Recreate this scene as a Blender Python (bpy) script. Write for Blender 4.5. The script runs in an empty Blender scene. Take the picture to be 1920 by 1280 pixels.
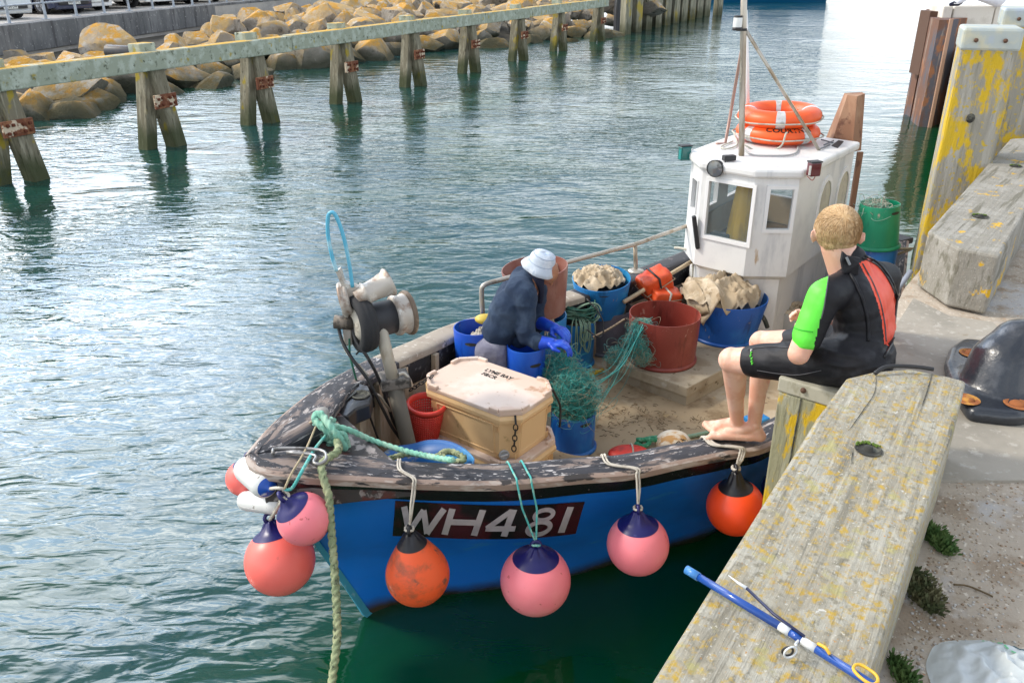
import bpy, bmesh, math, random
import numpy as np
from mathutils import Vector, Matrix, Euler, noise
R = math.radians
sc = bpy.context.scene
COL = sc.collection
random.seed(7)

# ------------------------------------------------------------------ camera
CAM_Z = 3.4; FPX = 1570.0; PITCH = R(24.4)
cam_d = bpy.data.cameras.new('camera'); cam = bpy.data.objects.new('camera', cam_d); COL.objects.link(cam)
cam.location = (0, 0, CAM_Z); cam.rotation_euler = (math.pi/2 - PITCH, 0, 0)
cam_d.sensor_width = 36; cam_d.lens = 36*FPX/1920; cam_d.clip_start = .05; cam_d.clip_end = 6000
sc.camera = cam

# ------------------------------------------------------------------ world
SUN_EL = R(42); SUN_AZ = R(-82)      # azimuth measured from +Y towards +X
w = bpy.data.worlds.new('World'); sc.world = w; w.use_nodes = True
nt = w.node_tree; N = nt.nodes; L = nt.links
for n in list(N): N.remove(n)
out = N.new('ShaderNodeOutputWorld'); bg = N.new('ShaderNodeBackground')
sky = N.new('ShaderNodeTexSky'); sky.sky_type = 'NISHITA'; sky.sun_disc = False
sky.sun_elevation = SUN_EL; sky.sun_rotation = SUN_AZ; sky.air_density = 1.2; sky.dust_density = 2.0
tc = N.new('ShaderNodeTexCoord'); mp = N.new('ShaderNodeMapping'); mp.inputs['Scale'].default_value = (1, 1, 3.2)
nz = N.new('ShaderNodeTexNoise'); nz.inputs['Scale'].default_value = 2.6; nz.inputs['Detail'].default_value = 7; nz.inputs['Roughness'].default_value = .55
cr = N.new('ShaderNodeValToRGB'); cr.color_ramp.elements[0].position = .38; cr.color_ramp.elements[1].position = .60
cc = N.new('ShaderNodeValToRGB'); cc.color_ramp.elements[0].position = .40; cc.color_ramp.elements[1].position = .70
cc.color_ramp.elements[0].color = (6.2, 6.7, 7.4, 1); cc.color_ramp.elements[1].color = (9.3, 9.4, 9.5, 1)
mx = N.new('ShaderNodeMix'); mx.data_type = 'RGBA'
L.new(tc.outputs['Generated'], mp.inputs['Vector']); L.new(mp.outputs['Vector'], nz.inputs['Vector'])
L.new(nz.outputs['Fac'], cr.inputs['Fac']); L.new(nz.outputs['Fac'], cc.inputs['Fac'])
L.new(cr.outputs['Color'], mx.inputs['Factor']); L.new(sky.outputs['Color'], mx.inputs['A']); L.new(cc.outputs['Color'], mx.inputs['B'])
# low sky brightened and a cloud glow added to put glare on the water
geo = N.new('ShaderNodeVectorMath'); geo.operation = 'NORMALIZE'; L.new(tc.outputs['Generated'], geo.inputs[0])
spz = N.new('ShaderNodeSeparateXYZ'); L.new(geo.outputs['Vector'], spz.inputs[0])
mr = N.new('ShaderNodeMapRange'); mr.interpolation_type = 'SMOOTHSTEP'; L.new(spz.outputs['Z'], mr.inputs['Value']); mr.inputs['From Min'].default_value = 0; mr.inputs['From Max'].default_value = .75
mr.inputs['To Min'].default_value = 1.55; mr.inputs['To Max'].default_value = .85
dt = N.new('ShaderNodeVectorMath'); dt.operation = 'DOT_PRODUCT'; L.new(geo.outputs['Vector'], dt.inputs[0])
ga, ge = R(-31), R(29); dt.inputs[1].default_value = (math.sin(ga)*math.cos(ge), math.cos(ga)*math.cos(ge), math.sin(ge))
gl = N.new('ShaderNodeMapRange'); gl.interpolation_type = 'SMOOTHSTEP'; L.new(dt.outputs['Value'], gl.inputs['Value']); gl.inputs['From Min'].default_value = .93; gl.inputs['From Max'].default_value = 1.0; gl.inputs['To Max'].default_value = 4.5
ad = N.new('ShaderNodeMath'); L.new(mr.outputs['Result'], ad.inputs[0]); L.new(gl.outputs['Result'], ad.inputs[1])
sca = N.new('ShaderNodeVectorMath'); sca.operation = 'SCALE'; L.new(mx.outputs['Result'], sca.inputs[0]); L.new(ad.outputs[0], sca.inputs['Scale'])
L.new(sca.outputs['Vector'], bg.inputs['Color']); L.new(bg.outputs['Background'], out.inputs['Surface'])
bg.inputs['Strength'].default_value = .15

sd = bpy.data.lights.new('sun', 'SUN'); so = bpy.data.objects.new('sun', sd); COL.objects.link(so)
sd.energy = 2.3; sd.angle = R(9); sd.color = (1, .93, .82)
sv = Vector((math.sin(SUN_AZ)*math.cos(SUN_EL), math.cos(SUN_AZ)*math.cos(SUN_EL), math.sin(SUN_EL)))
so.rotation_euler = (-sv).to_track_quat('-Z', 'Y').to_euler()
sc.view_settings.view_transform = 'Standard'; sc.view_settings.look = 'None'
sc.view_settings.exposure = .32; sc.view_settings.gamma = 1; sc.view_settings.use_curve_mapping = False

# ------------------------------------------------------------------ measuring helpers: photo pixel (1920 wide) -> world point
_c, _s = math.cos(PITCH), math.sin(PITCH)
def _ray(x, y):
    a = (x-960)/FPX; b = -(y-640)/FPX
    return Vector((a, _c+b*_s, -_s+b*_c))
def P(x, y, z):
    d = _ray(x, y); t = (z-CAM_Z)/d.z
    return Vector((d.x*t, d.y*t, z))
def PY(x, y, Y):
    d = _ray(x, y); t = Y/d.y
    return Vector((d.x*t, Y, CAM_Z+d.z*t))
def depth(p): return p[1]*_c-(p[2]-CAM_Z)*_s
def proj(p):
    zc = depth(p); yc = p[1]*_s+(p[2]-CAM_Z)*_c
    return (960+FPX*p[0]/zc, 640-FPX*yc/zc)
def px(n, p): return n*depth(p)/FPX      # n pixels at point p in metres

# ------------------------------------------------------------------ object helpers
def setp(o, label=None, cat=None, group=None, kind=None):
    if label: o['label'] = label
    if cat: o['category'] = cat
    if group: o['group'] = group
    if kind: o['kind'] = kind
    return o
def thing(name, label, cat, loc=(0,0,0), rot=(0,0,0), group=None):
    o = bpy.data.objects.new(name, None); COL.objects.link(o); o.empty_display_size = .1
    o.location = loc; o.rotation_euler = rot
    return setp(o, label, cat, group)
def rootmat(o):
    m = Matrix.LocRotScale(o.location, o.rotation_euler.copy(), o.scale)
    return rootmat(o.parent) @ m if o.parent else m

class MB:
    def __init__(s): s.v = []; s.f = []; s.m = []; s.sm = []
    def add(s, vs, fs, mi=0, smooth=False):
        b = len(s.v); s.v += [tuple(v) for v in vs]
        for f in fs: s.f.append([b+i for i in f]); s.m.append(mi); s.sm.append(smooth)
        return s
    def box(s, c, size, rot=None, mi=0, bev=0, taper=1.0):
        sx, sy, sz = [d/2 for d in size]; M = rot if rot is not None else Matrix.Identity(3)
        c = Vector(c)
        if bev <= 0:
            vs = [Vector((x*(taper if z > 0 else 1), y*(taper if z > 0 else 1), z)) for z in (-sz, sz) for x, y in ((-sx,-sy),(sx,-sy),(sx,sy),(-sx,sy))]
            fs = [(3,2,1,0),(4,5,6,7),(0,1,5,4),(1,2,6,5),(2,3,7,6),(3,0,4,7)]
            return s.add([M@v+c for v in vs], fs, mi)
        bm = bmesh.new(); bmesh.ops.create_cube(bm, size=1)
        for v in bm.verts: v.co = Vector((v.co.x*sx*2, v.co.y*sy*2, v.co.z*sz*2))
        bmesh.ops.bevel(bm, geom=bm.edges[:]+bm.verts[:], offset=bev, segments=2, affect='EDGES', profile=.5)
        for v in bm.verts:
            if v.co.z > 0: v.co.x *= taper; v.co.y *= taper
        bm.verts.index_update()
        s.add([M@v.co+c for v in bm.verts], [[v.index for v in f.verts] for f in bm.faces], mi, False); bm.free(); return s
    def beam(s, a, b, wx, wz, mi=0, bev=0, up=Vector((0,0,1))):
        a = Vector(a); b = Vector(b); d = b-a; z = d.normalized(); x = up.cross(z)
        if x.length < 1e-4: x = Vector((1,0,0))
        x.normalize(); y = z.cross(x)
        M = Matrix((x, y, z)).transposed()
        return s.box((a+b)/2, (wx, wz, d.length), M, mi, bev)
    def prism(s, poly, z0, z1, mi=0, bev=0):
        """poly: list of xy; extruded z0..z1"""
        bm = bmesh.new()
        vs = [bm.verts.new((p[0], p[1], z0)) for p in poly]; f = bm.faces.new(vs)
        if f.normal.z > 0: f.normal_flip()
        r = bmesh.ops.extrude_face_region(bm, geom=[f])
        for e in r['geom']:
            if isinstance(e, bmesh.types.BMVert): e.co.z = z1
        bmesh.ops.recalc_face_normals(bm, faces=bm.faces[:])
        if bev > 0: bmesh.ops.bevel(bm, geom=bm.edges[:], offset=bev, segments=2, affect='EDGES', profile=.5)
        bm.verts.index_update()
        s.add([v.co for v in bm.verts], [[v.index for v in f.verts] for f in bm.faces], mi); bm.free(); return s
    def tube(s, path, r, seg=8, mi=0, caps=True, closed=False, rope=0, flat=1.0):
        """swept tube; r number or list; rope = number of twists per metre (three strands)"""
        path = [Vector(p) for p in path]; n = len(path)
        rr = r if isinstance(r, (list, tuple)) else [r]*n
        T = []
        for i in range(n):
            a = path[(i-1) % n] if (closed or i > 0) else path[0]
            b = path[(i+1) % n] if (closed or i < n-1) else path[-1]
            t = b-a; T.append(t.normalized() if t.length > 1e-9 else Vector((0,0,1)))
        u = T[0].orthogonal().normalized(); vs = []; acc = 0
        for i in range(n):
            if i:
                q = T[i-1].rotation_difference(T[i]); u = q @ u; u = (u - T[i]*u.dot(T[i])).normalized(); acc += (path[i]-path[i-1]).length
            w_ = T[i].cross(u)
            for k in range(seg):
                a = 2*math.pi*k/seg; rad = rr[i]
                if rope: rad *= .68+.42*abs(math.cos(1.5*(a-acc*rope*2*math.pi)))
                vs.append(path[i]+u*math.cos(a)*rad+w_*math.sin(a)*rad*flat)
        fs = []
        m = n if closed else n-1
        for i in range(m):
            for k in range(seg):
                a = i*seg+k; b = i*seg+(k+1) % seg; c = ((i+1) % n)*seg+(k+1) % seg; d = ((i+1) % n)*seg+k
                fs.append((a, b, c, d))
        if caps and not closed: fs += [tuple(range(seg))[::-1], tuple(range((n-1)*seg, n*seg))]
        return s.add(vs, fs, mi, True)
    def lathe(s, prof, seg=24, M=None, mi=0, caps=(True, True), wob=None):
        """prof list of (r,z) about z, M 4x4; wob(angle,i)->radius factor"""
        M = M if M is not None else Matrix.Identity(4); vs = []; fs = []
        n = len(prof)
        for i, (r, z) in enumerate(prof):
            for k in range(seg):
                a = 2*math.pi*k/seg; f = wob(a, i) if wob else 1
                vs.append(M @ Vector((r*f*math.cos(a), r*f*math.sin(a), z)))
        for i in range(n-1):
            for k in range(seg):
                fs.append((i*seg+k, i*seg+(k+1) % seg, (i+1)*seg+(k+1) % seg, (i+1)*seg+k))
        if caps[0]: fs.append(tuple(range(seg))[::-1])
        if caps[1]: fs.append(tuple(range((n-1)*seg, n*seg)))
        return s.add(vs, fs, mi, True)
    def grid(s, pts, mi=0, smooth=True, flip=False):
        n = len(pts); m = len(pts[0]); vs = [p for row in pts for p in row]; fs = []
        for i in range(n-1):
            for j in range(m-1):
                q = (i*m+j, i*m+j+1, (i+1)*m+j+1, (i+1)*m+j); fs.append(q[::-1] if flip else q)
        return s.add(vs, fs, mi, smooth)
    def sphere(s, c, r, seg=16, rings=10, mi=0, scale=(1,1,1), rot=None):
        c = Vector(c); M = rot if rot is not None else Matrix.Identity(3); vs = []; fs = []
        for i in range(1, rings):
            t = math.pi*i/rings
            for k in range(seg):
                a = 2*math.pi*k/seg
                vs.append(M@Vector((r*scale[0]*math.sin(t)*math.cos(a), r*scale[1]*math.sin(t)*math.sin(a), r*scale[2]*math.cos(t)))+c)
        top = len(vs); vs.append(M@Vector((0,0,r*scale[2]))+c); vs.append(M@Vector((0,0,-r*scale[2]))+c)
        for i in range(rings-2):
            for k in range(seg): fs.append((i*seg+k, (i+1)*seg+k, (i+1)*seg+(k+1) % seg, i*seg+(k+1) % seg))
        for k in range(seg):
            fs.append((top, k, (k+1) % seg)); b = (rings-2)*seg; fs.append((top+1, b+(k+1) % seg, b+k))
        return s.add(vs, fs, mi, True)
    def capsule(s, a, b, ra, rb, seg=14, mi=0, flat=1.0, up=None):
        a = Vector(a); b = Vector(b); d = b-a; z = d.normalized() if d.length > 1e-6 else Vector((0,0,1))
        x = (up if up is not None else Vector((.31,.17,.9))).cross(z)
        if x.length < 1e-3: x = z.orthogonal()
        x.normalize(); y = z.cross(x); Lh = d.length
        prof = []
        for i in range(0, 5): t = math.pi/2*i/4; prof.append((ra*math.sin(t)+1e-5, -ra*math.cos(t)))
        for i in range(0, 5): t = math.pi/2*(1-i/4); prof.append((rb*math.sin(t)+1e-5, Lh+rb*math.cos(t)))
        M = Matrix((x, y*flat, z)).transposed().to_4x4(); M.translation = a
        return s.lathe(prof, seg, M, mi)
    def build(s, name, mat, parent=None, world=False, label=None, kind=None, cat=None, group=None, smooth=None, autos=None):
        me = bpy.data.meshes.new(name); vs = s.v
        if world and parent is not None:
            Mi = rootmat(parent).inverted(); vs = [Mi @ Vector(v) for v in vs]
        me.from_pydata([tuple(v) for v in vs], [], s.f)
        mats = mat if isinstance(mat, (list, tuple)) else [mat]
        for m_ in mats: me.materials.append(m_)
        me.polygons.foreach_set('material_index', s.m)
        me.polygons.foreach_set('use_smooth', [smooth if smooth is not None else q for q in s.sm])
        me.update(); 
        o = bpy.data.objects.new(name, me); COL.objects.link(o)
        if parent is not None: o.parent = parent
        if autos: me.set_sharp_from_angle(angle=R(autos))
        return setp(o, label, cat, group, kind)

def center_mesh(o):
    """put a parentless mesh's origin at its base"""
    me = o.data; co = np.empty(len(me.vertices)*3); me.vertices.foreach_get('co', co); co = co.reshape(-1, 3)
    c = Vector(((co[:,0].min()+co[:,0].max())/2, (co[:,1].min()+co[:,1].max())/2, co[:,2].min()))
    me.transform(Matrix.Translation(-c)); o.location = c; return o

def catmull(pts, n=8, closed=False):
    pts = [Vector(p) for p in pts]; out_ = []; m = len(pts)
    rng = range(m) if closed else range(m-1)
    for i in rng:
        p1 = pts[i]; p2 = pts[(i+1) % m]
        p0 = pts[(i-1) % m] if (closed or i > 0) else p1*2-p2
        p3 = pts[(i+2) % m] if (closed or i+2 < m) else p2*2-p1
        for k in range(n):
            t = k/n
            out_.append(.5*((2*p1)+(p2-p0)*t+(2*p0-5*p1+4*p2-p3)*t*t+(3*p1-p0-3*p2+p3)*t**3))
    if not closed: out_.append(pts[-1])
    return out_
def resample(pts, n):
    pts = [Vector(p) for p in pts]; d = [0]
    for i in range(1, len(pts)): d.append(d[-1]+(pts[i]-pts[i-1]).length)
    A = np.array([tuple(p) for p in pts]); t = np.linspace(0, d[-1], n)
    return [Vector(q) for q in np.stack([np.interp(t, d, A[:, k]) for k in range(3)], 1)]

def organic(mb, name, mat, parent, world=True, voxel=.008, smooth=4, extra=None, label=None, disp=None):
    """union of overlapping closed shapes as ONE continuous skin (voxel remesh), optional per-face material choice"""
    me = bpy.data.meshes.new('tmp'); me.from_pydata([tuple(v) for v in mb.v], [], mb.f); me.update()
    o = bpy.data.objects.new('tmp', me); COL.objects.link(o)
    m = o.modifiers.new('r', 'REMESH'); m.mode = 'VOXEL'; m.voxel_size = voxel; m.adaptivity = 0
    if smooth:
        k = o.modifiers.new('s', 'SMOOTH'); k.factor = .5; k.iterations = smooth
    dg = bpy.context.evaluated_depsgraph_get(); ev = o.evaluated_get(dg)
    nm = bpy.data.meshes.new_from_object(ev, depsgraph=dg); bpy.data.objects.remove(o); bpy.data.meshes.remove(me)
    nm.name = name; nm.materials.clear()
    if disp:
        nm.update(); nv = [(v.co.copy(), v.normal.copy()) for v in nm.vertices]
        for v, (co, no) in zip(nm.vertices, nv): v.co = co+no*disp(co, no)
    mats = mat if isinstance(mat, (list, tuple)) else [mat]
    for q in mats: nm.materials.append(q)
    for p in nm.polygons:
        p.use_smooth = True
        if extra: p.material_index = extra(p.center, p.normal)
    if world and parent is not None: nm.transform(rootmat(parent).inverted())
    nm.update()
    ob = bpy.data.objects.new(name, nm); COL.objects.link(ob)
    if parent is not None: ob.parent = parent
    return setp(ob, label)

# ------------------------------------------------------------------ materials
def mat(name, base, layers=(), rough=.6, bump=None, metal=0, rmix=None, spec=None, sss=None, coat=0, coord='Object', up=None, trans=0, alpha=1, ior=None, rotz=0):
    """layers: (colour, scale, lo, hi, stretch(x,y,z), detail[, seed]) noise patches painted over the base one after the other.
       up: (colour, lo, hi, scale, amount) patches that grow on upward faces."""
    m = bpy.data.materials.new(name); m.use_nodes = True; t = m.node_tree; n = t.nodes; l = t.links
    b = n['Principled BSDF']; b.inputs['Base Color'].default_value = (*base, 1)
    b.inputs['Roughness'].default_value = rough; b.inputs['Metallic'].default_value = metal
    if spec is not None: b.inputs['Specular IOR Level'].default_value = spec
    if coat: b.inputs['Coat Weight'].default_value = coat
    if sss: b.inputs['Subsurface Weight'].default_value = sss; b.inputs['Subsurface Radius'].default_value = (.02, .008, .004); b.inputs['Subsurface Scale'].default_value = .5
    if trans: b.inputs['Transmission Weight'].default_value = trans
    if ior: b.inputs['IOR'].default_value = ior
    if alpha < 1: b.inputs['Alpha'].default_value = alpha
    tc_ = n.new('ShaderNodeTexCoord'); src = tc_.outputs[coord]
    if rotz:
        vr = n.new('ShaderNodeVectorRotate'); vr.rotation_type = 'Z_AXIS'; vr.inputs['Angle'].default_value = -rotz; l.new(src, vr.inputs['Vector']); src = vr.outputs['Vector']
    cur = None
    def noise_(scale, stretch, detail, seed=0):
        mp_ = n.new('ShaderNodeMapping'); mp_.inputs['Scale'].default_value = stretch; mp_.inputs['Location'].default_value = (seed*3.1, seed*1.7, seed*.9)
        l.new(src, mp_.inputs['Vector']); z = n.new('ShaderNodeTexNoise'); z.inputs['Scale'].default_value = scale
        z.inputs['Detail'].default_value = detail; z.inputs['Roughness'].default_value = .62; l.new(mp_.outputs['Vector'], z.inputs['Vector']); return z.outputs['Fac']
    def ramp(sock, lo, hi):
        r_ = n.new('ShaderNodeMapRange'); r_.interpolation_type = 'SMOOTHSTEP'; l.new(sock, r_.inputs['Value'])
        r_.inputs['From Min'].default_value = lo; r_.inputs['From Max'].default_value = hi; return r_.outputs['Result']
    def mixc(fac, colr):
        nonlocal cur
        x = n.new('ShaderNodeMix'); x.data_type = 'RGBA'; l.new(fac, x.inputs['Factor'])
        if cur is None: x.inputs['A'].default_value = (*base, 1)
        else: l.new(cur, x.inputs['A'])
        x.inputs['B'].default_value = (*colr, 1); cur = x.outputs['Result']
    def mul(a, b_):
        q = n.new('ShaderNodeMath'); q.operation = 'MULTIPLY'; l.new(a, q.inputs[0])
        if isinstance(b_, (int, float)): q.inputs[1].default_value = b_
        else: l.new(b_, q.inputs[1])
        return q.outputs[0]
    for i, ly in enumerate(layers):
        colr, scl, lo, hi, st, de = ly[:6]; seed = ly[6] if len(ly) > 6 else i+1
        mixc(ramp(noise_(scl, st, de, seed), lo, hi), colr)
    if up:
        for colr, lo, hi, scl, nlo, nhi in up:
            g = n.new('ShaderNodeNewGeometry'); sp = n.new('ShaderNodeSeparateXYZ'); l.new(g.outputs['Normal'], sp.inputs[0])
            mixc(mul(ramp(sp.outputs['Z'], lo, hi), ramp(noise_(scl, (1,1,1), 6, 9), nlo, nhi)), colr)
    if cur is not None: l.new(cur, b.inputs['Base Color'])
    if rmix:
        f = ramp(noise_(rmix[0], (1,1,1), 5, 4), .35, .65); rr_ = n.new('ShaderNodeMapRange'); l.new(f, rr_.inputs['Value'])
        rr_.inputs['To Min'].default_value = rmix[1]; rr_.inputs['To Max'].default_value = rmix[2]; l.new(rr_.outputs['Result'], b.inputs['Roughness'])
    if bump:
        bs = bump if isinstance(bump, list) else [bump]; prev = None
        for (scl, st, dist, stretch) in bs:
            bn = n.new('ShaderNodeBump'); bn.inputs['Strength'].default_value = st; bn.inputs['Distance'].default_value = dist
            l.new(noise_(scl, stretch, 6, 7), bn.inputs['Height'])
            if prev is not None: l.new(prev, bn.inputs['Normal'])
            prev = bn.outputs['Normal']
        l.new(prev, b.inputs['Normal'])
    m.diffuse_color = (*base, 1)
    return m
U = (1, 1, 1)
def zstain(m, colr, z0, z1, amt=1, scale=3, rough=None):
    """real algae / tide line: world height band, ragged by noise (stays put whatever the light does)"""
    t = m.node_tree; n = t.nodes; l = t.links; b = n['Principled BSDF']
    g = n.new('ShaderNodeNewGeometry'); sp = n.new('ShaderNodeSeparateXYZ'); l.new(g.outputs['Position'], sp.inputs[0])
    z = n.new('ShaderNodeTexNoise'); z.inputs['Scale'].default_value = scale; z.inputs['Detail'].default_value = 5; l.new(g.outputs['Position'], z.inputs['Vector'])
    a = n.new('ShaderNodeMath'); a.operation = 'MULTIPLY_ADD'; l.new(z.outputs['Fac'], a.inputs[0]); a.inputs[1].default_value = -(z1-z0)*1.2; l.new(sp.outputs['Z'], a.inputs[2])
    r_ = n.new('ShaderNodeMapRange'); r_.interpolation_type = 'SMOOTHSTEP'; l.new(a.outputs[0], r_.inputs['Value'])
    r_.inputs['From Min'].default_value = z1-(z1-z0)*.6; r_.inputs['From Max'].default_value = z0-(z1-z0)*.6; r_.inputs['To Max'].default_value = amt
    x = n.new('ShaderNodeMix'); x.data_type = 'RGBA'; l.new(r_.outputs['Result'], x.inputs['Factor'])
    bc = b.inputs['Base Color']
    if bc.is_linked: l.new(bc.links[0].from_socket, x.inputs['A'])
    else: x.inputs['A'].default_value = bc.default_value
    x.inputs['B'].default_value = (*colr, 1); l.new(x.outputs['Result'], bc); return m
# ================================================================== WATER
def water_material():
    m = bpy.data.materials.new('harbour_water'); m.use_nodes = True; t = m.node_tree; n = t.nodes; l = t.links
    b = n['Principled BSDF']; b.inputs['Roughness'].default_value = .03; b.inputs['IOR'].default_value = 1.55
    g = n.new('ShaderNodeNewGeometry')
    def nz_(scale, st, de, rot=0, dist=0, loc=(0,0,0)):
        q = n.new('ShaderNodeMapping'); q.inputs['Scale'].default_value = st; q.inputs['Rotation'].default_value = (0,0,rot); q.inputs['Location'].default_value = loc
        l.new(g.outputs['Position'], q.inputs['Vector'])
        z = n.new('ShaderNodeTexNoise'); z.inputs['Scale'].default_value = scale; z.inputs['Detail'].default_value = de; z.inputs['Distortion'].default_value = dist
        l.new(q.outputs['Vector'], z.inputs['Vector']); return z.outputs['Fac']
    def mathn(op, a, b_):
        q = n.new('ShaderNodeMath'); q.operation = op
        for i, v in enumerate((a, b_)):
            if isinstance(v, (int, float)): q.inputs[i].default_value = v
            else: l.new(v, q.inputs[i])
        return q.outputs[0]
    # silt clouds in the colour, with the quay's shade and dark reflection painted in
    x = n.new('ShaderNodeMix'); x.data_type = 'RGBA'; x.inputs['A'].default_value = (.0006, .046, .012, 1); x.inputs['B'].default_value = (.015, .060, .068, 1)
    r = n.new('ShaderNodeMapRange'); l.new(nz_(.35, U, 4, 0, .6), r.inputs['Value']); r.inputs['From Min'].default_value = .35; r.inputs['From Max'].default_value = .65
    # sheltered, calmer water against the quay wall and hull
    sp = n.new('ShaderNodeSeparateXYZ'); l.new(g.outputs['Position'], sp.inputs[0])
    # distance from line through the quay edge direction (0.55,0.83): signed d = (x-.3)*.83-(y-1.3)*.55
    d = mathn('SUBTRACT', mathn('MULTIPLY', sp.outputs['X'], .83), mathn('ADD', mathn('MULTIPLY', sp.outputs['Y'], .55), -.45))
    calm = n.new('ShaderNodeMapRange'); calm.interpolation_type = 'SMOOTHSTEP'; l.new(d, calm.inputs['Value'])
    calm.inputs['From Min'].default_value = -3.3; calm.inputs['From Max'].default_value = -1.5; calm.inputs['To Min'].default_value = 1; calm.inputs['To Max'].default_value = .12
    silt_shade = mathn('MULTIPLY', mathn('ADD', mathn('MULTIPLY', r.outputs['Result'], .7), .3), mathn('POWER', calm.outputs['Result'], 1.5))  # calm mask tints the sheltered water dark green in place of shade
    l.new(silt_shade, x.inputs['Factor']); l.new(x.outputs['Result'], b.inputs['Base Color'])
    swell = nz_(.8, (1, 1.7, 1), 2, R(20), .6)
    chop = nz_(2.3, (1, 2.6, 1), 2, R(14), .9)
    rip = nz_(6.5, (1, 2.3, 1), 2, R(22), .8)
    patch = n.new('ShaderNodeMapRange'); l.new(nz_(.16, U, 3, 0, 1.0, (4,2,0)), patch.inputs['Value']); patch.inputs['From Min'].default_value = .38; patch.inputs['From Max'].default_value = .62
    patch.inputs['To Min'].default_value = .28; patch.inputs['To Max'].default_value = 1.1
    hgt = mathn('ADD', mathn('MULTIPLY', swell, .046), mathn('MULTIPLY', mathn('ADD', mathn('MULTIPLY', chop, .031), mathn('MULTIPLY', rip, .0055)), patch.outputs['Result']))
    hgt = mathn('MULTIPLY', hgt, calm.outputs['Result'])
    bp = n.new('ShaderNodeBump'); bp.inputs['Strength'].default_value = 1; bp.inputs['Distance'].default_value = 1; l.new(hgt, bp.inputs['Height']); l.new(bp.outputs['Normal'], b.inputs['Normal'])
    return m
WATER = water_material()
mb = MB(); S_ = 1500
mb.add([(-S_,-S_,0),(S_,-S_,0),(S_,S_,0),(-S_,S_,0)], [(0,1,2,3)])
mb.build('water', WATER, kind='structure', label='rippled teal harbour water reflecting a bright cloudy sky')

# ================================================================== shared materials
M_trestle = mat('weathered_greenwood', (.33,.36,.28), [((.46,.50,.42), 5, .45, .62, (1,1,1), 6), ((.10,.11,.07), 9, .56, .70, (1,1,1), 6), ((.38,.30,.05), 3.4, .60, .68, U, 6)],
              rough=.9, bump=(18, .5, .02, (1,1,.35)), up=[((.55,.33,.04), .6, .9, 2.6, .38, .52)])
M_post = mat('trestle_post_wood', (.20,.175,.12), [((.33,.30,.22), 5, .45, .65, (2.5,2.5,.35), 6), ((.07,.065,.04), 7, .56, .7, (3,3,.4), 6), ((.36,.27,.03), 2.2, .58, .66, (1,1,.6), 6)],
           rough=.9, bump=(14, .6, .02, (2,2,.25)))
zstain(M_post, (.035,.05,.012), .15, .75, .85, 2.5)
M_rust = mat('rusty_iron', (.17,.055,.025), [((.30,.13,.06), 9, .45, .6, U, 5), ((.62,.50,.36), 3.4, .54, .58, U, 4)], rough=.85, bump=(30, .4, .01, U))
M_fender = mat('fender_timber', (.29,.275,.23), [((.37,.355,.315), 4, .45, .62, (3,3,.25), 6), ((.20,.19,.14), 6, .55, .68, (4,4,.22), 6), ((.30,.30,.16), 3, .55, .7, (1,1,.4), 5), ((.58,.39,.02), 4.5, .495, .55, (1,1,.5), 10, 5), ((.50,.36,.04), 26, .57, .62, U, 6, 8), ((.30,.285,.24), 12, .60, .66, (2,2,.5), 6, 13)],
             rough=.92, bump=[(9, .6, .03, (2,2,.3)), (60, .35, .006, U)])
M_beam = mat('lichen_beam', (.29,.267,.21), [((.35,.335,.28), 9, .46, .60, U, 9), ((.19,.175,.13), 42, .50, .68, U, 6), ((.19,.175,.135), 7, .54, .68, (.22,3,1), 8, 15), ((.40,.38,.32), 9, .56, .68, (.2,3.4,1), 7, 19), ((.46,.44,.38), 95, .62, .68, U, 3), ((.40,.27,.045), 38, .50, .68, U, 9, 5), ((.40,.20,.05), 85, .63, .70, U, 5, 8), ((.34,.31,.14), 12, .56, .68, U, 8, 11), ((.55,.54,.50), 24, .67, .70, U, 6, 3)],
           rough=.93, bump=[(26, .55, .01, U), (90, .4, .004, U), (9, .6, .02, (.2,3.4,1))], rotz=R(58))
M_seat = mat('post_with_lichen', (.27,.26,.16), [((.36,.35,.26), 6, .45, .65, (3,3,.4), 6), ((.12,.11,.06), 9, .55, .7, (4,4,.3), 6), ((.55,.36,.01), 13, .50, .60, (1,1,.5), 9, 5)], rough=.92, bump=(20, .6, .02, (2,2,.4)))
M_seattop = mat('post_top_plank', (.40,.38,.30), [((.30,.28,.2), 8, .5, .65, (1,3,1), 6)], rough=.9, bump=(30, .4, .005, U))
M_conc = mat('pale_concrete', (.34,.31,.26), [((.27,.25,.21), 3, .45, .65, U, 7), ((.42,.39,.34), 22, .55, .68, U, 5), ((.28,.24,.18), 9, .62, .72, U, 6)], rough=.95, bump=[(40, .45, .006, U), (5, .3, .02, U)])
M_gravel = mat('dusty_concrete_with_grit', (.44,.375,.30), [((.46,.45,.44), 1.7, .50, .60, U, 8), ((.33,.26,.19), 5, .5, .62, U, 8), ((.62,.56,.47), 45, .60, .66, U, 3), ((.22,.17,.12), 60, .64, .68, U, 3), ((.50,.27,.15), 38, .68, .71, U, 2)], rough=.97, bump=[(60, .6, .006, U), (6, .5, .03, U)])
M_metalcap = mat('galvanised_cap', (.42,.47,.46), [((.55,.54,.42), 6, .45, .62, U, 5), ((.40,.46,.52), 3, .5, .6, U, 4)], rough=.55, metal=.35)
M_bolt = mat('rusty_bolt', (.10,.05,.03), rough=.8)

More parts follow.
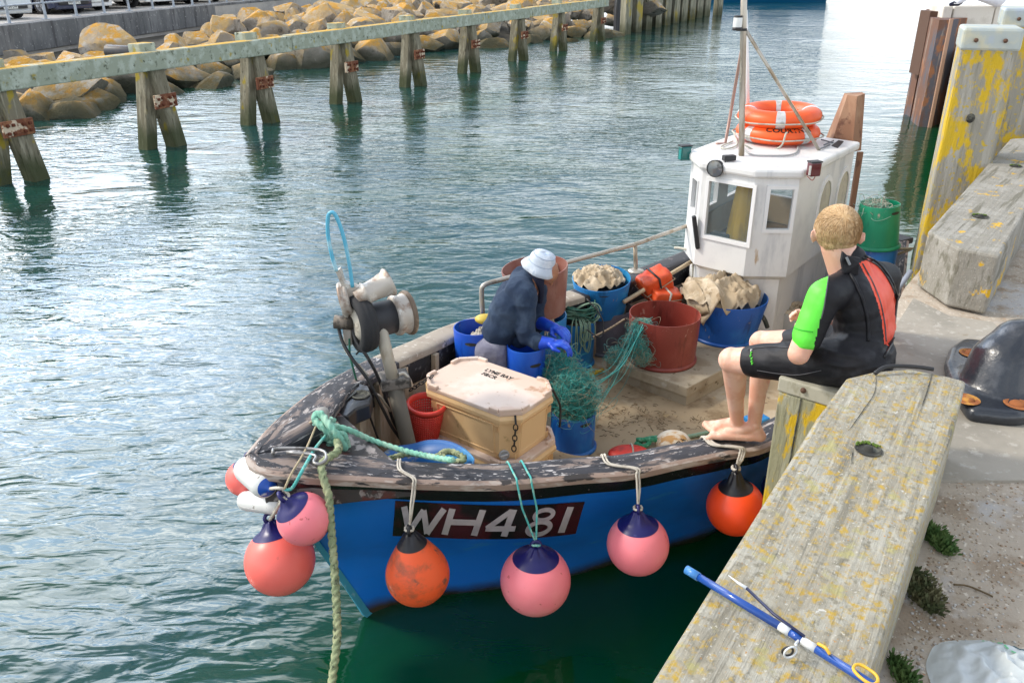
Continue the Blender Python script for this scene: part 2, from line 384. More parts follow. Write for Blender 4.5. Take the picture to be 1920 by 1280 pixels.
# ================================================================== TRESTLE
TR = thing('timber_trestle', 'long weathered timber barrier of A-shaped posts carrying a lichen topped rail across the water', 'jetty', loc=(-8, 14.3, 0))
M_boltr = mat('bolt_rust', (.13,.035,.015), rough=.9)
front = [(80,335),(325,270),(515,228),(672,190),(797,160),(903,135),(993,113),(1070,95),(1130,77)]
tdir = (P(1130,77,0)-P(80,335,0)); tdir.z = 0; tdir.normalize(); tn = Vector((tdir.y, -tdir.x, 0))   # tn points to the near side of the rail
p0 = P(80,335,0)
BZ = 1.72
for i, q in enumerate(front):
    b = P(*q, 0); s = (b-p0).dot(tdir); jit = random.uniform(-.04, .04)
    c0 = p0+tdir*s
    topc = c0-tn*.12+tdir*(-.30)+Vector((0,0,BZ-.12))           # where both legs meet below the rail
    near_b = c0+tn*.02+Vector((0,0,-.8))+tdir*.03
    far_b = c0-tn*.75+tdir*(-.75)+Vector((0,0,-.8))
    near_b = c0+Vector((0,0,-.8))+(c0+Vector((0,0,0))-topc)*.35
    mb = MB(); mb.beam(near_b, topc+(topc-near_b).normalized()*.02, .30, .29, bev=.015, up=tn); mb.build('post', M_post, TR, True)
    fb = c0-tdir*.56-tn*.26; fbb = fb+(fb-topc)*.45
    mb = MB(); mb.beam(fbb, topc-tdir*.05-tn*.1, .26, .26, bev=.015, up=tn); mb.build('post', M_post, TR, True)
    # short stub above the rail
    mb = MB(); mb.box(topc+tn*(-.16)+Vector((0,0,.20)), (.40,.30,.34), Matrix.Rotation(math.atan2(tdir.y,tdir.x),3,'Z'), bev=.015); mb.build('post_head', M_trestle, TR, True)
    # rusty plate with bolts across the pair, a third of the way down
    k = topc+(c0-topc)*.43-tdir*.12+tn*.16; Rz = Matrix.Rotation(math.atan2(tdir.y,tdir.x),3,'Z')
    mb = MB(); mb.box(k, (.56,.05,.26), Rz, bev=.006)
    PLT = mb.build('iron_plate', M_rust, TR, True)
    for bx in (-.2,-.1,.09,.2):
        for bz in (-.06,.06): bo = MB(); bo.box(k+Rz@Vector((bx,-.04,bz+random.uniform(-.01,.01))), (.05,.05,.05), Rz, bev=.01); bo.build('bolt', M_boltr, PLT, True)
# rail in several lengths butted end to end
ends = [-12, -.42, 7.0, 14.2, 21.3, 30.4]
for a, b in zip(ends[:-1], ends[1:]):
    A = p0+tdir*a+Vector((0,0,BZ-.05)); B = p0+tdir*(b-.02)+Vector((0,0,BZ-.05+random.uniform(-.02,.02)))
    mb = MB(); mb.beam(A-tn*.05, B-tn*.05, .3, .34, bev=.02); mb.build('rail', M_trestle, TR, True)

# ================================================================== ROCK BANK
M_rock = mat('rock_armour', (.28,.25,.21), [((.36,.335,.30), 1.6, .45, .62, U, 6), ((.10,.09,.08), 3, .54, .66, U, 8), ((.42,.38,.33), 7, .6, .7, U, 4)], rough=.95,
           bump=[(5, .7, .08, U), (24, .5, .02, U)], up=[((.44,.30,.13), .05, .65, .9, .36, .56), ((.52,.27,.04), .25, .7, 2.0, .50, .60), ((.46,.42,.36), .3, .8, 2.1, .54, .64)])
zstain(M_rock, (.035,.04,.02), .12, .75, .9, 1.2)
M_rockbed = mat('rock_bed', (.09,.08,.06), [((.05,.045,.035), 2, .4, .6, U, 5)], rough=1)
rw = [P(*q, 0) for q in [(-120,262),(20,247),(100,235),(200,215),(340,180),(400,160),(560,135),(740,115),(830,100),(960,85),(1100,75),(1160,66)]]
wall_pts = [P(-160,66,1.6), P(0,50,1.6), P(200,29,1.6), P(400,9.4,1.6), P(610,-9,1.6)]
def wdist(p):
    best = 1e9
    for a, b in zip(rw[:-1], rw[1:]):
        d = b-a; t = max(0, min(1, (Vector((p.x,p.y,0))-a).dot(d)/d.length_squared)); q = a+d*t
        dd = (Vector((p.x,p.y,0))-q).length
        if dd < best:
            best = dd; sgn = d.x*(p.y-a.y)-d.y*(p.x-a.x)
            bs = 1 if sgn > 0 else -1
    return best*bs
def wall_side(p):     # >0 when water side of the car park wall
    best = 1e9; r = 0
    for a, b in zip(wall_pts[:-1], wall_pts[1:]):
        d = (b-a); d.z = 0; t = max(0, min(1, (p-a).xy.dot(d.xy)/d.xy.length_squared)); q = a+d*t
        dd = (p.xy-q.xy).length
        if dd < best: best = dd; r = -(d.x*(p.y-a.y)-d.y*(p.x-a.x))/d.length
    return r
def bank_z(d): return -.25+min(1.25, d*.30)
ROCK_TOP = lambda x: np.interp(x, [-100,150,165,260,275,350,400,470,520,560], [122,98,80,84,72,52,24,12,0,-60])
def boulder(rad, seed, flat=.75):
    rnd = random.Random(seed); bm = bmesh.new(); bmesh.ops.create_icosphere(bm, subdivisions=4, radius=1)
    planes = []
    for _ in range(17):
        d = Vector((rnd.gauss(0,1), rnd.gauss(0,1), rnd.gauss(0,1))).normalized(); planes.append((d, rnd.uniform(.50, .82)))
    off = Vector((rnd.uniform(0,50),)*3)
    for v in bm.verts:
        c = v.co.copy()
        for d, h in planes:
            e = c.dot(d)
            if e > h: c -= d*(e-h)*.985
        c *= 1+.05*noise.noise(c*2.3+off)+.02*noise.noise(c*7+off)
        v.co = Vector((c.x*rad*rnd_s[seed % 5][0], c.y*rad*rnd_s[seed % 5][1], c.z*rad*flat))
    vs = [v.co.copy() for v in bm.verts]; fs = [[v.index for v in f.verts] for f in bm.faces]; bm.free()
    return MB().add(vs, fs, 0, True)
rnd_s = [(1.25,.9),(1.0,1.05),(1.4,.85),(1.1,1.0),(.9,1.2)]
protos = []
for k in range(10):
    me_o = boulder(1.0, k+3, .74+.05*(k % 3)).build('boulder', M_rock, autos=26); protos.append(me_o.data); bpy.data.objects.remove(me_o)
rr = random.Random(11); placed = []
def put_rock(p, s):
    d = wdist(p)
    o = bpy.data.objects.new('boulder', protos[rr.randrange(10)]); COL.objects.link(o)
    o.location = p; o.rotation_euler = (rr.uniform(-.35,.35), rr.uniform(-.35,.35), rr.uniform(0, 6.28)); o.scale = (s, s*rr.uniform(.85,1.1), s*rr.uniform(.8,1.1))
    px_ = proj(p)[0]; ordn = ['first','second','third','fourth','fifth','sixth','seventh','eighth','ninth','tenth']; gi = sum(1 for q in (40,300,495,650,780,885,975,1050,1118) if px_ > q)
    big = 'big' if s > .88 else ('mid sized' if s > .74 else 'small')
    if p.z < .1: setp(o, '%s dark wet boulder at the waterline behind the %s gap between trestle legs' % (big, ordn[gi]), 'rock', 'dark boulders along the waterline')
    else: setp(o, '%s %s boulder with orange lichen, %s bank behind %s trestle gap' % (big, 'grey' if len(placed) % 2 else 'sandy', 'low on' if p.z < .45 else ('halfway up' if p.z < .85 else 'on top of'), ordn[gi]), 'rock', 'orange lichened boulders of the rock bank')
    placed.append(o)
u = -8.0
while u < 42:
    v = -.2
    while v < 15:
        base = rw[0]+(rw[-1]-rw[0]).normalized()*u
        nrm = Vector((-(rw[-1]-rw[0]).normalized().y, (rw[-1]-rw[0]).normalized().x, 0))
        p = base+nrm*(v+rr.uniform(-.4,.4)-2.5)+(rw[-1]-rw[0]).normalized()*rr.uniform(-.5,.5)
        d = wdist(p)
        if d > -.15 and wall_side(p) > .75:
            p.z = bank_z(d)+rr.uniform(-.12,.22); x, y = proj(p)
            s = rr.uniform(.62,1.12)*(1.1 if d < 1.6 else 1); s = s*.8 if x < 420 else s
            if -60 < x < 1230 and y > -40 and not (x > 1150 and y > 30) and proj(p+Vector((0,0,s*.62)))[1] > ROCK_TOP(x): put_rock(p.copy(), s)
        v += 1.42
    u += 1.48
for (x_, y_, z_, s_k) in ((22,212,.0,.9),(70,222,-.02,.85),(25,170,.25,1.0),(95,150,.35,.9),(45,138,.45,.85),(130,128,.5,.8),(190,140,.4,.9),(262,128,.4,.85),(300,112,.5,.8),(330,98,.6,.75),(375,82,.6,.7),(405,66,.7,.7),(440,48,.8,.75),(290,140,.3,.9),(10,120,.5,.8),(395,100,.45,.8),(80,118,.55,.7),(205,92,.75,1.25),(165,205,.0,1.0),(150,160,.25,1.15),(60,170,.2,1.2),(350,150,.15,1.05),(245,150,.3,1.0)): put_rock(P(x_, y_, z_), s_k)
# the core the boulders lie on
mb = MB(); rows = []
for a in range(len(rw)):
    q = rw[a]; nrm = Vector((-(rw[-1]-rw[0]).normalized().y, (rw[-1]-rw[0]).normalized().x, 0)); row = []
    for d in (-1.2, 0, 2, 4, 7, 12, 20): row.append((q.x+nrm.x*d, q.y+nrm.y*d, bank_z(d)-.35))
    rows.append(row)
mb.grid(rows); mb.build('rock_bank', M_rockbed, kind='structure')
# far shore behind everything so that a side view is not empty
# discarded pipe on the boulders
pp = P(232,98,1.45); M_pipe = mat('dark_pipe', (.055,.055,.06), [((.12,.08,.06), 6, .5, .65, U, 4)], rough=.5)
mb = MB(); Mx = Matrix.Translation(pp)@Matrix.Rotation(R(92),4,'Y')@Matrix.Rotation(R(8),4,'X')
mb.lathe([(.14,-.42),(.15,-.40),(.15,.40),(.14,.42),(.115,.42),(.115,-.42),(.14,-.42)], 20, Mx, caps=(False,False))
center_mesh(mb.build('steel_pipe', M_pipe, label='short dark length of pipe lying on the orange boulders behind the rail', cat='pipe'))

# ================================================================== CAR PARK WALL, GROUND, RAILING
M_fascia = mat('stained_concrete_fascia', (.13,.135,.14), [((.20,.205,.21), 1.3, .42, .62, (1,1,.4), 7), ((.08,.08,.085), 2.5, .5, .66, (2,2,.25), 6), ((.40,.40,.40), 14, .62, .67, (1,1,.6), 5)], rough=.9, bump=(12, .4, .01, U))
M_sheet = mat('sheet_pile_steel', (.075,.072,.075), [((.19,.19,.19), 2, .5, .64, (3,3,.2), 6), ((.12,.065,.035), 3, .58, .7, (2,2,.3), 5)], rough=.8, metal=.2, bump=(20, .4, .01, U))
M_tarmac = mat('car_park_paving', (.44,.42,.39), [((.34,.325,.31), .5, .42, .6, U, 5), ((.5,.48,.45), 9, .55, .7, U, 4)], rough=.95)
W = wall_pts
def wn(a, b): d = (b-a).normalized(); return Vector((d.y, -d.x, 0))     # towards the water
WALL = thing('quay_retaining_wall', 'dark stained concrete edge beam over rusty sheet piling below the car park', 'wall', loc=tuple(W[1]))
for i, (a, b) in enumerate(zip(W[:-1], W[1:])):
    n_ = wn(a, b); d = (b-a).normalized(); ang = Matrix.Rotation(math.atan2(d.y, d.x), 3, 'Z')
    if i < 3:
        hh = .84
        mb = MB(); mb.box((a+b)/2+n_*(-.25)+Vector((0,0,-hh/2+.02)), ((b-a).length+.02, .62, hh), ang, bev=.02); mb.build('concrete_edge_beam', M_fascia, WALL, True)
        ztop = 1.6-hh+.02; off = -.06
    else:
        ztop = 1.55; off = -.02
        mb = MB(); mb.box((a+b)/2+n_*(-.3)+Vector((0,0,-.02)), ((b-a).length, .62, .10), ang); mb.build('timber_capping', M_fascia, WALL, True)
    # corrugated sheet piling
    Ltot = (b-a).length; k = 0; pts = []; pitch = .44
    while k*pitch < Ltot:
        for f_, o_ in ((0,0),(.32,0),(.44,-.22),(.88,-.22)):
            pts.append(a+d*min(Ltot,(k+f_)*pitch)+n_*(off+o_))
        k += 1
    rows = [[(q.x,q.y,ztop) for q in pts], [(q.x,q.y,-1.0) for q in pts]]
    mb = MB(); mb.grid(rows, smooth=False); mb.build('sheet_piling', M_sheet, WALL, True)
far = [w_ - wn(W[1], W[2])*60 for w_ in W]
mb = MB(); poly = [(p.x-.0, p.y) for p in W]+[(W[-1].x+2, W[-1].y+40), (W[-1].x-70, W[-1].y+40), (W[0].x-70, W[0].y-6)]
mb.prism(poly, -1.2, 1.604); mb.build('car_park_ground', M_tarmac, kind='structure')
M_rail = mat('galvanised_rail', (.36,.40,.45), [((.27,.30,.34), 6, .5, .6, U, 4)], rough=.5, metal=.4)
RL = thing('safety_railing', 'grey galvanised post and rail fence along the edge of the car park wall', 'railing', loc=tuple(P(25,45,1.604)))
bp = [(-50,54),(25,45),(93,37),(150,30.5),(202,26),(248,21),(292,17),(331,14),(366,11),(398,8),(430,6),(461,3.6),(492,1.5),(522,-1),(552,-4)]
posts = []
for q in bp:
    b = P(*q, 1.604); b = b - wn(W[1], W[2])*.12; posts.append(b)
    mb = MB(); mb.lathe([(.055,0),(.05,.02),(.038,.75),(.032,1.1),(.025,1.13)], 12, Matrix.Translation(b)); mb.box(b+Vector((0,0,.012)), (.22,.22,.024)); mb.build('post', M_rail, RL, True)
for hz in (.52, 1.05):
    mb = MB(); mb.tube([p+Vector((0,0,hz)) for p in posts], .03, 8); mb.build('rail', M_rail, RL, True)

# ---- parked cars, nose towards the railing
M_tyre = mat('tyre_rubber', (.018,.018,.02), rough=.85); M_glass = mat('car_glass', (.02,.025,.03), rough=.05, spec=.8); M_chrome = mat('alloy', (.55,.56,.58), rough=.3, metal=.8)
M_trim = mat('black_trim', (.02,.02,.022), rough=.5); M_platew = mat('number_plate', (.75,.76,.72), rough=.5); M_head = mat('headlight', (.6,.63,.66), rough=.1, spec=.8); M_ink = mat('black_ink', (.01,.01,.01), rough=.6)
def textmesh(s, size, off=0, ext=0.0, res=3):
    c = bpy.data.curves.new('t', 'FONT'); c.body = s; c.size = size; c.offset = off; c.extrude = ext; c.resolution_u = res; c.align_x = 'CENTER'; c.align_y = 'CENTER'
    o = bpy.data.objects.new('t', c); COL.objects.link(o); dg = bpy.context.evaluated_depsgraph_get()
    me = bpy.data.meshes.new_from_object(o.evaluated_get(dg), depsgraph=dg); bpy.data.objects.remove(o)
    vs = [v.co.copy() for v in me.vertices]; fs = [list(p.vertices) for p in me.polygons]; bpy.data.meshes.remove(me); return vs, fs
def car(paint, label, loc, heading, tall=1.0, plate=None, four=False):
    """local: +X forward, wheels on z=0"""
    t = thing('parked_car', label, 'car', loc=loc, rot=(0,0,heading), group='cars parked behind the railing')
    Lc, Wc = 4.1, 1.74; wr = .33 if not four else .40; gz = .20 if not four else .36; H_ = 1.46*tall
    prof = [(2.02,gz+.05),(2.06,gz+.30),(1.98,gz+.50),(1.86,gz+.56),(1.05,gz+.74),(.45,H_-.06),(.15,H_),(-1.2,H_),(-1.75,gz+.80),(-2.0,gz+.72),(-2.06,gz+.35),(-2.0,gz+.03)]
    arch = []
    for cx in (-1.28, 1.28):
        for k in range(9):
            a = math.pi*k/8; arch.append((cx-math.cos(a)*(wr+.06), wr+math.sin(a)*(wr+.05)-.02 if math.sin(a) > .05 else gz))
    bm = bmesh.new(); pl = prof+arch; rows = []
    def yw(x, z): 
        w_ = Wc/2*(1-.10*max(0,(abs(x)-1.5))**1.5); 
        if z > gz+.78: w_ -= (z-gz-.78)*.34
        return w_
    L_ = [bm.verts.new((x, -yw(x,z), z)) for x, z in pl]; Rr = [bm.verts.new((x, yw(x,z), z)) for x, z in pl]
    fl = bm.faces.new(L_); fr = bm.faces.new(Rr[::-1])
    for i in range(len(pl)): bm.faces.new((L_[i], Rr[i], Rr[(i+1) % len(pl)], L_[(i+1) % len(pl)]))
    bmesh.ops.recalc_face_normals(bm, faces=bm.faces[:]); bmesh.ops.bevel(bm, geom=[e for e in bm.edges if abs(e.verts[0].co.y-e.verts[1].co.y) < .25 and e.verts[0].co.z > gz+.1], offset=.05, segments=3, affect='EDGES', profile=.6)
    bm.verts.index_update(); mb = MB().add([v.co.copy() for v in bm.verts], [[v.index for v in f.verts] for f in bm.faces], 0, True); bm.free()
    body = mb.build('body', paint, t, autos=40)
    for sx in (-1.28, 1.28):
        for sy in (-1, 1):
            M_ = Matrix.Translation((sx, sy*(Wc/2-.13), wr))@Matrix.Rotation(math.pi/2,4,'X')
            wq = MB().lathe([(wr*.66,-.11),(wr*.9,-.115),(wr,-.085),(wr,.085),(wr*.9,.115),(wr*.66,.11)], 28, M_, caps=(False,False)).build('wheel', M_tyre, t)
            rim = MB().lathe([(wr*.66,.10),(wr*.60,.07),(wr*.58,-.02),(.01,-.02)], 28, M_, caps=(False,True)); 
            rim.lathe([(wr*.66,-.10),(wr*.60,-.07),(wr*.58,.02),(.01,.02)], 28, M_, caps=(False,True))
            for k in range(7):
                a = 2*math.pi*k/7
                for side in (-.085,.085): rim.beam(M_@Vector((.03*math.cos(a),.03*math.sin(a),side*.8)), M_@Vector((wr*.62*math.cos(a),wr*.62*math.sin(a),side)), .05, .02)
            rim.build('rim', M_chrome, wq)
    mb = MB(); mb.box((2.055,0,gz+.20), (.05,1.3,.14), bev=.02); mb.build('grille', M_trim, t)
    mb = MB(); mb.box((2.0,0,gz+.04), (.14,1.56,.12), bev=.03); mb.build('bumper', M_trim if four else paint, t)
    for sy in (-1,1): MB().box((1.93,sy*.66,gz+.44), (.16,.30,.13), Matrix.Rotation(sy*.25,3,'Z'), bev=.03).build('headlight', M_head, t)
    pl_ = MB().box((2.092,0,gz+.20), (.012,.52,.115), bev=.002).build('number_plate', M_platew, t)
    if plate:
        vs, fs = textmesh(plate, .115, .002)
        Mt = Matrix.Translation((2.1005,0,gz+.20))@Matrix.Rotation(math.pi/2,4,'Z')@Matrix.Rotation(math.pi/2,4,'X')
        MB().add([Mt@v for v in vs], fs).build('lettering', M_ink, pl_)
    gl = MB(); gl.add([(1.0,-.66,gz+.80),(1.0,.66,gz+.80),(.50,.56,H_-.10),(.50,-.56,H_-.10)], [(0,1,2,3)])
    for v in range(4): gl.v[v] = (gl.v[v][0]+.03, gl.v[v][1], gl.v[v][2]+.02)
    gl.build('windscreen', M_glass, t)
    for sy in (-1, 1):
        g2 = MB(); pts = [(.85,gz+.80),(.38,H_-.12),(-1.1,H_-.12),(-1.5,gz+.82)]
        vs = [(x, sy*(yw(x,z)+.012), z) for x, z in pts]; g2.add(vs, [(0,1,2,3) if sy < 0 else (3,2,1,0)]); g2.build('side_window', M_glass, t)
    return t
paints = {k: mat('car_paint_'+k, c, rough=.25, coat=.6, metal=me_) for k, c, me_ in (('silver',(.50,.52,.53),.3),('navy',(.012,.02,.06),.0),('white',(.72,.73,.73),0),('dark',(.03,.032,.036),0),('grey',(.20,.21,.22),.3))}
hd = math.atan2(-.42, .91)
cars = [(-28,38,'silver','bright silver car half cut by the left edge of the photo, nearest the railing corner',1,'YC54 LW',False),
        (96,27,'navy','small navy blue car with pale number plate parked between the silver and white cars',1,'HF09 YTL',False),
        (138,22,'white','low white car parked just behind the navy one, mostly hidden by it',1,None,False),
        (205,17,'silver','tall silver four wheel drive car with big wheels behind the middle of the railing',1.2,None,True),
        (262,12,'white','white hatchback showing only its lower side right of the four wheel drive car',1,None,False),
        (318,9,'dark','black car with silver wheels, third from the right of the parked row',1,None,False),
        (372,5,'grey','mid grey car near the far end of the parked row, only tyres in view',1,None,False),
        (428,1,'dark','dark car at the far right end of the row behind the railing',1,None,False)]
for x, y, k, lab, tl, pt, fw in cars:
    p = P(x, y, 1.604); f = Vector((math.cos(hd), math.sin(hd), 0)); c = p-f*1.35+Vector((-f.y,f.x,0))*(.5)
    car(paints[k], lab, (c.x, c.y, 1.604), hd, tl, pt, fw)

# ================================================================== FAR TIMBER PILE WALL + BLUE BOAT
M_farpile = mat('far_pile_timber', (.24,.23,.17), [((.37,.35,.26), 4, .45, .6, (3,3,.2), 5), ((.08,.075,.05), 5, .52, .66, (4,4,.2), 5), ((.42,.32,.06), 1.2, .56, .64, (1,1,.4), 5)], rough=.9)
zstain(M_farpile, (.05,.055,.02), .1, .8, .8, 2)
FP = thing('timber_pile_wall', 'row of tall closely spaced mossy timber piles at the far end of the rock bank', 'wall', loc=tuple(P(1170,68,0)))
xs = [1172,1192,1211,1229,1246,1262,1277,1292,1306,1320,1345]
for i, x in enumerate(xs):
    y = 68-(x-1158)*.235 if i < 10 else 29
    b = P(x, y, 0); wd = px(15 if i < 10 else 12, b)
    mb = MB(); mb.box((b.x, b.y, 1.0), (wd, wd*1.1, 4.0), Matrix.Rotation(.6,3,'Z'), bev=.03); mb.build('pile', M_farpile, FP, True)
a, b = P(1165,66,0), P(1325,30,0)
mb = MB(); mb.beam(Vector((a.x-.3,a.y+.6,1.0)), Vector((b.x-.3,b.y+.6,1.0)), .12, 3.6); mb.build('sheeting', M_sheet, FP, True)
M_bluehull = mat('far_blue_hull', (.005,.13,.30), rough=.3, coat=.3); M_whitep = mat('white_gloss', (.72,.73,.72), [((.6,.6,.58), 3, .55, .7, U, 5)], rough=.4)
c = P(1418,4,0); FB = thing('moored_blue_boat', 'bright blue hull moored beyond the far timber piles, only its waterline in view', 'boat', loc=tuple(c), rot=(0,0,R(4)))
mb = MB(); rows = []
for t in np.linspace(-1,1,21):
    hw = 1.8*(1-abs(t)**2.4*.98); rows.append([(t*7, -hw*1.08, 2.2+.5*t*t), (t*6.8,-hw*.95,1.0), (t*6.5,-hw*.8,-.3), (t*6.5,hw*.8,-.3), (t*6.8,hw*.95,1.0), (t*7,hw*1.08,2.2+.5*t*t)])
mb.grid(rows); mb.build('hull', M_bluehull, FB)
mb = MB(); rows = []
for t in np.linspace(-1,1,21):
    hw = 1.8*(1-abs(t)**2.4*.98)*1.08; rows.append([(t*7,-hw,2.21+.5*t*t),(t*7,hw,2.21+.5*t*t)])
mb.grid(rows); mb.build('deck', M_whitep, FB); MB().box((1.5,0,3.2), (3,2,1.9), bev=.1).build('cabin', M_whitep, FB)

# ================================================================== OUR QUAY
QZ = 1.63; BT = 1.98
edge = [(-.9,-.4),(-.2,.62),(.27,1.36),(1.03,2.54),(1.56,3.36),(2.33,4.66),(3.98,6.92),(6.75,12.4),(9.95,19.6),(13.5,27),(19,38)]
mb = MB(); mb.prism(edge+[(60,60),(60,-20),(-.9,-20)], -1.5, QZ)
mb.build('quay_ground', M_gravel, kind='structure', label='dusty concrete quay with loose grit')
# smooth concrete apron between the two beams
ap = [P(*q, QZ).xy for q in [(1712,562),(1655,652),(1622,700),(1760,905),(1960,905),(1960,700),(1860,607),(1778,595)]]
mb = MB(); mb.prism([tuple(q) for q in ap], QZ-.3, QZ+.012); mb.build('concrete_apron', M_conc, kind='structure')
def at_poly(pts, z): return [tuple(P(x, y, z).xy) for x, y in pts]
# foreground beam
fb_ = at_poly([(1220,1278),(1532,780),(1586,708),(1640,695),(1705,690),(1777,704),(1812,713),(1796,780)], BT)
l0 = Vector(fb_[0]); r0 = Vector(P(1632,1241,BT).xy); dirb = (Vector(fb_[1])-l0).normalized()
poly = [tuple(l0-dirb*1.4)]+fb_[1:]+[tuple(r0-dirb*1.1)]
B1 = thing('kerb_beam', 'huge weathered grey timber kerb beam speckled with yellow lichen in the foreground', 'timber beam', loc=(*(l0+dirb), QZ))
mb = MB(); mb.prism(poly, QZ+.002, BT, bev=.014); mb.build('timber', M_beam, B1, True)
M_hole = mat('bolt_hole_dark', (.035,.035,.03), [((.10,.10,.08), 20, .5, .6, U, 4)], rough=.95); M_moss = mat('moss', (.09,.15,.02), rough=1)
def bolt_hole(cx, cy, wpx, parent):
    c = P(cx, cy, BT+.002); r_ = px(wpx/2, c)
    mb = MB(); mb.lathe([(r_,.003),(r_*.93,.004),(r_*.9,-.0005),(r_*.35,.0),(r_*.3,.012),(.001,.014)], 24, Matrix.Translation(c), caps=(False,True)); mb.build('bolt_recess', M_hole, parent, True)
    mb = MB()
    for k in range(60):
        a = random.uniform(.3, 2.4); q = c+Vector((math.cos(a), math.sin(a), 0))*r_*random.uniform(.75,1.05); mb.sphere(q+Vector((0,0,.004)), random.uniform(.002,.005), 6, 4)
    mb.build('moss', M_moss, parent, True)
bolt_hole(1628, 843, 50, B1)
def cracks(lines, parent, w_=.0022):
    mb = MB()
    for ln in lines:
        pts = catmull([P(x, y, BT+.0015) for x, y in ln], 6); rows = []
        for i, p in enumerate(pts):
            f = math.sin(math.pi*min(1, max(0, i/(len(pts)-1))))*.8+.15; rows.append([(p.x-w_*f+random.uniform(-1,1)*.0012, p.y, p.z+.0015), (p.x+w_*f, p.y, p.z+.0015)])
        mb.grid(rows, flip=False, smooth=False)
    mb.build('crack', M_hole, parent, True)
cracks([[(1643,697),(1640,735),(1618,770),(1597,800),(1588,810)],[(1748,700),(1738,735),(1726,770)],[(1600,842),(1596,868)]], B1)
# second beam
b2 = at_poly([(1740,433),(1798,466),(1874,480)], BT); q1 = Vector(b2[0]); q3 = Vector(b2[2]); far_l = P(1866,292,BT).xy; d2 = (Vector(far_l)-q1).normalized()
poly = [b2[0], b2[1], b2[2], tuple(q3+d2*4.2), tuple(q1+d2*3.4)]
B2 = thing('kerb_beam', 'second thick grey timber kerb beam with orange lichen on its cut end, beyond the black bollard', 'timber beam', loc=(*(q1+d2*.5), QZ))
mb = MB(); mb.prism(poly, QZ+.014, BT, bev=.014)
M_beam2 = mat('beam_with_orange_lichen', (.25,.235,.20), [((.31,.295,.26), 6, .45, .6, U, 6), ((.24,.23,.19), 14, .56, .66, U, 6), ((.60,.36,.02), 7, .60, .635, U, 8, 6), ((.42,.41,.37), 90, .60, .70, U, 3), ((.16,.15,.115), 7, .53, .64, (.22,3,1), 8, 15)], rough=.93, bump=[(26,.5,.01,U),(90,.4,.004,U),(9,.6,.02,(.2,3.4,1))], rotz=R(52))
mb.build('timber', M_beam2, B2, True); bolt_hole(1838, 406, 30, B2); bolt_hole(1905, 312, 22, B2)
# big fender post
def fender(corner_l, corner_r, ztop, depthv, name_label, capz=True, mats=M_fender):
    a = corner_l; b = corner_r; e = (b-a); e.z = 0; n_ = depthv
    poly = [(a.x,a.y),(b.x,b.y),(b.x+n_.x,b.y+n_.y),(a.x+n_.x,a.y+n_.y)]
    t = thing('fender_post', name_label, 'fender post', loc=(a.x, a.y, -1))
    MB().prism(poly, -1.0, ztop-.05, bev=.02).build('timber', mats, t, True)
    cx = sum(p[0] for p in poly)/4; cy = sum(p[1] for p in poly)/4; g = 1.04
    cp = [(cx+(p[0]-cx)*g, cy+(p[1]-cy)*g) for p in poly]
    cpo = MB().prism(cp, ztop-.16, ztop, bev=.02).build('metal_cap', M_metalcap, t, True)
    nrm = Vector((e.y,-e.x,0)).normalized()
    for f in (.22, .72):
        q = Vector((a.x,a.y,0)).lerp(Vector((b.x,b.y,0)), f)+nrm*.02; q.z = ztop-.085
        MB().sphere(q, .016, 10, 6).build('bolt', M_bolt, cpo, True)
    return t
Yp = 6.55; A_ = PY(1800,100,Yp); B_ = PY(1910,100,Yp-.1)
FPST = fender(A_, B_, PY(1800,52,Yp).z, Vector((.16,.40,0)), 'tall fender post thick with bright yellow lichen under a flat metal cap')
hc = PY(1820,222,Yp-.045)
MB().sphere(hc, .035, 12, 8, scale=(1,.35,1)).build('bolt_hole', M_hole, FPST, True)
A_ = PY(1868,100,7.9); B_ = PY(1990,100,7.8)
fender(A_, B_, PY(1868,16,7.9).z, Vector((.2,.45,0)), 'fender post with metal cap standing behind the yellow lichened one', mats=M_fender)
# seat post the boy sits on
SZ = 1.60; a = P(1463,706,SZ); b = P(1560,735,SZ); e = (b-a).normalized(); fwd = Vector((-e.y, e.x, 0)); a2 = a; b2_ = a+e*.36
SP = thing('fender_post', 'short fender post the boy sits on, its face patched with yellow lichen', 'fender post', loc=(a.x, a.y, -1))
poly = [tuple(a2.xy), tuple(b2_.xy), tuple((b2_+fwd*.38).xy), tuple((a2+fwd*.38).xy)]
MB().prism(poly, -1.0, SZ-.075, bev=.012).build('timber', M_seat, SP, True)
pc = Vector((sum(p[0] for p in poly)/4, sum(p[1] for p in poly)/4)); poly2 = [tuple(pc+(Vector(p)-pc)*1.03) for p in poly]
tp = MB().prism(poly2, SZ-.075, SZ, bev=.008).build('top_plank', M_seattop, SP, True)
MB().sphere(a2+e*.12-Vector((-e.y,e.x,0))*.008+Vector((0,0,-.03)), .014, 10, 6).build('bolt', M_bolt, tp, True)
MB().beam(a2+e*.115-fwd*.002+Vector((0,0,-.08)), a2+e*.10-fwd*.002+Vector((0,0,-1.1)), .006, .006).build('crack', M_hole, SP, True)
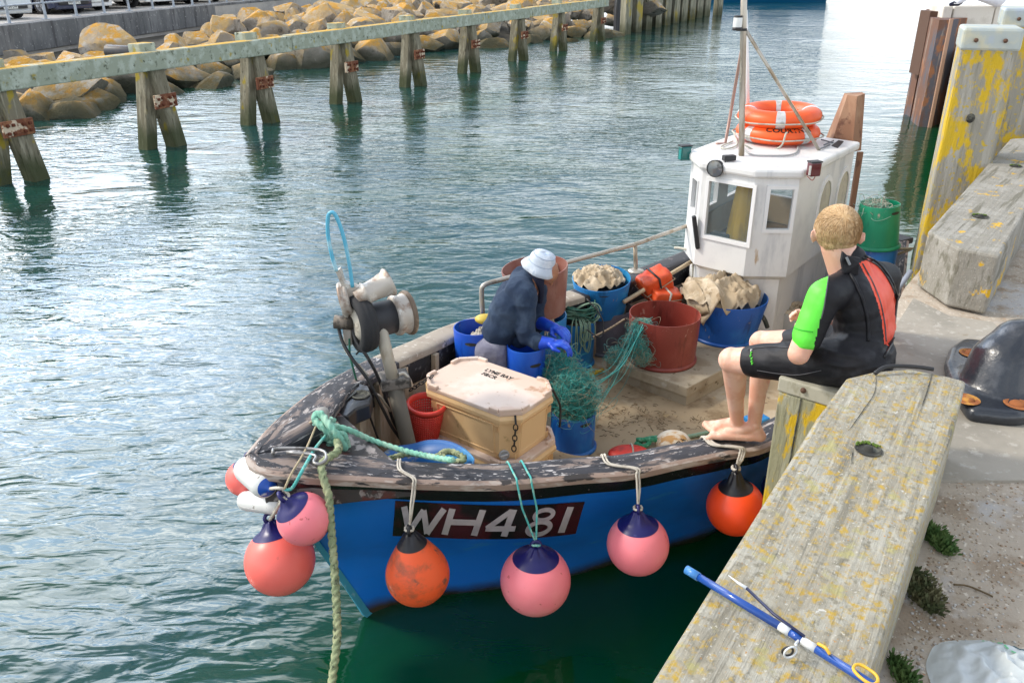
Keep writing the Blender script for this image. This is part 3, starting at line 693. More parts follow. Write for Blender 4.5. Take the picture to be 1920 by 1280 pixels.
# steel box piles at the corner of the quay
M_steel = mat('rusted_pile_steel', (.17,.085,.055), [((.10,.10,.12), 1.6, .46, .58, (1,1,.45), 5), ((.34,.27,.22), 3, .58, .68, (2,2,.2), 5), ((.30,.13,.06), 4, .56, .66, (1,1,.5), 5)], rough=.8, metal=.15, bump=(14,.4,.02,U))
SPT = thing('steel_pile', 'rust streaked steel box piles standing in the water at the far corner of the quay', 'steel pile', loc=tuple(P(1735,236,0)))
pts = [P(1707,226,0), P(1722,238,0), P(1742,239,0), P(1775,228,0)]; back = Vector((1.1,2.0,0))
poly = [tuple(p.xy) for p in pts]+[tuple((pts[3]+back).xy), tuple((pts[0]+back*.8).xy)]
MB().prism(poly, -1, 2.26).build('near_pile', M_steel, SPT, True)
MB().beam(pts[2]+Vector((0,-.02,-1)), pts[2]+Vector((0,-.02,2.28)), .07, .05).build('clutch_edge', mat('clutch', (.42,.26,.18), rough=.8), SPT, True)
pts = [P(1694,214,0), P(1706,219,0), P(1716,217,0)]
MB().prism([tuple(p.xy) for p in pts]+[tuple((pts[2]+back*.6).xy), tuple((pts[0]+back*.5).xy)], -1, 2.34).build('far_pile', M_steel, SPT, True)
# pale coping blocks on the corner
M_cop = mat('pale_coping', (.66,.63,.57), [((.56,.53,.47), 3, .5, .65, U, 5)], rough=.9, bump=(20,.3,.01,U))
CB = thing('coping_wall', 'pale stone coping blocks with dark joints where a person sits, top right', 'wall', loc=tuple(PY(1815,40,19.6)))
for (x0, x1, yb) in ((1764,1782,44),(1785,1859,44),(1863,1935,40)):
    p = PY((x0+x1)/2, yb, 19.9); wd = px(x1-x0-1, p); tz = PY(x0, 12, 19.9).z
    MB().box((p.x, p.y+.35, (1.0+tz)/2), (wd, .8, tz-1.0), Matrix.Rotation(R(-4),3,'Z'), bev=.02).build('block', M_cop, CB, True)
p = PY(1840,30,20.25); MB().box((p.x, p.y+.1, (1.0+tz)/2-.06), (2.4,.6,tz-1.12), Matrix.Rotation(R(-4),3,'Z')).build('joint_fill', M_bolt, CB, True)
# ================================================================== FISHING BOAT
DZ = .20
nearpix = [(470,850,1.25),(478,866,1.245),(500,878,1.24),(540,883,1.23),(600,887,1.21),(682,891,1.17),(795,897,1.12),(945,899,1.06),(1087,887,1.02),(1181,880,1.0),(1275,860,.98),(1369,842,.96),(1441,826,.95)]
G0 = P(470,850,1.25)
near = [P(*q) for q in nearpix]+[Vector(v) for v in ((2.02,4.55,.94),(2.5,5.15,.93),(2.85,5.75,.93),(3.15,6.35,.94),(3.45,7.0,.95),(3.78,7.72,.97))]
farpix = [(470,850,1.25),(492,822,1.245),(520,792,1.235),(560,757,1.20),(600,727,1.15),(638,704,1.10),(708,667,1.02),(779,637,.94),(853,606,.87),(1000,565,.83),(1168,514,.81),(1299,464,.81)]
farl = [P(*q) for q in farpix]+[Vector(v) for v in ((2.10,8.4,.85),(2.42,8.9,.90),(2.78,9.25,.95))]
NS = 121
NEAR = resample(catmull(near, 10), NS); FAR = resample(catmull(farl, 10), NS)
wl = [P(688,1152,0)]+[P(*q,0) for q in [(740,1133),(795,1121),(860,1112),(937,1104),(1003,1094),(1069,1080),(1150,1058),(1256,1027),(1347,996)]]+[Vector(v) for v in ((2.0,5.1,0),(2.45,5.75,0),(2.85,6.4,0),(3.2,7.05,0),(3.66,7.82,0))]
WL = resample(catmull(wl, 10), NS)
fwl = [P(688,1152,0)]
for i in range(1, NS):
    f = i/(NS-1); g = FAR[i]; n_ = NEAR[i]; inn = (Vector((n_.x,n_.y,0))-Vector((g.x,g.y,0))).normalized(); fwl.append(Vector((g.x,g.y,0))+inn*(.30*(1-.6*min(1,f*2.2)))+Vector((.42,.28,0))*max(0,1-f*5))
fwl[1:14] = [fwl[0].lerp(fwl[14], k/14) for k in range(1,14)]
FWL = resample(fwl, NS)
CAPT = .045
def hull_pt(i, v, side='n'):
    """i station (float), v 0 at underside of the rail .. 1 at the waterline .. >1 below"""
    A, B = (NEAR, WL) if side == 'n' else (FAR, FWL)
    i = max(0, min(NS-1-1e-6, i)); k = int(i); f = i-k
    g = A[k].lerp(A[k+1], f); w_ = B[k].lerp(B[k+1], f)
    top = Vector((g.x, g.y, g.z-CAPT)); z = top.z*(1-v)
    e = v**.88 if v >= 0 else 0
    if v > 1: e = v
    p = Vector((top.x+(w_.x-top.x)*e, top.y+(w_.y-top.y)*e, z if v <= 1 else -.45*(v-1)))
    # a slight hollow in the flare near the bow
    return p
M_hblue = mat('blue_gloss_hull', (.012,.20,.80), [((.012,.165,.66), 1.3, .45, .7, (1,1,2), 5), ((.03,.25,.66), 3, .60, .75, (1,1,3), 4)], rough=.22, coat=.5, bump=(3,.08,.01,U))
zstain(M_hblue, (.05,.035,.02), .0, .13, 1, 3)
M_black = mat('black_gloss_band', (.012,.012,.014), [((.10,.02,.025), .9, .60, .72, (1,1,1), 2), ((.45,.42,.40), 26, .69, .71, (1,1,2), 4)], rough=.25, coat=.3, bump=(20,.15,.004,U))
M_cap = mat('peeling_rail_paint', (.040,.041,.050), [((.22,.17,.145), 9, .50, .60, (.30,1.3,1), 9), ((.38,.34,.32), 20, .56, .60, (.35,1.5,1), 10), ((.026,.026,.032), 12, .55, .585, (.45,1.2,1), 9), ((.50,.48,.48), 34, .62, .65, (.5,1.5,1), 6)], rough=.75, bump=[(16,.6,.008,U),(60,.4,.003,U)], coord='UV')
M_capw = mat('bare_wood_rail', (.36,.31,.25), [((.30,.25,.20), 5, .45, .65, (1,1,1), 7), ((.07,.07,.07), 7, .62, .66, U, 8), ((.55,.50,.44), 20, .6, .66, U, 5)], rough=.85, bump=(30,.5,.005,U))
M_capd = mat('black_tarred_rail', (.035,.032,.035), [((.14,.12,.12), 14, .6, .66, U, 6)], rough=.55, bump=(30,.4,.004,U))
M_edge = mat('pinkish_bare_edge', (.30,.22,.18), [((.42,.36,.32), 14, .5, .6, (.4,1.3,1), 7), ((.045,.04,.04), 11, .54, .59, (.4,1.3,1), 8)], rough=.8, bump=(40,.5,.005,U), coord='UV')
M_deck = mat('dirty_deck', (.37,.28,.175), [((.48,.40,.29), 1.7, .52, .64, U, 7), ((.23,.16,.09), 3.2, .50, .64, U, 8), ((.15,.10,.055), 10, .615, .66, U, 6), ((.46,.33,.17), 5, .6, .7, U, 5)], rough=.85, bump=[(30,.4,.006,U),(8,.3,.01,U)])
M_inner = mat('stained_inner_planking', (.46,.385,.29), [((.33,.25,.17), 3, .48, .64, (2,2,.6), 7), ((.55,.49,.40), 6, .56, .68, U, 5), ((.10,.08,.05), 8, .63, .70, (2,2,.6), 6)], rough=.85, bump=(14,.4,.008,U))
M_inblack = mat('scuffed_black_strake', (.035,.037,.045), [((.17,.18,.20), 26, .55, .68, U, 7)], rough=.7, bump=(40,.4,.004,U))
M_white = mat('wheelhouse_white_paint', (.74,.74,.73), [((.66,.66,.66), 3, .5, .7, U, 5), ((.50,.38,.27), 5, .655, .72, (1.6,1.6,.35), 7), ((.55,.56,.57), 2.2, .55, .7, (2,2,.5), 5)], rough=.45, bump=[(14,.10,.005,(1,1,1))])

BOAT = thing('fishing_boat', 'small fishing boat with white wheelhouse, blue hull and peeling black gunwale beside the quay', 'fishing boat', loc=(1.0,5.2,0))
mb = MB()
vv = [0,.05,.1,.15,.22,.3,.4,.5,.6,.7,.8,.9,1.0,1.5]
rowsn = [[hull_pt(i, v, 'n') for v in vv] for i in range(0, NS, 1)]; rowsf = [[hull_pt(i, v, 'f') for v in vv] for i in range(0, NS, 1)]
mb.grid(rowsn, flip=True); mb.grid(rowsf, flip=False)
mb.grid([rowsn[-1], rowsf[-1]], smooth=False)
mb.build('hull', M_hblue, BOAT, True)
# stem band down the leading edge
mb = MB(); rows = []
for v in np.linspace(0,1.05,18):
    c = hull_pt(0, v, 'n'); a = hull_pt(.45, v, 'n'); b = hull_pt(.45, v, 'f'); o_ = (c-(a+b)/2).normalized()*.022
    rows.append([a+(a-b).normalized()*.004, c+o_+(a-b).normalized()*.012, c+o_-(a-b).normalized()*.012, b-(a-b).normalized()*.004])
mb.grid(rows, smooth=False); mb.build('stem_band', mat('pale_blue_stem', (.06,.36,.52), [((.25,.5,.6), 12,.6,.7,U,4)], rough=.4), BOAT, True)
# black band under the rail, standing slightly proud
def band(side, v0, v1, off, m, name, i0=0, i1=NS-1):
    rows = []; n = i1-i0+1
    for i in range(i0, i1+1):
        a = hull_pt(i, v0, side); b = hull_pt(i, v1, side); j = min(NS-2, i); t_ = (hull_pt(j+1,v0,side)-hull_pt(j,v0,side)).normalized()
        nn = t_.cross(Vector((0,0,1))); nn = nn if side == 'n' else -nn
        nn.normalize(); o_ = nn*off
        rows.append([a, a+o_, b+o_, b])
    m_ = MB(); m_.grid(rows, smooth=False, flip=(side == 'n')); return m_.build(name, m, BOAT, True)
def vz(i, dz, side='n'):
    A = NEAR if side == 'n' else FAR; return dz/(A[min(NS-1,int(i))].z-CAPT)
rows = []
for side in 'nf':
    rows = []
    for i in range(NS):
        a = hull_pt(i, 0, side); b = hull_pt(i, vz(i,.125,side), side); j = min(NS-2, i); t_ = (hull_pt(j+1,0,side)-hull_pt(j,0,side)).normalized()
        nn = t_.cross(Vector((0,0,1))); nn = nn if side == 'n' else -nn; nn.z = 0; nn.normalize()
        rows.append([a, a+nn*.022, b+nn*.020, b])
    m_ = MB(); m_.grid(rows, smooth=False, flip=(side == 'n')); m_.build('rubbing_band', M_black, BOAT, True)
# gunwale rail: flat cap with rounded edge
def inward(i, side):
    A = NEAR if side == 'n' else FAR; j0 = max(0, i-2); j1 = min(NS-1, i+2); t_ = (A[j1]-A[j0]); t_.z = 0; t_.normalize()
    nn = Vector((-t_.y, t_.x, 0)); return nn if side == 'n' else -nn
CW = .155
def capw(i, side):
    f = i/(NS-1); w0 = CW if side == 'n' else .19
    return w0*(1+ .55*max(0, 1-f*9))
axis_dir = Vector((.67,.74,0))
def inner_pt(i, side, extra=0):
    A = NEAR if side == 'n' else FAR; g = A[i]; q = g+inward(i, side)*(capw(i, side)+extra)
    return q
def clampc(q, i, side):
    """keep the inner edge on its own side of the centre line near the stem"""
    c = (NEAR[i]+FAR[i])/2; a = (NEAR[i] if side == 'n' else FAR[i])
    L_ = (c-a).length; d = (q-a).length
    if d > L_*.98: return a+(q-a).normalized()*0+(c-a)*.98
    return q
DEDGE = {}
def deck_z(i):
    t = max(0, min(1, (i-16)/30)); t = t*t*(3-2*t); return DZ+.30*(1-t)
for side in 'nf':
    A = NEAR if side == 'n' else FAR; rows = []; n_ = MB()
    for i in range(NS):
        g = A[i]; inn = inward(i, side); q = clampc(inner_pt(i, side), i, side)
        z = g.z; h = .004*math.sin(i*1.7)+.003*math.sin(i*.53)
        o_ = -inn*.028
        rows.append([(g.x+o_.x, g.y+o_.y, z-CAPT-.002), (g.x+o_.x*1.1, g.y+o_.y*1.1, z-.012), (g.x+o_.x*.5+inn.x*.006, g.y+o_.y*.5+inn.y*.006, z+.001), (g.x+inn.x*.03, g.y+inn.y*.03, z+.004+h*.3),
                     ((g.x*.35+q.x*.65), (g.y*.35+q.y*.65), z+.006+h*.3), (q.x-inn.x*.008, q.y-inn.y*.008, z+.002), (q.x, q.y, z-.008), (q.x, q.y, z-CAPT)])
    m_ = MB(); nrow = len(rows[0])
    vs = [p for r_ in rows for p in r_]; fs = []; mi = []
    def cls(i, j):
        if j <= 1: return 1                         # outer edge, bare
        if side == 'n': return 0
        return 0 if i < 26 else (2 if i < 64 else 3)
    base = 0
    for i in range(NS-1):
        for j in range(nrow-1):
            q = (i*nrow+j, i*nrow+j+1, (i+1)*nrow+j+1, (i+1)*nrow+j)
            m_.f.append(list(q[::-1] if side == 'f' else q)); m_.m.append(cls(i, j)); m_.sm.append(True)
    m_.v = [tuple(p) for p in vs]
    m_.f.append([k for k in range(nrow)]); m_.m.append(0); m_.sm.append(False)
    ro = m_.build('gunwale_rail', [M_cap, M_edge, M_capw, M_capd], BOAT, True, autos=50)
    uvl = ro.data.uv_layers.new(name='UVMap'); acc_ = [0]
    for i in range(1, NS): acc_.append(acc_[-1]+(A[i]-A[i-1]).length)
    vvv = [0,.04,.06,.09,.17,.22,.24,.28]
    for lp in ro.data.loops:
        i, j = divmod(lp.vertex_index, nrow); uvl.data[lp.index].uv = (acc_[i], vvv[j])
    # inner bulwark planking with its black upper strake
    rows = []; rows2 = []; DE = {}
    for i in range(0, NS):
        q = clampc(inner_pt(i, side, -.03), i, side); z = A[i].z; dzi = deck_z(i); vd = 1-dzi/(z-CAPT); h = hull_pt(i, vd, side); inn = inward(i, side)
        b = Vector((h.x, h.y, 0))+inn*.035
        if (b-A[i]).dot(inn) < capw(i, side)-.02: b = Vector((q.x, q.y, 0))
        oc = (hull_pt(i, vd, 'f' if side == 'n' else 'n')+h)/2
        if (b-h).xy.dot((oc-h).xy) > (oc-h).xy.length_squared: b = oc
        DE[i] = Vector((b.x, b.y, dzi)); zs = .22 if side == 'f' else .12; zb = z-zs; f = zs/(z-dzi)
        m_ = Vector((q.x+(b.x-q.x)*f*.9, q.y+(b.y-q.y)*f*.9, zb))
        rows2.append([(q.x, q.y, z-CAPT+.002), tuple(m_+Vector((inn.x*.008,inn.y*.008,0))), tuple(m_)]); rows.append([tuple(m_+Vector((0,0,.01))), (b.x, b.y, dzi-.01)])
    DEDGE[side] = DE
    m1 = MB(); m1.grid(rows, flip=(side == 'f')); m1.build('bulwark_planking', M_inner, BOAT, True)
    m1 = MB(); m1.grid(rows2, flip=(side == 'f')); m1.build('inner_strake', M_inblack, BOAT, True)
    # ribs
    for i in ([8,12,16,21,27,34,42] if side == 'f' else [14,30]):
        q = clampc(inner_pt(i, side, .0), i, side); z = A[i].z; inn = inward(i, side)
        MB().beam(Vector((q.x,q.y,z-CAPT-.01)), DE[i]+inn*.01, .05, .04, bev=.005).build('rib', M_inner, BOAT, True)
# transom rail and inner transom
a, b = NEAR[-1], FAR[-1]; n_ = Vector((.74,-.67,0)); tr_n = Vector(((b-a).y, -(b-a).x, 0)).normalized()
if tr_n.dot(Vector((1,1,0))) < 0: tr_n = -tr_n
MB().beam(a+(a-b).normalized()*.02+Vector((0,0,-.02)), b+(b-a).normalized()*.02+Vector((0,0,-.02)), .20, .06, bev=.012).build('transom_rail', M_capd, BOAT, True)
MB().beam(a-tr_n*.12+Vector((0,0,-.38)), b-tr_n*.12+Vector((0,0,-.38)), .04, .68).build('transom_inner', mat('grey_painted_transom', (.42,.44,.47), [((.3,.3,.3),5,.5,.7,U,5)], rough=.6), BOAT, True)
# deck
rows = [[DEDGE['n'][i].lerp(DEDGE['f'][i], t) for t in np.linspace(0,1,24)] for i in range(0, NS)]
for r_ in rows:
    for q in r_: q.z += .006*noise.noise(q*3)
mb = MB(); mb.grid(rows, flip=False, smooth=True); mb.build('deck', M_deck, BOAT, True)
# dry scraps and weed on the deck
M_scrap = mat('dried_weed_scraps', (.14,.10,.055), [((.24,.17,.09),20,.5,.6,U,3)], rough=1)
mb = MB(); rs = random.Random(5)
for k in range(190):
    x = rs.gauss(0,1); cx, cy = rs.choice([(1165,770),(1130,755),(1190,790),(1225,775),(1240,800),(1150,800),(1300,790)])
    c = P(cx+rs.gauss(0,26), cy+rs.gauss(0,13), DZ+.012); a_ = rs.uniform(0,6.28); l_ = rs.uniform(.006,.028)
    d_ = Vector((math.cos(a_), math.sin(a_), 0))*l_; mb.tube([c-d_, c+Vector((rs.uniform(-1,1),rs.uniform(-1,1),.6))*l_*.4, c+d_], rs.uniform(.001,.003), 4)
mb.build('dried_weed', M_scrap, kind='stuff')
# registration panel painted on the bow
def hull_inv(x, y):
    best = None
    for it in range(3):
        if it == 0: I = np.linspace(2, 90, 177); V = np.linspace(0,1,81)
        else: I = np.linspace(best[0]-dI, best[0]+dI, 21); V = np.linspace(best[1]-dV, best[1]+dV, 21)
        bb = None
        for i in I:
            for v in V:
                q = proj(hull_pt(i, max(0,v), 'n')); e = (q[0]-x)**2+(q[1]-y)**2
                if bb is None or e < bb[0]: bb = (e, i, v)
        best = (bb[1], bb[2]); dI = I[1]-I[0]; dV = V[1]-V[0]
    return best
TL, TM, TRr = hull_inv(741,937), hull_inv(937,946), hull_inv(1096,939)
BL, BM, BR = hull_inv(736,1003), hull_inv(920,1009), hull_inv(1079,999)
def quad(a, b, c, t): return a*(1-t)*(1-2*t)+b*4*t*(1-t)+c*t*(2*t-1)
def midc(a, m_, c, t):
    # quadratic through a(0), m_(tm), c(1)
    tm = .55; k = (m_-a-(c-a)*tm)/(tm*(tm-1)); return a+(c-a)*t+k*t*(t-1)
def panel_pt(u, v, off):
    ti = midc(TL[0],TM[0],TRr[0],u); tv = midc(TL[1],TM[1],TRr[1],u); bi = midc(BL[0],BM[0],BR[0],u); bv = midc(BL[1],BM[1],BR[1],u)
    i = bi+(ti-bi)*v; w_ = bv+(tv-bv)*v; p = hull_pt(i, w_, 'n'); t_ = hull_pt(i+.5,w_,'n')-hull_pt(i-.5,w_,'n'); d_ = hull_pt(i,w_+.02,'n')-hull_pt(i,w_-.02,'n')
    nn = d_.cross(t_).normalized()
    if nn.dot(Vector((0,0,CAM_Z))-p) < 0: nn = -nn
    return p+nn*off
mb = MB(); mb.grid([[panel_pt(u, v, .004) for v in np.linspace(0,1,8)] for u in np.linspace(0,1,60)])
M_panel = mat('maroon_black_panel', (.018,.012,.016), [((.085,.012,.022), 2.6, .48, .60, (1,1,.4), 3)], rough=.22, coat=.4)
PAN = mb.build('registration_panel', M_panel, BOAT, True)
M_letter = mat('white_letter_paint', (.62,.60,.64), [((.50,.47,.52), 6, .5, .65, U, 4)], rough=.35, coat=.2)
ASP = 5.7
def stroke(mb_, a, b, w_, n=10, off=.008):
    a = Vector(a); b = Vector(b); d = (b-a).normalized(); s_ = Vector((-d.y, d.x))*w_/2
    mb_.grid([[panel_pt((q.x)/ASP, q.y, off) for q in (c-s_, c, c+s_)] for c in [a.lerp(b, t) for t in np.linspace(0,1,n)]], smooth=False)
def ring(mb_, c, rx, ry, w_, off=.008, n=36):
    rows = []
    for k in range(n+1):
        t = 2*math.pi*k/n; rows.append([panel_pt((c[0]+(rx+e)*math.cos(t)+.10*(c[1]+ry*math.sin(t)-.5))/ASP, c[1]+(ry+e)*math.sin(t), off) for e in (-w_/2,0,w_/2)])
    mb_.grid(rows, smooth=False)
lw = .175
def L_(x): return x*ASP
sh = .10
def strokes(name, ss):
    m_ = MB()
    for k, (a, b, w_) in enumerate(ss): stroke(m_, (a[0]+sh*(a[1]-.5), a[1]), (b[0]+sh*(b[1]-.5), b[1]), w_, off=.008+.0004*k)
    return m_
x0 = L_(.04); W_ = 1.28
strokes('w', [((x0+.02,.87),(x0+.34,.13),.19),((x0+.34,.13),(x0+.64,.80),.17),((x0+.64,.80),(x0+.92,.13),.17),((x0+.92,.13),(x0+1.24,.87),.19)]).build('letter', M_letter, PAN, True)
x0 = L_(.285)
strokes('h', [((x0+.09,.12),(x0+.09,.88),.20),((x0+1.0,.12),(x0+1.0,.88),.20),((x0+.1,.50),(x0+.99,.50),.17)]).build('letter', M_letter, PAN, True)
x0 = L_(.505)
strokes('4', [((x0+.66,.10),(x0+.66,.90),.20),((x0+.03,.33),(x0+.92,.33),.16),((x0+.05,.33),(x0+.60,.86),.17)]).build('letter', M_letter, PAN, True)
x0 = L_(.722); m_ = MB(); ring(m_, (x0+.40,.70), .27, .155, .135); ring(m_, (x0+.40,.31), .33, .19, .145, .0086); m_.build('letter', M_letter, PAN, True)
x0 = L_(.905); strokes('1', [((x0+.10,.11),(x0+.10,.89),.21)]).build('letter', M_letter, PAN, True)
# hatch
h1, h2, h3 = P(1137,674,.37), P(1289,727,.37), P(1352,694,.37); e1 = (h1-h2); e2 = (h3-h2).normalized()*1.35
h3 = h2+e2; h4 = h1+e2*.93
M_hatch = mat('worn_hatch_boards', (.40,.34,.25), [((.30,.24,.16), 4, .45, .62, U, 7), ((.50,.46,.38), 6, .6, .7, U, 5), ((.16,.12,.07), 12, .62, .68, U, 5)], rough=.85, bump=(26,.4,.006,U))
hp = [tuple(q.xy) for q in (h2, h3, h4, h1)]; hc_ = sum((q for q in (h1,h2,h3,h4)), Vector())/4
ho = MB().prism(hp, .285, .37, bev=.008).build('hatch_cover', M_hatch, BOAT, True)
hp2 = [tuple((hc_+(Vector((*q,0))-Vector((hc_.x,hc_.y,0)))*.965).xy) for q in hp]
MB().prism(hp2, DZ-.02, .287).build('hatch_coaming', M_hatch, BOAT, True)
# ---------------- wheelhouse
RZ = 1.86
rf = [P(1290,289,RZ-.03), P(1312,308,RZ-.03), P(1416,325,RZ-.03), P(1508,326,RZ-.03), P(1613,272,RZ-.03)]
ub = (rf[2]-rf[1]).normalized(); 
bl = rf[4]+(rf[0]-rf[3])*1.02; rf.append(bl)
rc = sum(rf, Vector())/6
def shrink(pts, d):
    out_ = []; n = len(pts)
    for i in range(n):
        a, b, c = pts[i-1], pts[i], pts[(i+1) % n]; e1_ = (b-a); e2_ = (c-b); e1_.z = e2_.z = 0; e1_.normalize(); e2_.normalize()
        n1 = Vector((-e1_.y, e1_.x, 0)); n2 = Vector((-e2_.y, e2_.x, 0)); bis = (n1+n2).normalized(); k = d/max(.3, bis.dot(n1)); out_.append(b+bis*k)
    return out_
area = sum(rf[i].x*rf[(i+1) % 6].y-rf[(i+1) % 6].x*rf[i].y for i in range(6))
if area < 0: rf = rf[::-1]
ROOF = MB().prism([tuple(q.xy) for q in rf], RZ-.075, RZ, bev=.022).build('wheelhouse_roof', M_white, BOAT, True)
# find named corners again after possible reversal
def nearest(lst, p): return min(lst, key=lambda q: (q-p).length)
cL, cFL, cF, cFR, cBR = [P(*q, RZ-.03) for q in ((1290,289),(1312,308),(1416,325),(1508,326),(1613,272))]
wallp = shrink(rf, .035)
def wpt(c): return wallp[min(range(6), key=lambda k: (rf[k]-c).length)]
wL, wFL, wF, wFR, wBR, wBL = [wpt(c) for c in (cL,cFL,cF,cFR,cBR,bl)]
UZ0, UZ1 = .93, RZ-.072
# lower edge of the upper part measured from the photo, lower trunk below
def face_with_holes(a, b, z0, z1, holes, thick=.035, m=M_white, name='wall_panel', inset_mat=None):
    """a->b horizontal run seen from outside left to right, rectangular holes (u0,u1,v0,v1) in fractions"""
    d = (b-a); d.z = 0; L0 = d.length; d.normalize(); out_n = Vector((d.y,-d.x,0))
    us = sorted(set([0,1]+[h[0] for h in holes]+[h[1] for h in holes])); vs_ = sorted(set([0,1]+[h[2] for h in holes]+[h[3] for h in holes]))
    m_ = MB()
    for i in range(len(us)-1):
        for j in range(len(vs_)-1):
            cu, cv = (us[i]+us[i+1])/2, (vs_[j]+vs_[j+1])/2
            if any(h[0] < cu < h[1] and h[2] < cv < h[3] for h in holes): continue
            q = lambda u, v, o_: a+d*(L0*u)-out_n*o_+Vector((0,0,z0+(z1-z0)*v-a.z))
            vv_ = [q(us[i],vs_[j],0),q(us[i+1],vs_[j],0),q(us[i+1],vs_[j+1],0),q(us[i],vs_[j+1],0)]+[q(us[i],vs_[j],thick),q(us[i+1],vs_[j],thick),q(us[i+1],vs_[j+1],thick),q(us[i],vs_[j+1],thick)]
            m_.add(vv_, [(0,1,2,3),(5,4,7,6)])
    return m_, d, L0, out_n
M_pane = mat('window_glass', (.20,.27,.30), rough=.03, alpha=.30, spec=1.0)
M_frame = mat('white_window_frame', (.80,.80,.80), rough=.35)
def winpix(a, b, pix):
    """pixel quad -> hole fractions on the vertical wall plane through a-b"""
    d = (b-a); d.z = 0; L0 = d.length; d.normalize(); nn = Vector((d.y,-d.x,0)); us = []; zs_ = []
    for x, y in pix:
        r_ = _ray(x, y); o_ = Vector((0,0,CAM_Z)); t = (a-o_).dot(nn)/r_.dot(nn); q = o_+r_*t; us.append((q-a).dot(d)/L0); zs_.append((q.z-UZ0)/(UZ1-UZ0))
    return ((us[0]+us[3])/2, (us[1]+us[2])/2, (zs_[2]+zs_[3])/2, (zs_[0]+zs_[1])/2)
def window(a, b, z0, z1, hole, fw=.035):
    d = (b-a); d.z = 0; L0 = d.length; d.normalize(); nn = Vector((d.y,-d.x,0))
    q = lambda u, v, o_: a+d*(L0*u)+nn*o_+Vector((0,0,z0+(z1-z0)*v-a.z))
    u0,u1,v0,v1 = hole; fu = fw/L0; fv = fw/(z1-z0); m_ = MB()
    P4 = [(u0,v0),(u1,v0),(u1,v1),(u0,v1)]; O4 = [(u0-fu,v0-fv),(u1+fu,v0-fv),(u1+fu,v1+fv),(u0-fu,v1+fv)]
    vs_ = [q(*p,.014) for p in P4]+[q(*p,.014) for p in O4]+[q(*p,-.03) for p in P4]+[q(*p,-.001) for p in O4]
    fs = []
    for k in range(4):
        k2 = (k+1) % 4; fs += [(4+k,4+k2,k2,k),(k,k2,8+k2,8+k),(4+k2,4+k,12+k,12+k2)]
    m_.add(vs_, fs); f = m_.build('window', M_frame, BOAT, True)
    MB().add([q(*p,-.018) for p in P4], [(0,1,2,3)]).build('pane', M_pane, f, True)
    return f
faces = [(wL,wFL),(wFL,wF),(wF,wFR),(wFR,wBR),(wBR,wBL),(wBL,wL)]
holes = {0: [winpix(wL,wFL,[(1299,332),(1308,336),(1308,398),(1299,392)])], 1: [winpix(wFL,wF,[(1324,339),(1406,350),(1408,458),(1328,442)])], 2: [winpix(wF,wFR,[(1440,355),(1484,355),(1484,429),(1440,431)])], 3: [], 4: [(.2,.8,.35,.85)], 5: [(.15,.42,.4,.85),(.58,.85,.4,.85)]}
holes[0] = [(max(.12,holes[0][0][0]), min(.88,holes[0][0][1]), holes[0][0][2], holes[0][0][3])] if holes[0][0][0] < holes[0][0][1] else [(.25,.75,.4,.85)]
print('holes', holes)
WH = None
for k, (a, b) in enumerate(faces):
    m_, d, L0, nn = face_with_holes(a, b, UZ0 if k != 0 else UZ0, UZ1, holes[k])
    if k == 0: WHM = m_
    else: WHM.add(m_.v, m_.f)
WHALL = WHM.build('wheelhouse_walls', M_white, BOAT, True)
for k in (0,1,2,4,5):
    for h in holes[k]: window(*faces[k], UZ0, UZ1, h, .03 if k != 0 else .012)
# two arched windows on the quay side
M_arch = mat('dusty_arched_glass', (.36,.35,.24), [((.28,.27,.19), 5, .5, .6, U, 4)], rough=.12)
a, b = faces[3]; d = (b-a); d.z = 0; L0 = d.length; d.normalize(); nn = Vector((d.y,-d.x,0))
for pix in ([(1533,372),(1554,342),(1556,400),(1532,430)], [(1567,352),(1587,326),(1587,385),(1566,410)]):
    h = winpix(a, b, pix); u0, u1, v0, v1 = h; v1 = v1+.06; v0 = v1-.55
    q = lambda u, z, o_: a+d*(L0*u)+nn*o_+Vector((0,0,z-a.z))
    z0, z1 = UZ0+(UZ1-UZ0)*v0, UZ0+(UZ1-UZ0)*v1; uc = (u0+u1)/2; hu = abs(u1-u0)/2; hm = hu*L0
    def arch(s_, o_):
        pts = [(uc-hu*s_, z0-(s_-1)*hm), (uc+hu*s_, z0-(s_-1)*hm)]
        for t in np.linspace(0, math.pi, 13): pts.append((uc+hu*s_*math.cos(t), z1-hm*1.1+hm*1.25*s_*math.sin(t)))
        return [q(u, z, o_) for u, z in pts]
    A1, A2, A3, A4 = arch(1,.010), arch(1.28,.010), arch(1.28,-.002), arch(1,-.001); n = len(A1); m_ = MB()
    fs = []
    for k in range(n): k2 = (k+1) % n; fs += [(n+k,n+k2,k2,k),(n+k2,n+k,2*n+k,2*n+k2),(k,k2,3*n+k2,3*n+k)]
    m_.add(A1+A2+A3+A4, fs); f = m_.build('arched_window', M_frame, BOAT, True)
    MB().add(arch(1,.003), [tuple(range(n))]).build('pane', M_arch, f, True)
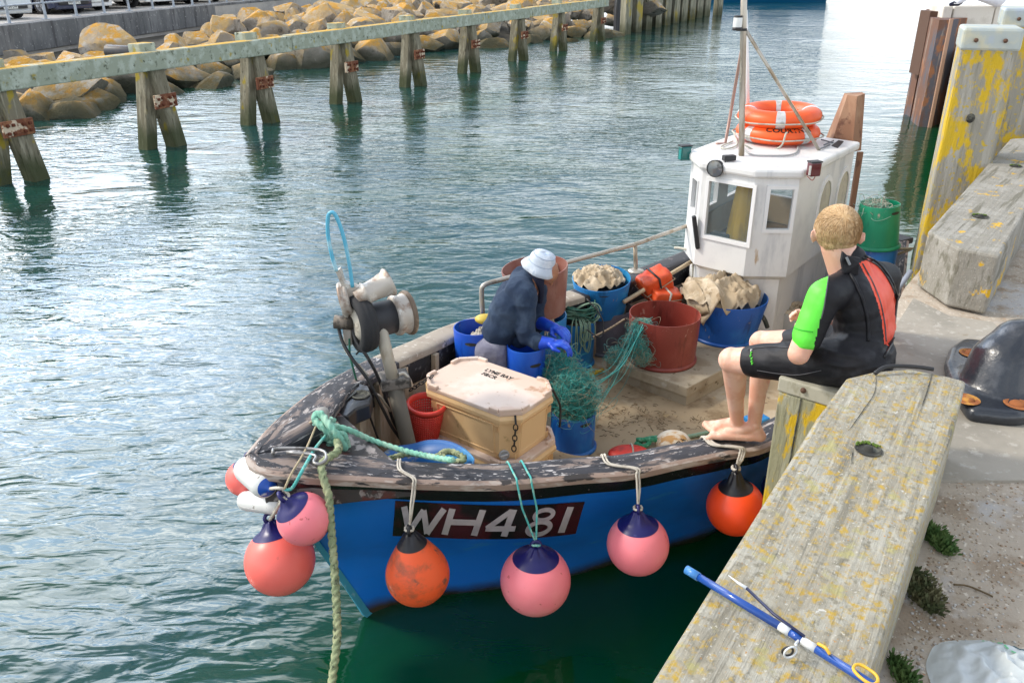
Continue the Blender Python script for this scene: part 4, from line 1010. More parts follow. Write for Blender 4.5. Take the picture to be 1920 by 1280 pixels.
# floor of upper part (bottom lip) and the lower trunk
UP = [wL,wFL,wF,wFR,wBR,wBL]
low = shrink([Vector((*q.xy,0)) for q in (rf)], .10)
LZ = UZ0
def lowp(c): return low[min(range(6), key=lambda k: ((rf[k]-c).xy.length))]
LQ = [lowp(c) for c in (cL,cFL,cF,cFR,cBR,bl)]
m_ = MB(); n = 6
up_ring = [Vector((*q.xy, UZ0)) for q in UP]; mid = [Vector((*q.xy, UZ0-.05)) for q in LQ]; bot = [Vector((*q.xy, DZ-.01)) for q in LQ]
rows = []
for ring_ in (up_ring, mid, bot): rows.append(ring_+[ring_[0]])
m_.grid(rows, smooth=False, flip=True); m_.build('wheelhouse_lower', M_white, BOAT, True)
m_ = MB(); m_.add([q-Vector((0,0,0))+Vector((0,0,.02)) for q in up_ring], [tuple(range(6))]); m_.build('wheelhouse_floor', mat('brown_interior', (.16,.10,.04), rough=.7), BOAT, True)
# interior: brown back lining, yellow oilskin, instrument
cin = sum(UP, Vector())/6
M_lin = mat('varnished_lining', (.42,.33,.20), [((.50,.40,.26), 3, .45, .6, U, 4)], rough=.5)
m_ = MB(); s1, s2 = shrink([Vector(q) for q in (wallp)], .06), None
def ins(c): return s1[min(range(6), key=lambda k: (wallp[k]-c).xy.length)]
iL, iF, iBR, iBL, iFR = ins(wL), ins(wF), ins(wBR), ins(wBL), ins(wFR)
for a, b in ((iBR,iBL),(iFR,iBR),(iBL,iL)):
    m_.add([Vector((*a.xy,UZ0+.03)),Vector((*b.xy,UZ0+.03)),Vector((*b.xy,UZ0+.30)),Vector((*a.xy,UZ0+.30))],[(0,1,2,3)])
m_.build('interior_lining', M_lin, BOAT, True)
M_yel = mat('yellow_oilskin', (.72,.45,.0), [((.55,.33,0), 5, .45, .6, (3,3,.6), 4)], rough=.4)
c = PY(1393,400,wF.y+.30); m_ = MB(); rows = []
for k in range(18):
    a_ = 2*math.pi*k/17; rows.append([Vector((c.x+math.cos(a_)*r_*(1+.18*math.sin(a_*5)), c.y+math.sin(a_)*r_*.7, z)) for r_, z in ((.03,RZ-.12),(.07,RZ-.22),(.10,RZ-.5),(.13,UZ0+.05))])
m_.grid(rows); m_.build('hanging_oilskin', M_yel, BOAT, True)
M_inst = mat('dark_instrument', (.02,.035,.05), rough=.3)
c2 = wFL.lerp(wF,.32)+(cin-wFL.lerp(wF,.5)).normalized()*.16; ang = Matrix.Rotation(math.atan2((wF-wFL).y,(wF-wFL).x),3,'Z')
io = MB().box(Vector((c2.x,c2.y,UZ0+.20)), (.17,.09,.17), ang, bev=.015).build('chart_plotter', M_inst, BOAT, True)
MB().sphere(Vector((c2.x,c2.y,UZ0+.20))-ang@Vector((0,.05,0)), .035, 14, 8, scale=(1,.3,1)).build('dial', mat('dial_blue', (.12,.3,.42), rough=.2), io, True)
# fender pad on left front corner of the wheelhouse
a = P(1300,410,1.3)
pc = wFL+(wL-wFL)*.3; pd = (wFL-wL).normalized()
m_ = MB(); q0 = PY(1301,405,wFL.y-.02); q1_ = PY(1308,466,wFL.y-.02); m_.beam(q0, q1_, .05, .035, bev=.008); m_.build('rubber_pad', mat('black_rubber', (.02,.02,.022), rough=.6), BOAT, True)

# ---------------- roof gear
M_stain = mat('stainless_tube', (.50,.46,.40), [((.35,.28,.2), 8, .5, .65, (1,1,.3), 4)], rough=.35, metal=.55)
mb0 = P(1390,292,RZ); mt = PY(1399,-260,mb0.y+.02)
MAST = MB().tube([mb0, mt], px(5.5,mb0), 12).build('mast', M_stain, BOAT, True)
tt = PY(1396,60,mb0.y)
MB().tube([PY(1399,58,mb0.y+.01), P(1536,282,RZ)], px(3.2,mb0), 10).build('mast_stay', M_stain, BOAT, True)
s_ = P(1360,268,RZ)
MB().tube([PY(1394,75,mb0.y+.1), PY(1377,170,s_.y), s_, s_+Vector((-.10,-.08,.005))], px(2.8,s_), 10).build('mast_stay', mat('reddish_stay', (.38,.24,.2), rough=.4, metal=.3), BOAT, True)
q = P(1403,250,RZ+.02); MB().tube([q, PY(1401,120,q.y), PY(1398,20,q.y)], px(3.4,q), 10).build('aerial', M_frame, BOAT, True)
# lantern on the mast
lc = PY(1383,44,mb0.y-.02); m_ = MB(); r_ = px(9,lc)
lan = MB().lathe([(r_*.9,-.055),(r_,-.05),(r_,-.03),(r_*.6,-.028),(r_*.6,.042),(r_*.95,.045),(r_*.85,.058),(.001,.06)], 18, Matrix.Translation(lc)).build('mast_lantern', M_trim, BOAT, True)
MB().lathe([(r_*.93,-.03),(r_*.97,0),(r_*.93,.044)], 18, Matrix.Translation(lc), caps=(False,False)).build('lens', mat('clear_lens', (.75,.78,.78), rough=.1, coat=.5), lan, True)
MB().beam(lc+Vector((0,0,-.05)), lc+Vector((.08,.02,-.05)), .03, .02).build('bracket', M_trim, lan, True)
# searchlight, junction box, side lights
sc_ = P(1345,317,RZ+.0); sc_ = PY(1343,315,rf[0].y*0+P(1343,300,RZ).y-.12); aim = (Vector((0,0,2.2))-sc_).normalized()+Vector((-.45,0,-.1)); aim.normalize()
Mx = Matrix.Translation(sc_)@aim.to_track_quat('Z','Y').to_matrix().to_4x4(); r_ = px(16,sc_)
sl = MB().lathe([(.015,-.07),(r_*.55,-.06),(r_*.9,-.02),(r_,.02),(r_*1.04,.03),(r_*.96,.035),(r_*.94,.028)], 24, Mx, caps=(True,False)).build('searchlight', M_trim, BOAT, True)
MB().lathe([(r_*.95,.028),(r_*.5,.034),(.001,.036)], 24, Mx, caps=(False,True)).build('lens', mat('searchlight_glass', (.25,.26,.27), rough=.08, metal=.5), sl, True)
MB().tube([sc_+Vector((0,0,.02)), sc_+Vector((.03,.05,.03)), sc_+Vector((.06,.08,-.01))], .008, 6).build('bracket', M_trim, sl, True)
jb = P(1367,296,RZ+.03); MB().box(jb, (px(24,jb),.06,.045), Matrix.Rotation(.25,3,'Z'), bev=.006).build('junction_box', M_trim, BOAT, True)
MB().tube(catmull([jb+Vector((-.03,-.03,0)), jb+Vector((-.05,-.06,-.06)), jb+Vector((-.03,-.07,-.11)), sc_+Vector((.05,0,-.03))],5), .004, 6).build('cable', M_trim, BOAT, True)
for (x, y, colr, lab) in ((1526,317,(.10,.008,.015),'port'), (1284,287,(.0,.12,.11),'star')):
    q = PY(x, y, (cFR.y if lab == 'port' else cL.y)-.03)
    so_ = MB().box(q, (px(22,q),.07,px(26,q)), Matrix.Rotation(.3,3,'Z'), bev=.010).build('navigation_light', mat('side_light_'+lab, colr, rough=.15, coat=.6), BOAT, True)
    MB().box(q+Vector((-px(8,q),-.038,-.005)), (px(8,q),.006,px(18,q)), bev=.002).build('lens', mat('light_lens_'+lab, (.7,.7,.66) if lab == 'port' else (.05,.45,.42), rough=.1), so_, True)
    MB().box(q+Vector((0,0,px(14,q))), (px(24,q),.075,.012), Matrix.Rotation(.3,3,'Z'), bev=.004).build('hood', M_trim, so_, True)
    if lab == 'port': MB().tube(catmull([q+Vector((.02,-.01,-.05)), q+Vector((-.01,-.03,-.085)), q+Vector((-.05,-.02,-.055))],5), .003, 6).build('wire', mat('red_wire', (.35,.03,.02)), so_, True)
    else: MB().box(q+Vector((.05,.03,.0)), (.02,.10,.09), bev=.003).build('side_board', M_frame, so_, True)
# exhaust hood behind the wheelhouse and its pipe
M_hood = mat('rusty_hood_plate', (.30,.155,.09), [((.40,.24,.15), 3, .45, .6, (1,1,.5), 6), ((.17,.08,.05), 8, .56, .68, U, 6)], rough=.75, bump=(20,.3,.006,U))
Yh = cBR.y+.12; t0, t1, t2 = PY(1589,178,Yh+.08), PY(1607,181,Yh), PY(1622,176,Yh+.07); b0_, b1_, b2_h = PY(1560,262,Yh+.10), PY(1600,270,Yh-.02), PY(1617,268,Yh+.10)
bk = Vector((.02,.22,0)); lowd = Vector((0,0,-.25))
m_ = MB(); vs = [t0,t1,t2,t2+bk*.5,t0+bk*.5, b0_+lowd*.1,b1_+lowd*.3,b2_h+lowd*.3,b2_h+bk+lowd*.3,b0_+bk+lowd*.1]
m_.add(vs, [(0,5,6,1),(1,6,7,2),(2,7,8,3),(3,8,9,4),(4,9,5,0),(0,1,2,3,4)]); m_.build('exhaust_hood', M_hood, BOAT, True)
MB().beam(PY(1613,285,Yh), PY(1601,380,Yh)+Vector((0,0,-.8)), .035, .05).build('exhaust_pipe', M_hood, BOAT, True)
# bits on the roof: grapnel anchor, dark patch, patches of rust
MB().prism([tuple(P(x,y,RZ).xy) for x,y in ((1559,274),(1571,278),(1582,266),(1572,264))], RZ-.01, RZ+.006).build('roof_patch', M_trim, BOAT, True)
m_ = MB(); q = P(1545,271,RZ+.012)
for pts in ([(1540,262),(1562,268)],[(1545,272),(1563,264)],[(1538,279),(1556,272)]): m_.tube([P(x,y,RZ+.014) for x,y in pts], .007, 6)
m_.build('folded_anchor', mat('anchor_grey',(.18,.2,.22),rough=.5,metal=.5), BOAT, True)
# handrail on the far side
ri = [P(905,595,1.02), PY(903,545,P(905,595,1.02).y), PY(915,530,P(905,595,1.02).y+.04), PY(935,523,P(935,585,1.0).y)]
fg = lambda x, y, z=.95: P(x, y, z)
hr = [P(905,590,.99)]; Yr = hr[0].y; hr += [PY(903,548,Yr), PY(906,536,Yr), PY(918,530,Yr+.03)]
pA = P(1192,507,.95); topA = PY(1191,458,pA.y); pC = P(1299,466,.93); topC = PY(1297,420,pC.y)
hr2 = catmull(hr, 5)+[hr[-1].lerp(topA, .5), topA, topC, topC+(topC-topA)*.15]
MB().tube(hr2, px(4,pA), 10).build('handrail', M_stain, BOAT, True)
MB().tube([pA, topA], px(4,pA), 10).build('handrail_stanchion', M_stain, BOAT, True)
MB().lathe([(.07,0),(.07,.012),(.04,.02)], 14, Matrix.Translation(P(1192,509,.95)), caps=(True,True)).build('handrail_foot', M_stain, BOAT, True)
# sea-water valve at the foot of the wheelhouse
q = PY(1415,572,LQ[2].y-.12); m_ = MB(); m_.tube(catmull([q+Vector((-.02,0,.07)), q, q+Vector((.03,-.02,-.05)), q+Vector((.09,-.03,-.12)), q+Vector((.13,-.02,-.2))],5), [.03]*8+[.02]*13, 10); m_.build('deck_hose_elbow', mat('black_green_rubber',(.03,.04,.035),[((.2,.18,.16),9,.55,.7,U,4)],rough=.5), BOAT, True)

# ---------------- mooring bitt, fairlead, black bow bracket
bt = P(603,765,1.32); bt = PY(603,768,NEAR[10].y+.42); M_bitt = mat('grey_bitt', (.40,.39,.36), [((.25,.24,.22),6,.5,.65,U,5)], rough=.6, bump=(20,.3,.004,U))
rb = px(13,bt); BI = MB().lathe([(rb,-.75),(rb,-.02),(rb*.92,0),(.001,.002)], 24, Matrix.Translation(bt)).build('mooring_bitt', M_bitt, BOAT, True)
MB().tube([bt+Vector((-.03,-.02,-.085)), bt+Vector((.14,-.05,-.105))], .018, 12).build('cross_pin', M_bitt, BI, True)
MB().box(bt+Vector((0,0,-.78)), (.26,.26,.06), Matrix.Rotation(.8,3,'Z'), bev=.01).build('base', M_capd, BI, True)
# foredeck triangle under the bitt
tri = [Vector((NEAR[i].x,NEAR[i].y,NEAR[i].z-.055)) for i in (2,6,10,14)]+[Vector((FAR[i].x,FAR[i].y,FAR[i].z-.055)) for i in (14,10,6,2)]
MB().prism([tuple(q.xy) for q in tri], 1.02, 1.135, bev=.01).build('breasthook', mat('dark_worn_foredeck',(.05,.045,.045),[((.3,.27,.26),9,.55,.6,U,7),((.10,.03,.025),4,.6,.68,U,4)],rough=.7,bump=(20,.5,.01,U)), BOAT, True)
fl = P(545,850,1.235); m_ = MB()
for dx in (-.0,): 
    fp = [P(512,853,1.25), P(520,843,1.25), P(600,846,1.25), P(612,862,1.25), P(600,872,1.25), P(588,869,1.25), P(590,856,1.25), P(538,850,1.25)]
    m_.tube(catmull([q+Vector((0,0,.008)) for q in fp],4), .0085, 8)
m_.build('fairlead', mat('worn_alloy',(.30,.29,.28),[((.12,.11,.1),12,.52,.62,U,5)],rough=.35,metal=.6), BOAT, True)
M_bk = mat('black_cast_bracket', (.018,.018,.02), [((.09,.09,.09),14,.58,.7,U,5)], rough=.35, coat=.2)
bz = 1.13
outl = [(612,758),(640,735),(668,716),(690,722),(698,742),(694,756),(668,766),(652,780),(634,779),(622,770)]
m_ = MB(); m_.prism([tuple(P(x,y,bz).xy) for x,y in outl], bz-.10, bz, bev=.012); BKT = m_.build('roller_bracket', M_bk, BOAT, True)
c = P(676,740,bz+.002); MB().lathe([(.055,.004),(.045,.006),(.04,-.0),(.001,-.0)], 20, Matrix.Translation(c), caps=(False,True)).build('roller_hole', M_hole, BKT, True)
for pts in ([(622,758),(672,719)],[(632,763),(668,735)]): MB().tube([P(x,y,bz+.006) for x,y in pts], .007, 6).build('rib', M_bk, BKT, True)
MB().sphere(P(655,772,bz-.08), .055, 14, 10, scale=(1.3,1,.8)).build('roller', M_bk, BKT, True)

# ---------------- net hauler on its post
Yp_ = P(742,722,1.08).y; 
pm = [PY(714,615,Yp_), PY(738,716,Yp_)]; dd = (pm[1]-pm[0]).normalized(); pf = pm[1]+dd*((pm[1].z-DZ)/(-dd.z))
M_hpost = mat('scuffed_cream_post', (.50,.46,.38), [((.36,.29,.21),4,.5,.62,(1,1,.5),6),((.14,.11,.08),12,.62,.68,U,5)], rough=.6, bump=(20,.3,.004,U))
HP = MB().tube([pm[0]-dd*.02, pm[1]], px(12,pm[0]), 18).build('hauler_post', M_hpost, BOAT, True)
MB().tube([pm[1], pf], px(15,pm[1]), 18).build('lower_post', mat('grimy_post',(.14,.125,.10),[((.3,.27,.22),5,.5,.62,(1,1,.4),6)],rough=.7), HP, True)
MB().box(pm[1]+Vector((0,.03,0)), (px(56,pm[1]),.16,.07), Matrix.Rotation(.3,3,'Z'), bev=.012).build('clamp', mat('grimy_black_iron',(.05,.045,.04),[((.18,.16,.14),9,.52,.62,U,6)],rough=.7,bump=(24,.6,.01,U)), HP, True)
MB().tube(catmull([PY(748,702,Yp_-.02),PY(757,700,Yp_),PY(768,712,Yp_),PY(772,725,Yp_)],5), .010, 8).build('u_bolt', M_stain, HP, True)
ax0 = PY(672,607,Yp_); ax1 = PY(765,586,Yp_+.16); axd = (ax1-ax0).normalized(); AL = (ax1-ax0).length
def axM(t): 
    M_ = axd.to_track_quat('Z','Y').to_matrix().to_4x4(); M_.translation = ax0+axd*(AL*t); return M_
HL = MB(); rd = px(35,ax0)
DR = HL.lathe([(rd*.95,.0),(rd*.96,AL*.2),(rd*.93,AL*.72)], 32, axM(.05)).build('hauler_drum', mat('black_drum',(.022,.024,.03),[((.10,.11,.13),14,.66,.72,U,5)],rough=.55,bump=(20,.2,.003,U)), BOAT, True)
rt = px(56,ax0)
M_tyre2 = mat('worn_tyre', (.022,.023,.026), [((.12,.12,.12),10,.58,.70,U,6)], rough=.8, bump=(14,.3,.004,(.3,4,4)))
tp_ = [(rt*.62,-.045),(rt*.80,-.055),(rt*.95,-.045),(rt,-.02),(rt*.985,-.012),(rt*1.0,-.008),(rt*1.0,.008),(rt*.985,.012),(rt,.02),(rt*.95,.045),(rt*.80,.055),(rt*.62,.045)]
TY = MB().lathe(tp_, 44, axM(.06), caps=(False,False)).build('tyre', M_tyre2, BOAT, True)
MB().lathe([(.001,-.05),(rt*.35,-.055),(rt*.64,-.03),(rt*.64,.03),(rt*.4,.06),(.001,.062)], 30, axM(.06)).build('hub', mat('cream_hub',(.52,.48,.40),[((.2,.17,.13),8,.55,.65,U,5)],rough=.5), TY, True)
M_rim = mat('scuffed_pale_metal', (.50,.46,.41), [((.30,.22,.17),7,.5,.62,U,6),((.62,.60,.56),14,.58,.66,U,4)], rough=.5, metal=.25, bump=(30,.3,.004,U))
MB().lathe([(rd*.95,0),(rd*1.10,.01),(rd*1.14,.03),(rd*1.02,.05),(rd*1.12,.075),(rd*1.13,.10),(rd*.98,.105)], 36, axM(.68)).build('drum_flange', M_rim, BOAT, True)
MB().lathe([(rd*.9,0),(rd*1.22,.004),(rd*1.26,.02),(rd*1.22,.03),(rd*.7,.032)], 36, axM(.94)).build('drum_end_plate', mat('brown_end_plate',(.16,.115,.08),[((.35,.28,.2),8,.55,.65,U,5)],rough=.6), BOAT, True)
# frame plate and fairing hauler head above
m_ = MB(); fr = [PY(x,y,Yp_+.02) for x,y in ((629,509),(637,505),(645,530),(668,538),(690,540),(700,555),(690,566),(660,566),(652,600),(660,640),(654,642),(644,600),(636,555),(640,535))]
n = len(fr); m_.add(fr+[q+Vector((0,.045,0)) for q in fr], [tuple(range(n))[::-1], tuple(range(n,2*n))]+[(k,(k+1) % n,n+(k+1) % n,n+k) for k in range(n)]); m_.build('hauler_frame', M_rim, BOAT, True)
c0, c1 = PY(668,560,Yp_-.02), PY(729,529,Yp_+.08); cd = (c1-c0).normalized(); CL = (c1-c0).length; Mx = cd.to_track_quat('Z','Y').to_matrix().to_4x4(); Mx.translation = c0
r1 = px(25,c1)
MB().lathe([(r1*.55,0),(r1*.62,CL*.22),(r1*.95,CL*.28),(r1*.78,CL*.33),(r1*.80,CL*.55),(r1*.95,CL*.9),(r1*1.12,CL*.98),(r1*1.1,CL*1.03),(r1*.95,CL*1.0),(r1*.7,CL*.8),(.001,CL*.7)], 32, Mx).build('sheave_bell', M_rim, BOAT, True)
MB().lathe([(.02,-.03),(px(34,c0),-.025),(px(36,c0),-.01),(px(30,c0),.0),(px(33,c0),.015),(px(30,c0),.03),(.02,.03)], 30, Matrix.Translation(PY(648,562,Yp_+.05))@Euler((0,R(78),R(8))).to_matrix().to_4x4()).build('sheave_wheel', M_rim, BOAT, True)
MB().tube(catmull([PY(x,y,Yp_+.02) for x,y in ((631,508),(622,478),(615,440),(615,408),(620,399),(628,402),(638,424),(647,455),(655,495),(661,538))], 6), px(3.6,ax0), 10).build('guard_hoop', mat('pale_blue_hose',(.10,.42,.60),[((.35,.60,.70),3,.5,.6,U,3)],rough=.35), BOAT, True)
mq = [PY(627,603,Yp_), PY(662,606,Yp_)]
MO = MB().tube(mq, px(13,mq[0]), 16).build('hydraulic_motor', mat('grimy_motor',(.05,.042,.035),[((.17,.14,.11),12,.55,.65,U,5)],rough=.6,bump=(30,.5,.006,U)), BOAT, True)
MB().box(PY(652,618,Yp_+.03), (px(16,ax0),.06,px(58,ax0)), bev=.008).build('motor_plate', M_rim, BOAT, True)
M_hose = mat('black_hose', (.02,.02,.022), [((.10,.10,.10),10,.6,.7,U,3)], rough=.5)
def pixpath(pts, n=6): return catmull([PY(x, y, Y_) for x, y, Y_ in pts], n)
for pts, r_, m in (([(634,612,Yp_),(642,640,Yp_-.05),(660,672,Yp_-.1),(690,712,Yp_-.12),(712,755,Yp_-.1),(735,800,Yp_),(752,824,Yp_+.05)], 3.2, M_hose),
                   ([(660,612,Yp_),(668,640,Yp_-.06),(688,668,Yp_-.1),(708,705,Yp_-.05),(724,748,Yp_),(738,790,Yp_+.05),(756,822,Yp_+.1)], 3.2, M_hose),
                   ([(634,615,Yp_),(645,650,Yp_-.02),(656,668,Yp_-.03),(676,688,Yp_),(690,704,Yp_)], 2.4, M_stain),
                   ([(655,635,Yp_),(656,665,Yp_-.04),(662,690,Yp_-.05),(668,712,Yp_)], 2.0, mat('green_line',(.03,.16,.10),rough=.8)),
                   ([(664,628,Yp_-.02),(672,640,Yp_-.05),(674,655,Yp_-.05),(668,664,Yp_-.04)], 1.8, M_hose),
                   ([(688,762,Yp_-.2),(697,790,Yp_-.1),(708,820,Yp_-.05),(712,836,Yp_)], 2.2, M_hose),
                   ([(700,737,Yp_-.1),(712,742,Yp_-.08),(722,756,Yp_-.04),(732,770,Yp_)], 2.6, M_stain)):
    MB().tube(pixpath(pts), px(r_, ax0), 8).build('hydraulic_hose', m, BOAT, True)
# broken rope end and lashings on the far rail
M_cord = mat('grey_cord', (.50,.49,.42), [((.36,.34,.28),12,.5,.6,U,3)], rough=.9)
for (x, y, z_) in ((1279,470,.945),):
    q = P(x,y,z_); MB().tube(catmull([q+Vector((-.06,.06,.01)),q+Vector((0,0,.02)),q+Vector((.08,-.09,.015)),q+Vector((.09,-.11,-.12)),q+Vector((.10,-.11,-.22))],5), .012, 8).build('lashing', M_cord, BOAT, True)
# ================================================================== BUOYS AND FENDERS
def gn(x, side='n', y=None):
    """gunwale station nearest to photo column x"""
    A = NEAR if side == 'n' else FAR
    return min(range(NS), key=lambda i: abs(proj(A[i])[0]-x)+(abs(proj(A[i])[1]-y) if y else 0))
def bmat(name, c1, c2, c3):
    m = mat(name, c1, [(c2, 1.6, .45, .65, U, 5), (c3, 26, .66, .70, U, 3)], rough=.38, bump=(70,.05,.001,U)); return m
M_pink = bmat('faded_pink_vinyl', (.95,.24,.29), (.95,.31,.33), (.65,.14,.15)); M_coral = bmat('coral_vinyl', (.96,.17,.14), (.95,.20,.18), (.85,.15,.12))
M_orange = bmat('orange_vinyl', (.92,.12,.03), (.92,.15,.04), (.45,.05,.02)); M_red = bmat('red_orange_vinyl', (.95,.075,.012), (.95,.085,.015), (.85,.06,.01))
zt = mat('pear_grime', (.92,.12,.03), [((.45,.10,.045), 3.2, .48, .60, (1,1,1.4), 7, 3), ((.20,.09,.06), 9, .60, .68, U, 6)], rough=.45, bump=(20,.3,.004,U))
M_navyv = mat('navy_vinyl', (.010,.009,.11), [((.05,.05,.2), 20, .64, .70, (1,1,2), 5)], rough=.35); M_blackv = mat('black_vinyl', (.010,.010,.014), rough=.4)
M_twine_g = mat('turquoise_twine', (.08,.42,.40), [((.25,.50,.42), 20, .5, .6, U, 3)], rough=.85); M_twine_w = mat('dirty_white_twine', (.55,.51,.44), [((.38,.34,.28), 16, .5, .62, U, 4)], rough=.9)
M_twine_t = mat('tan_twine', (.42,.34,.22), rough=.9)
def buoy(label, c, r, m_ball, m_cap, axis, kind='round', capang=48, neck=1.24, group='buoys hung along the hull'):
    t = thing('buoy', label, 'buoy', loc=tuple(c), group=group)
    q = Vector(axis).normalized().to_track_quat('Z','Y'); t.rotation_euler = q.to_euler()
    full = []
    if kind == 'round':
        for a in range(180, 20, -5): full.append((math.sin(R(a)), math.cos(R(a))))
        e = full[-1]
        for k in range(1, 7):
            f = k/6; full.append((e[0]+(.11-e[0])*(f**.75), e[1]+(neck-e[1])*f))
    else:
        for a in range(180, 66, -6): full.append((math.sin(R(a)), math.cos(R(a))*.98))
        e = full[-1]
        for k in range(1, 10):
            f = k/9; full.append((e[0]+(.13-e[0])*(f**1.25), e[1]+(neck-e[1])*f))
    zc = math.cos(R(capang)) if kind == 'round' else neck-.42
    ball = [(a*r, b*r) for a, b in full if b <= zc+.04]; cap_ = [((a+.012)*r, b*r) for a, b in full if b >= zc-.03]
    ball[0] = (.0005, ball[0][1])
    MB().lathe(ball, 44, caps=(True, False)).build('ball', m_ball, t)
    ph = random.uniform(0, 6); n0 = len(cap_)
    def wob(a, i):
        f = max(0, i/(n0-1)-.35); return 1+f*.34*math.sin(a*5+ph)+f*.12*math.sin(a*11+ph)
    MB().lathe(cap_, 60, wob=wob, caps=(False, True)).build('cap', m_cap, t)
    M_ = Matrix.Translation((0,0,neck*r+.012))@Matrix.Rotation(math.pi/2,4,'X')
    MB().tube([M_@Vector((.022*math.cos(a),.022*math.sin(a),0)) for a in np.linspace(0,2*math.pi,17)[:-1]], .010, 8, closed=True).build('eye', m_cap, t)
    return t
def line(label, pts, r, m, seg=6, name='rope', cat='rope', group=None, n=6, rope=0, strands=1, sep=.006):
    path = catmull(pts, n); mb = MB(); t = None
    if rope and strands == 1:
        Lr = sum((path[i+1]-path[i]).length for i in range(len(path)-1)); r = r[0] if isinstance(r, list) else r; path = resample(path, max(12, int(Lr/.005)))
    if strands == 1:
        o = mb.tube(path, r, seg, rope=rope).build(name, m, label=label, cat=cat, group=group); return center_mesh(o)
    for s_ in range(strands):
        off = (s_-(strands-1)/2)*sep; mb.tube([p+Vector((off*(1+.6*math.sin(i*.5+s_)), 0, .003*math.sin(i*.9+s_*2))) for i, p in enumerate(path)], r, seg)
    return center_mesh(mb.build(name, m, label=label, cat=cat, group=group))
def gtop(x, dz=.014):
    i = gn(x); return NEAR[i]+Vector((0,0,dz)), inward(i,'n'), i
def lanyard(t_c, eye, xo, xi, m, label, strands=2, r=.005, sep=.02):
    """from the buoy eye up to the outer edge of the rail, over the top and inside"""
    g, inn, i = gtop(xo); g2, inn2, i2 = gtop(xi)
    out_ = g-inn*.045+Vector((0,0,-.02)); pts = [eye, eye.lerp(out_, .5)+(-inn)*.004, g-inn*.04+Vector((0,0,-.03)), g-inn*.02+Vector((0,0,.0)), g2+inn2*.05, g2+inn2*(CW-.01)+Vector((0,0,.0)), g2+inn2*(CW+.012)+Vector((0,0,-.08))]
    path = catmull(pts, 5); mb = MB()
    for s_ in range(strands):
        off = (s_-(strands-1)/2)*sep; tdir_ = (NEAR[min(NS-1,i+1)]-NEAR[i]).normalized()
        mb.tube([p+tdir_*off*(min(1, k/6)) for k, p in enumerate(path)], r, 6, rope=18)
    mb.tube([eye+Vector((.02*math.cos(a),.02*math.sin(a),.004*math.sin(3*a))) for a in np.linspace(0,6.28,12)[:-1]], r*1.2, 6, closed=True)
    return center_mesh(mb.build('lanyard', m, label=label, cat='rope', group='lanyards holding the buoys'))
def hang(x, y, rpx, dy, axis_px, neck, **k):
    g, inn, i = gtop(x); c = PY(x, y, g.y+dy); r = px(rpx, c)
    ax_ = Vector((axis_px[0], .0, -axis_px[1])); ax_.normalize(); c = PY(x, y, g.y+dy)
    t = buoy(c=c, r=r, axis=ax_, neck=neck, **k); eye = c+ax_*(r*neck+.02); return t, c, r, eye
t, c, r, eye = hang(783, 1076, 60, -.11, (-.10,-1), 1.62, label='orange pear shaped buoy with black cap and brown scuffs, under the letter W', m_ball=zt, m_cap=M_blackv, kind='pear')
lanyard(c, eye, 766, 748, M_twine_w, 'dirty white cord holding the orange pear shaped buoy', 2, .0055, .012)
t, c, r, eye = hang(1004, 1087, 66, -.12, (.0,-1), 1.17, label='large pink buoy with navy cap hanging over the figure 8', m_ball=M_pink, m_cap=M_navyv, capang=38)
lanyard(c, eye, 990, 982, M_twine_g, 'pair of turquoise cords holding the pink buoy by the figure 8', 2, .0055, .075)
t, c, r, eye = hang(1196, 1020, 58, -.10, (-.06,-1), 1.30, label='smaller pink buoy with navy cap right of the registration panel', m_ball=M_pink, m_cap=M_navyv, capang=38)
lanyard(c, eye, 1191, 1152, M_twine_w, 'white cord holding the smaller pink buoy right of the panel', 2, .006, .016)
t, c, r, eye = hang(1379, 950, 54, -.10, (-.10,-1), 1.48, label='bright red orange buoy with black cap below the bare feet', m_ball=M_red, m_cap=M_blackv, capang=33)
lanyard(c, eye, 1377, 1350, M_twine_w, 'grey cord tied round the rail beside the bare feet', 3, .007, .014)
c = PY(1462, 915, NEAR[gn(1441)].y+.05); buoy('dark navy buoy mostly hidden behind the post the boy sits on', c, px(34,c), M_navyv, M_navyv, (0,0,1), neck=1.3)
# bow cluster
c = PY(525,1050,3.34); b1 = buoy('biggest coral pink buoy, lowest of the cluster at the bow', c, px(65,c), M_coral, M_navyv, (-.20,.25,1), capang=34, neck=1.25, group='buoys clustered at the bow'); eA = c+Vector((-.20,.25,1)).normalized()*px(65,c)*1.25
c2_ = PY(570,972,3.20); buoy('pink buoy with scratched navy cap, right of the white fenders at the bow', c2_, px(50,c2_), M_pink, M_navyv, (-.50,-.15,.85), capang=46, neck=1.22, group='buoys clustered at the bow'); eB = c2_+Vector((-.50,-.25,.85)).normalized()*px(50,c2_)*1.22
c3_ = PY(458,896,3.66); buoy('coral buoy peeping out behind the white fenders at the far side of the bow', c3_, px(34,c3_), M_coral, M_navyv, (.2,0,1), capang=40, neck=1.2, group='buoys clustered at the bow')
M_wv = mat('white_vinyl', (.72,.73,.72), [((.5,.48,.44), 9, .62, .7, U, 5), ((.3,.28,.25), 25, .68, .71, U, 3)], rough=.35); M_bluev = mat('blue_fender_end', (.01,.075,.40), [((.45,.5,.6), 16, .62, .68, U, 5)], rough=.4)
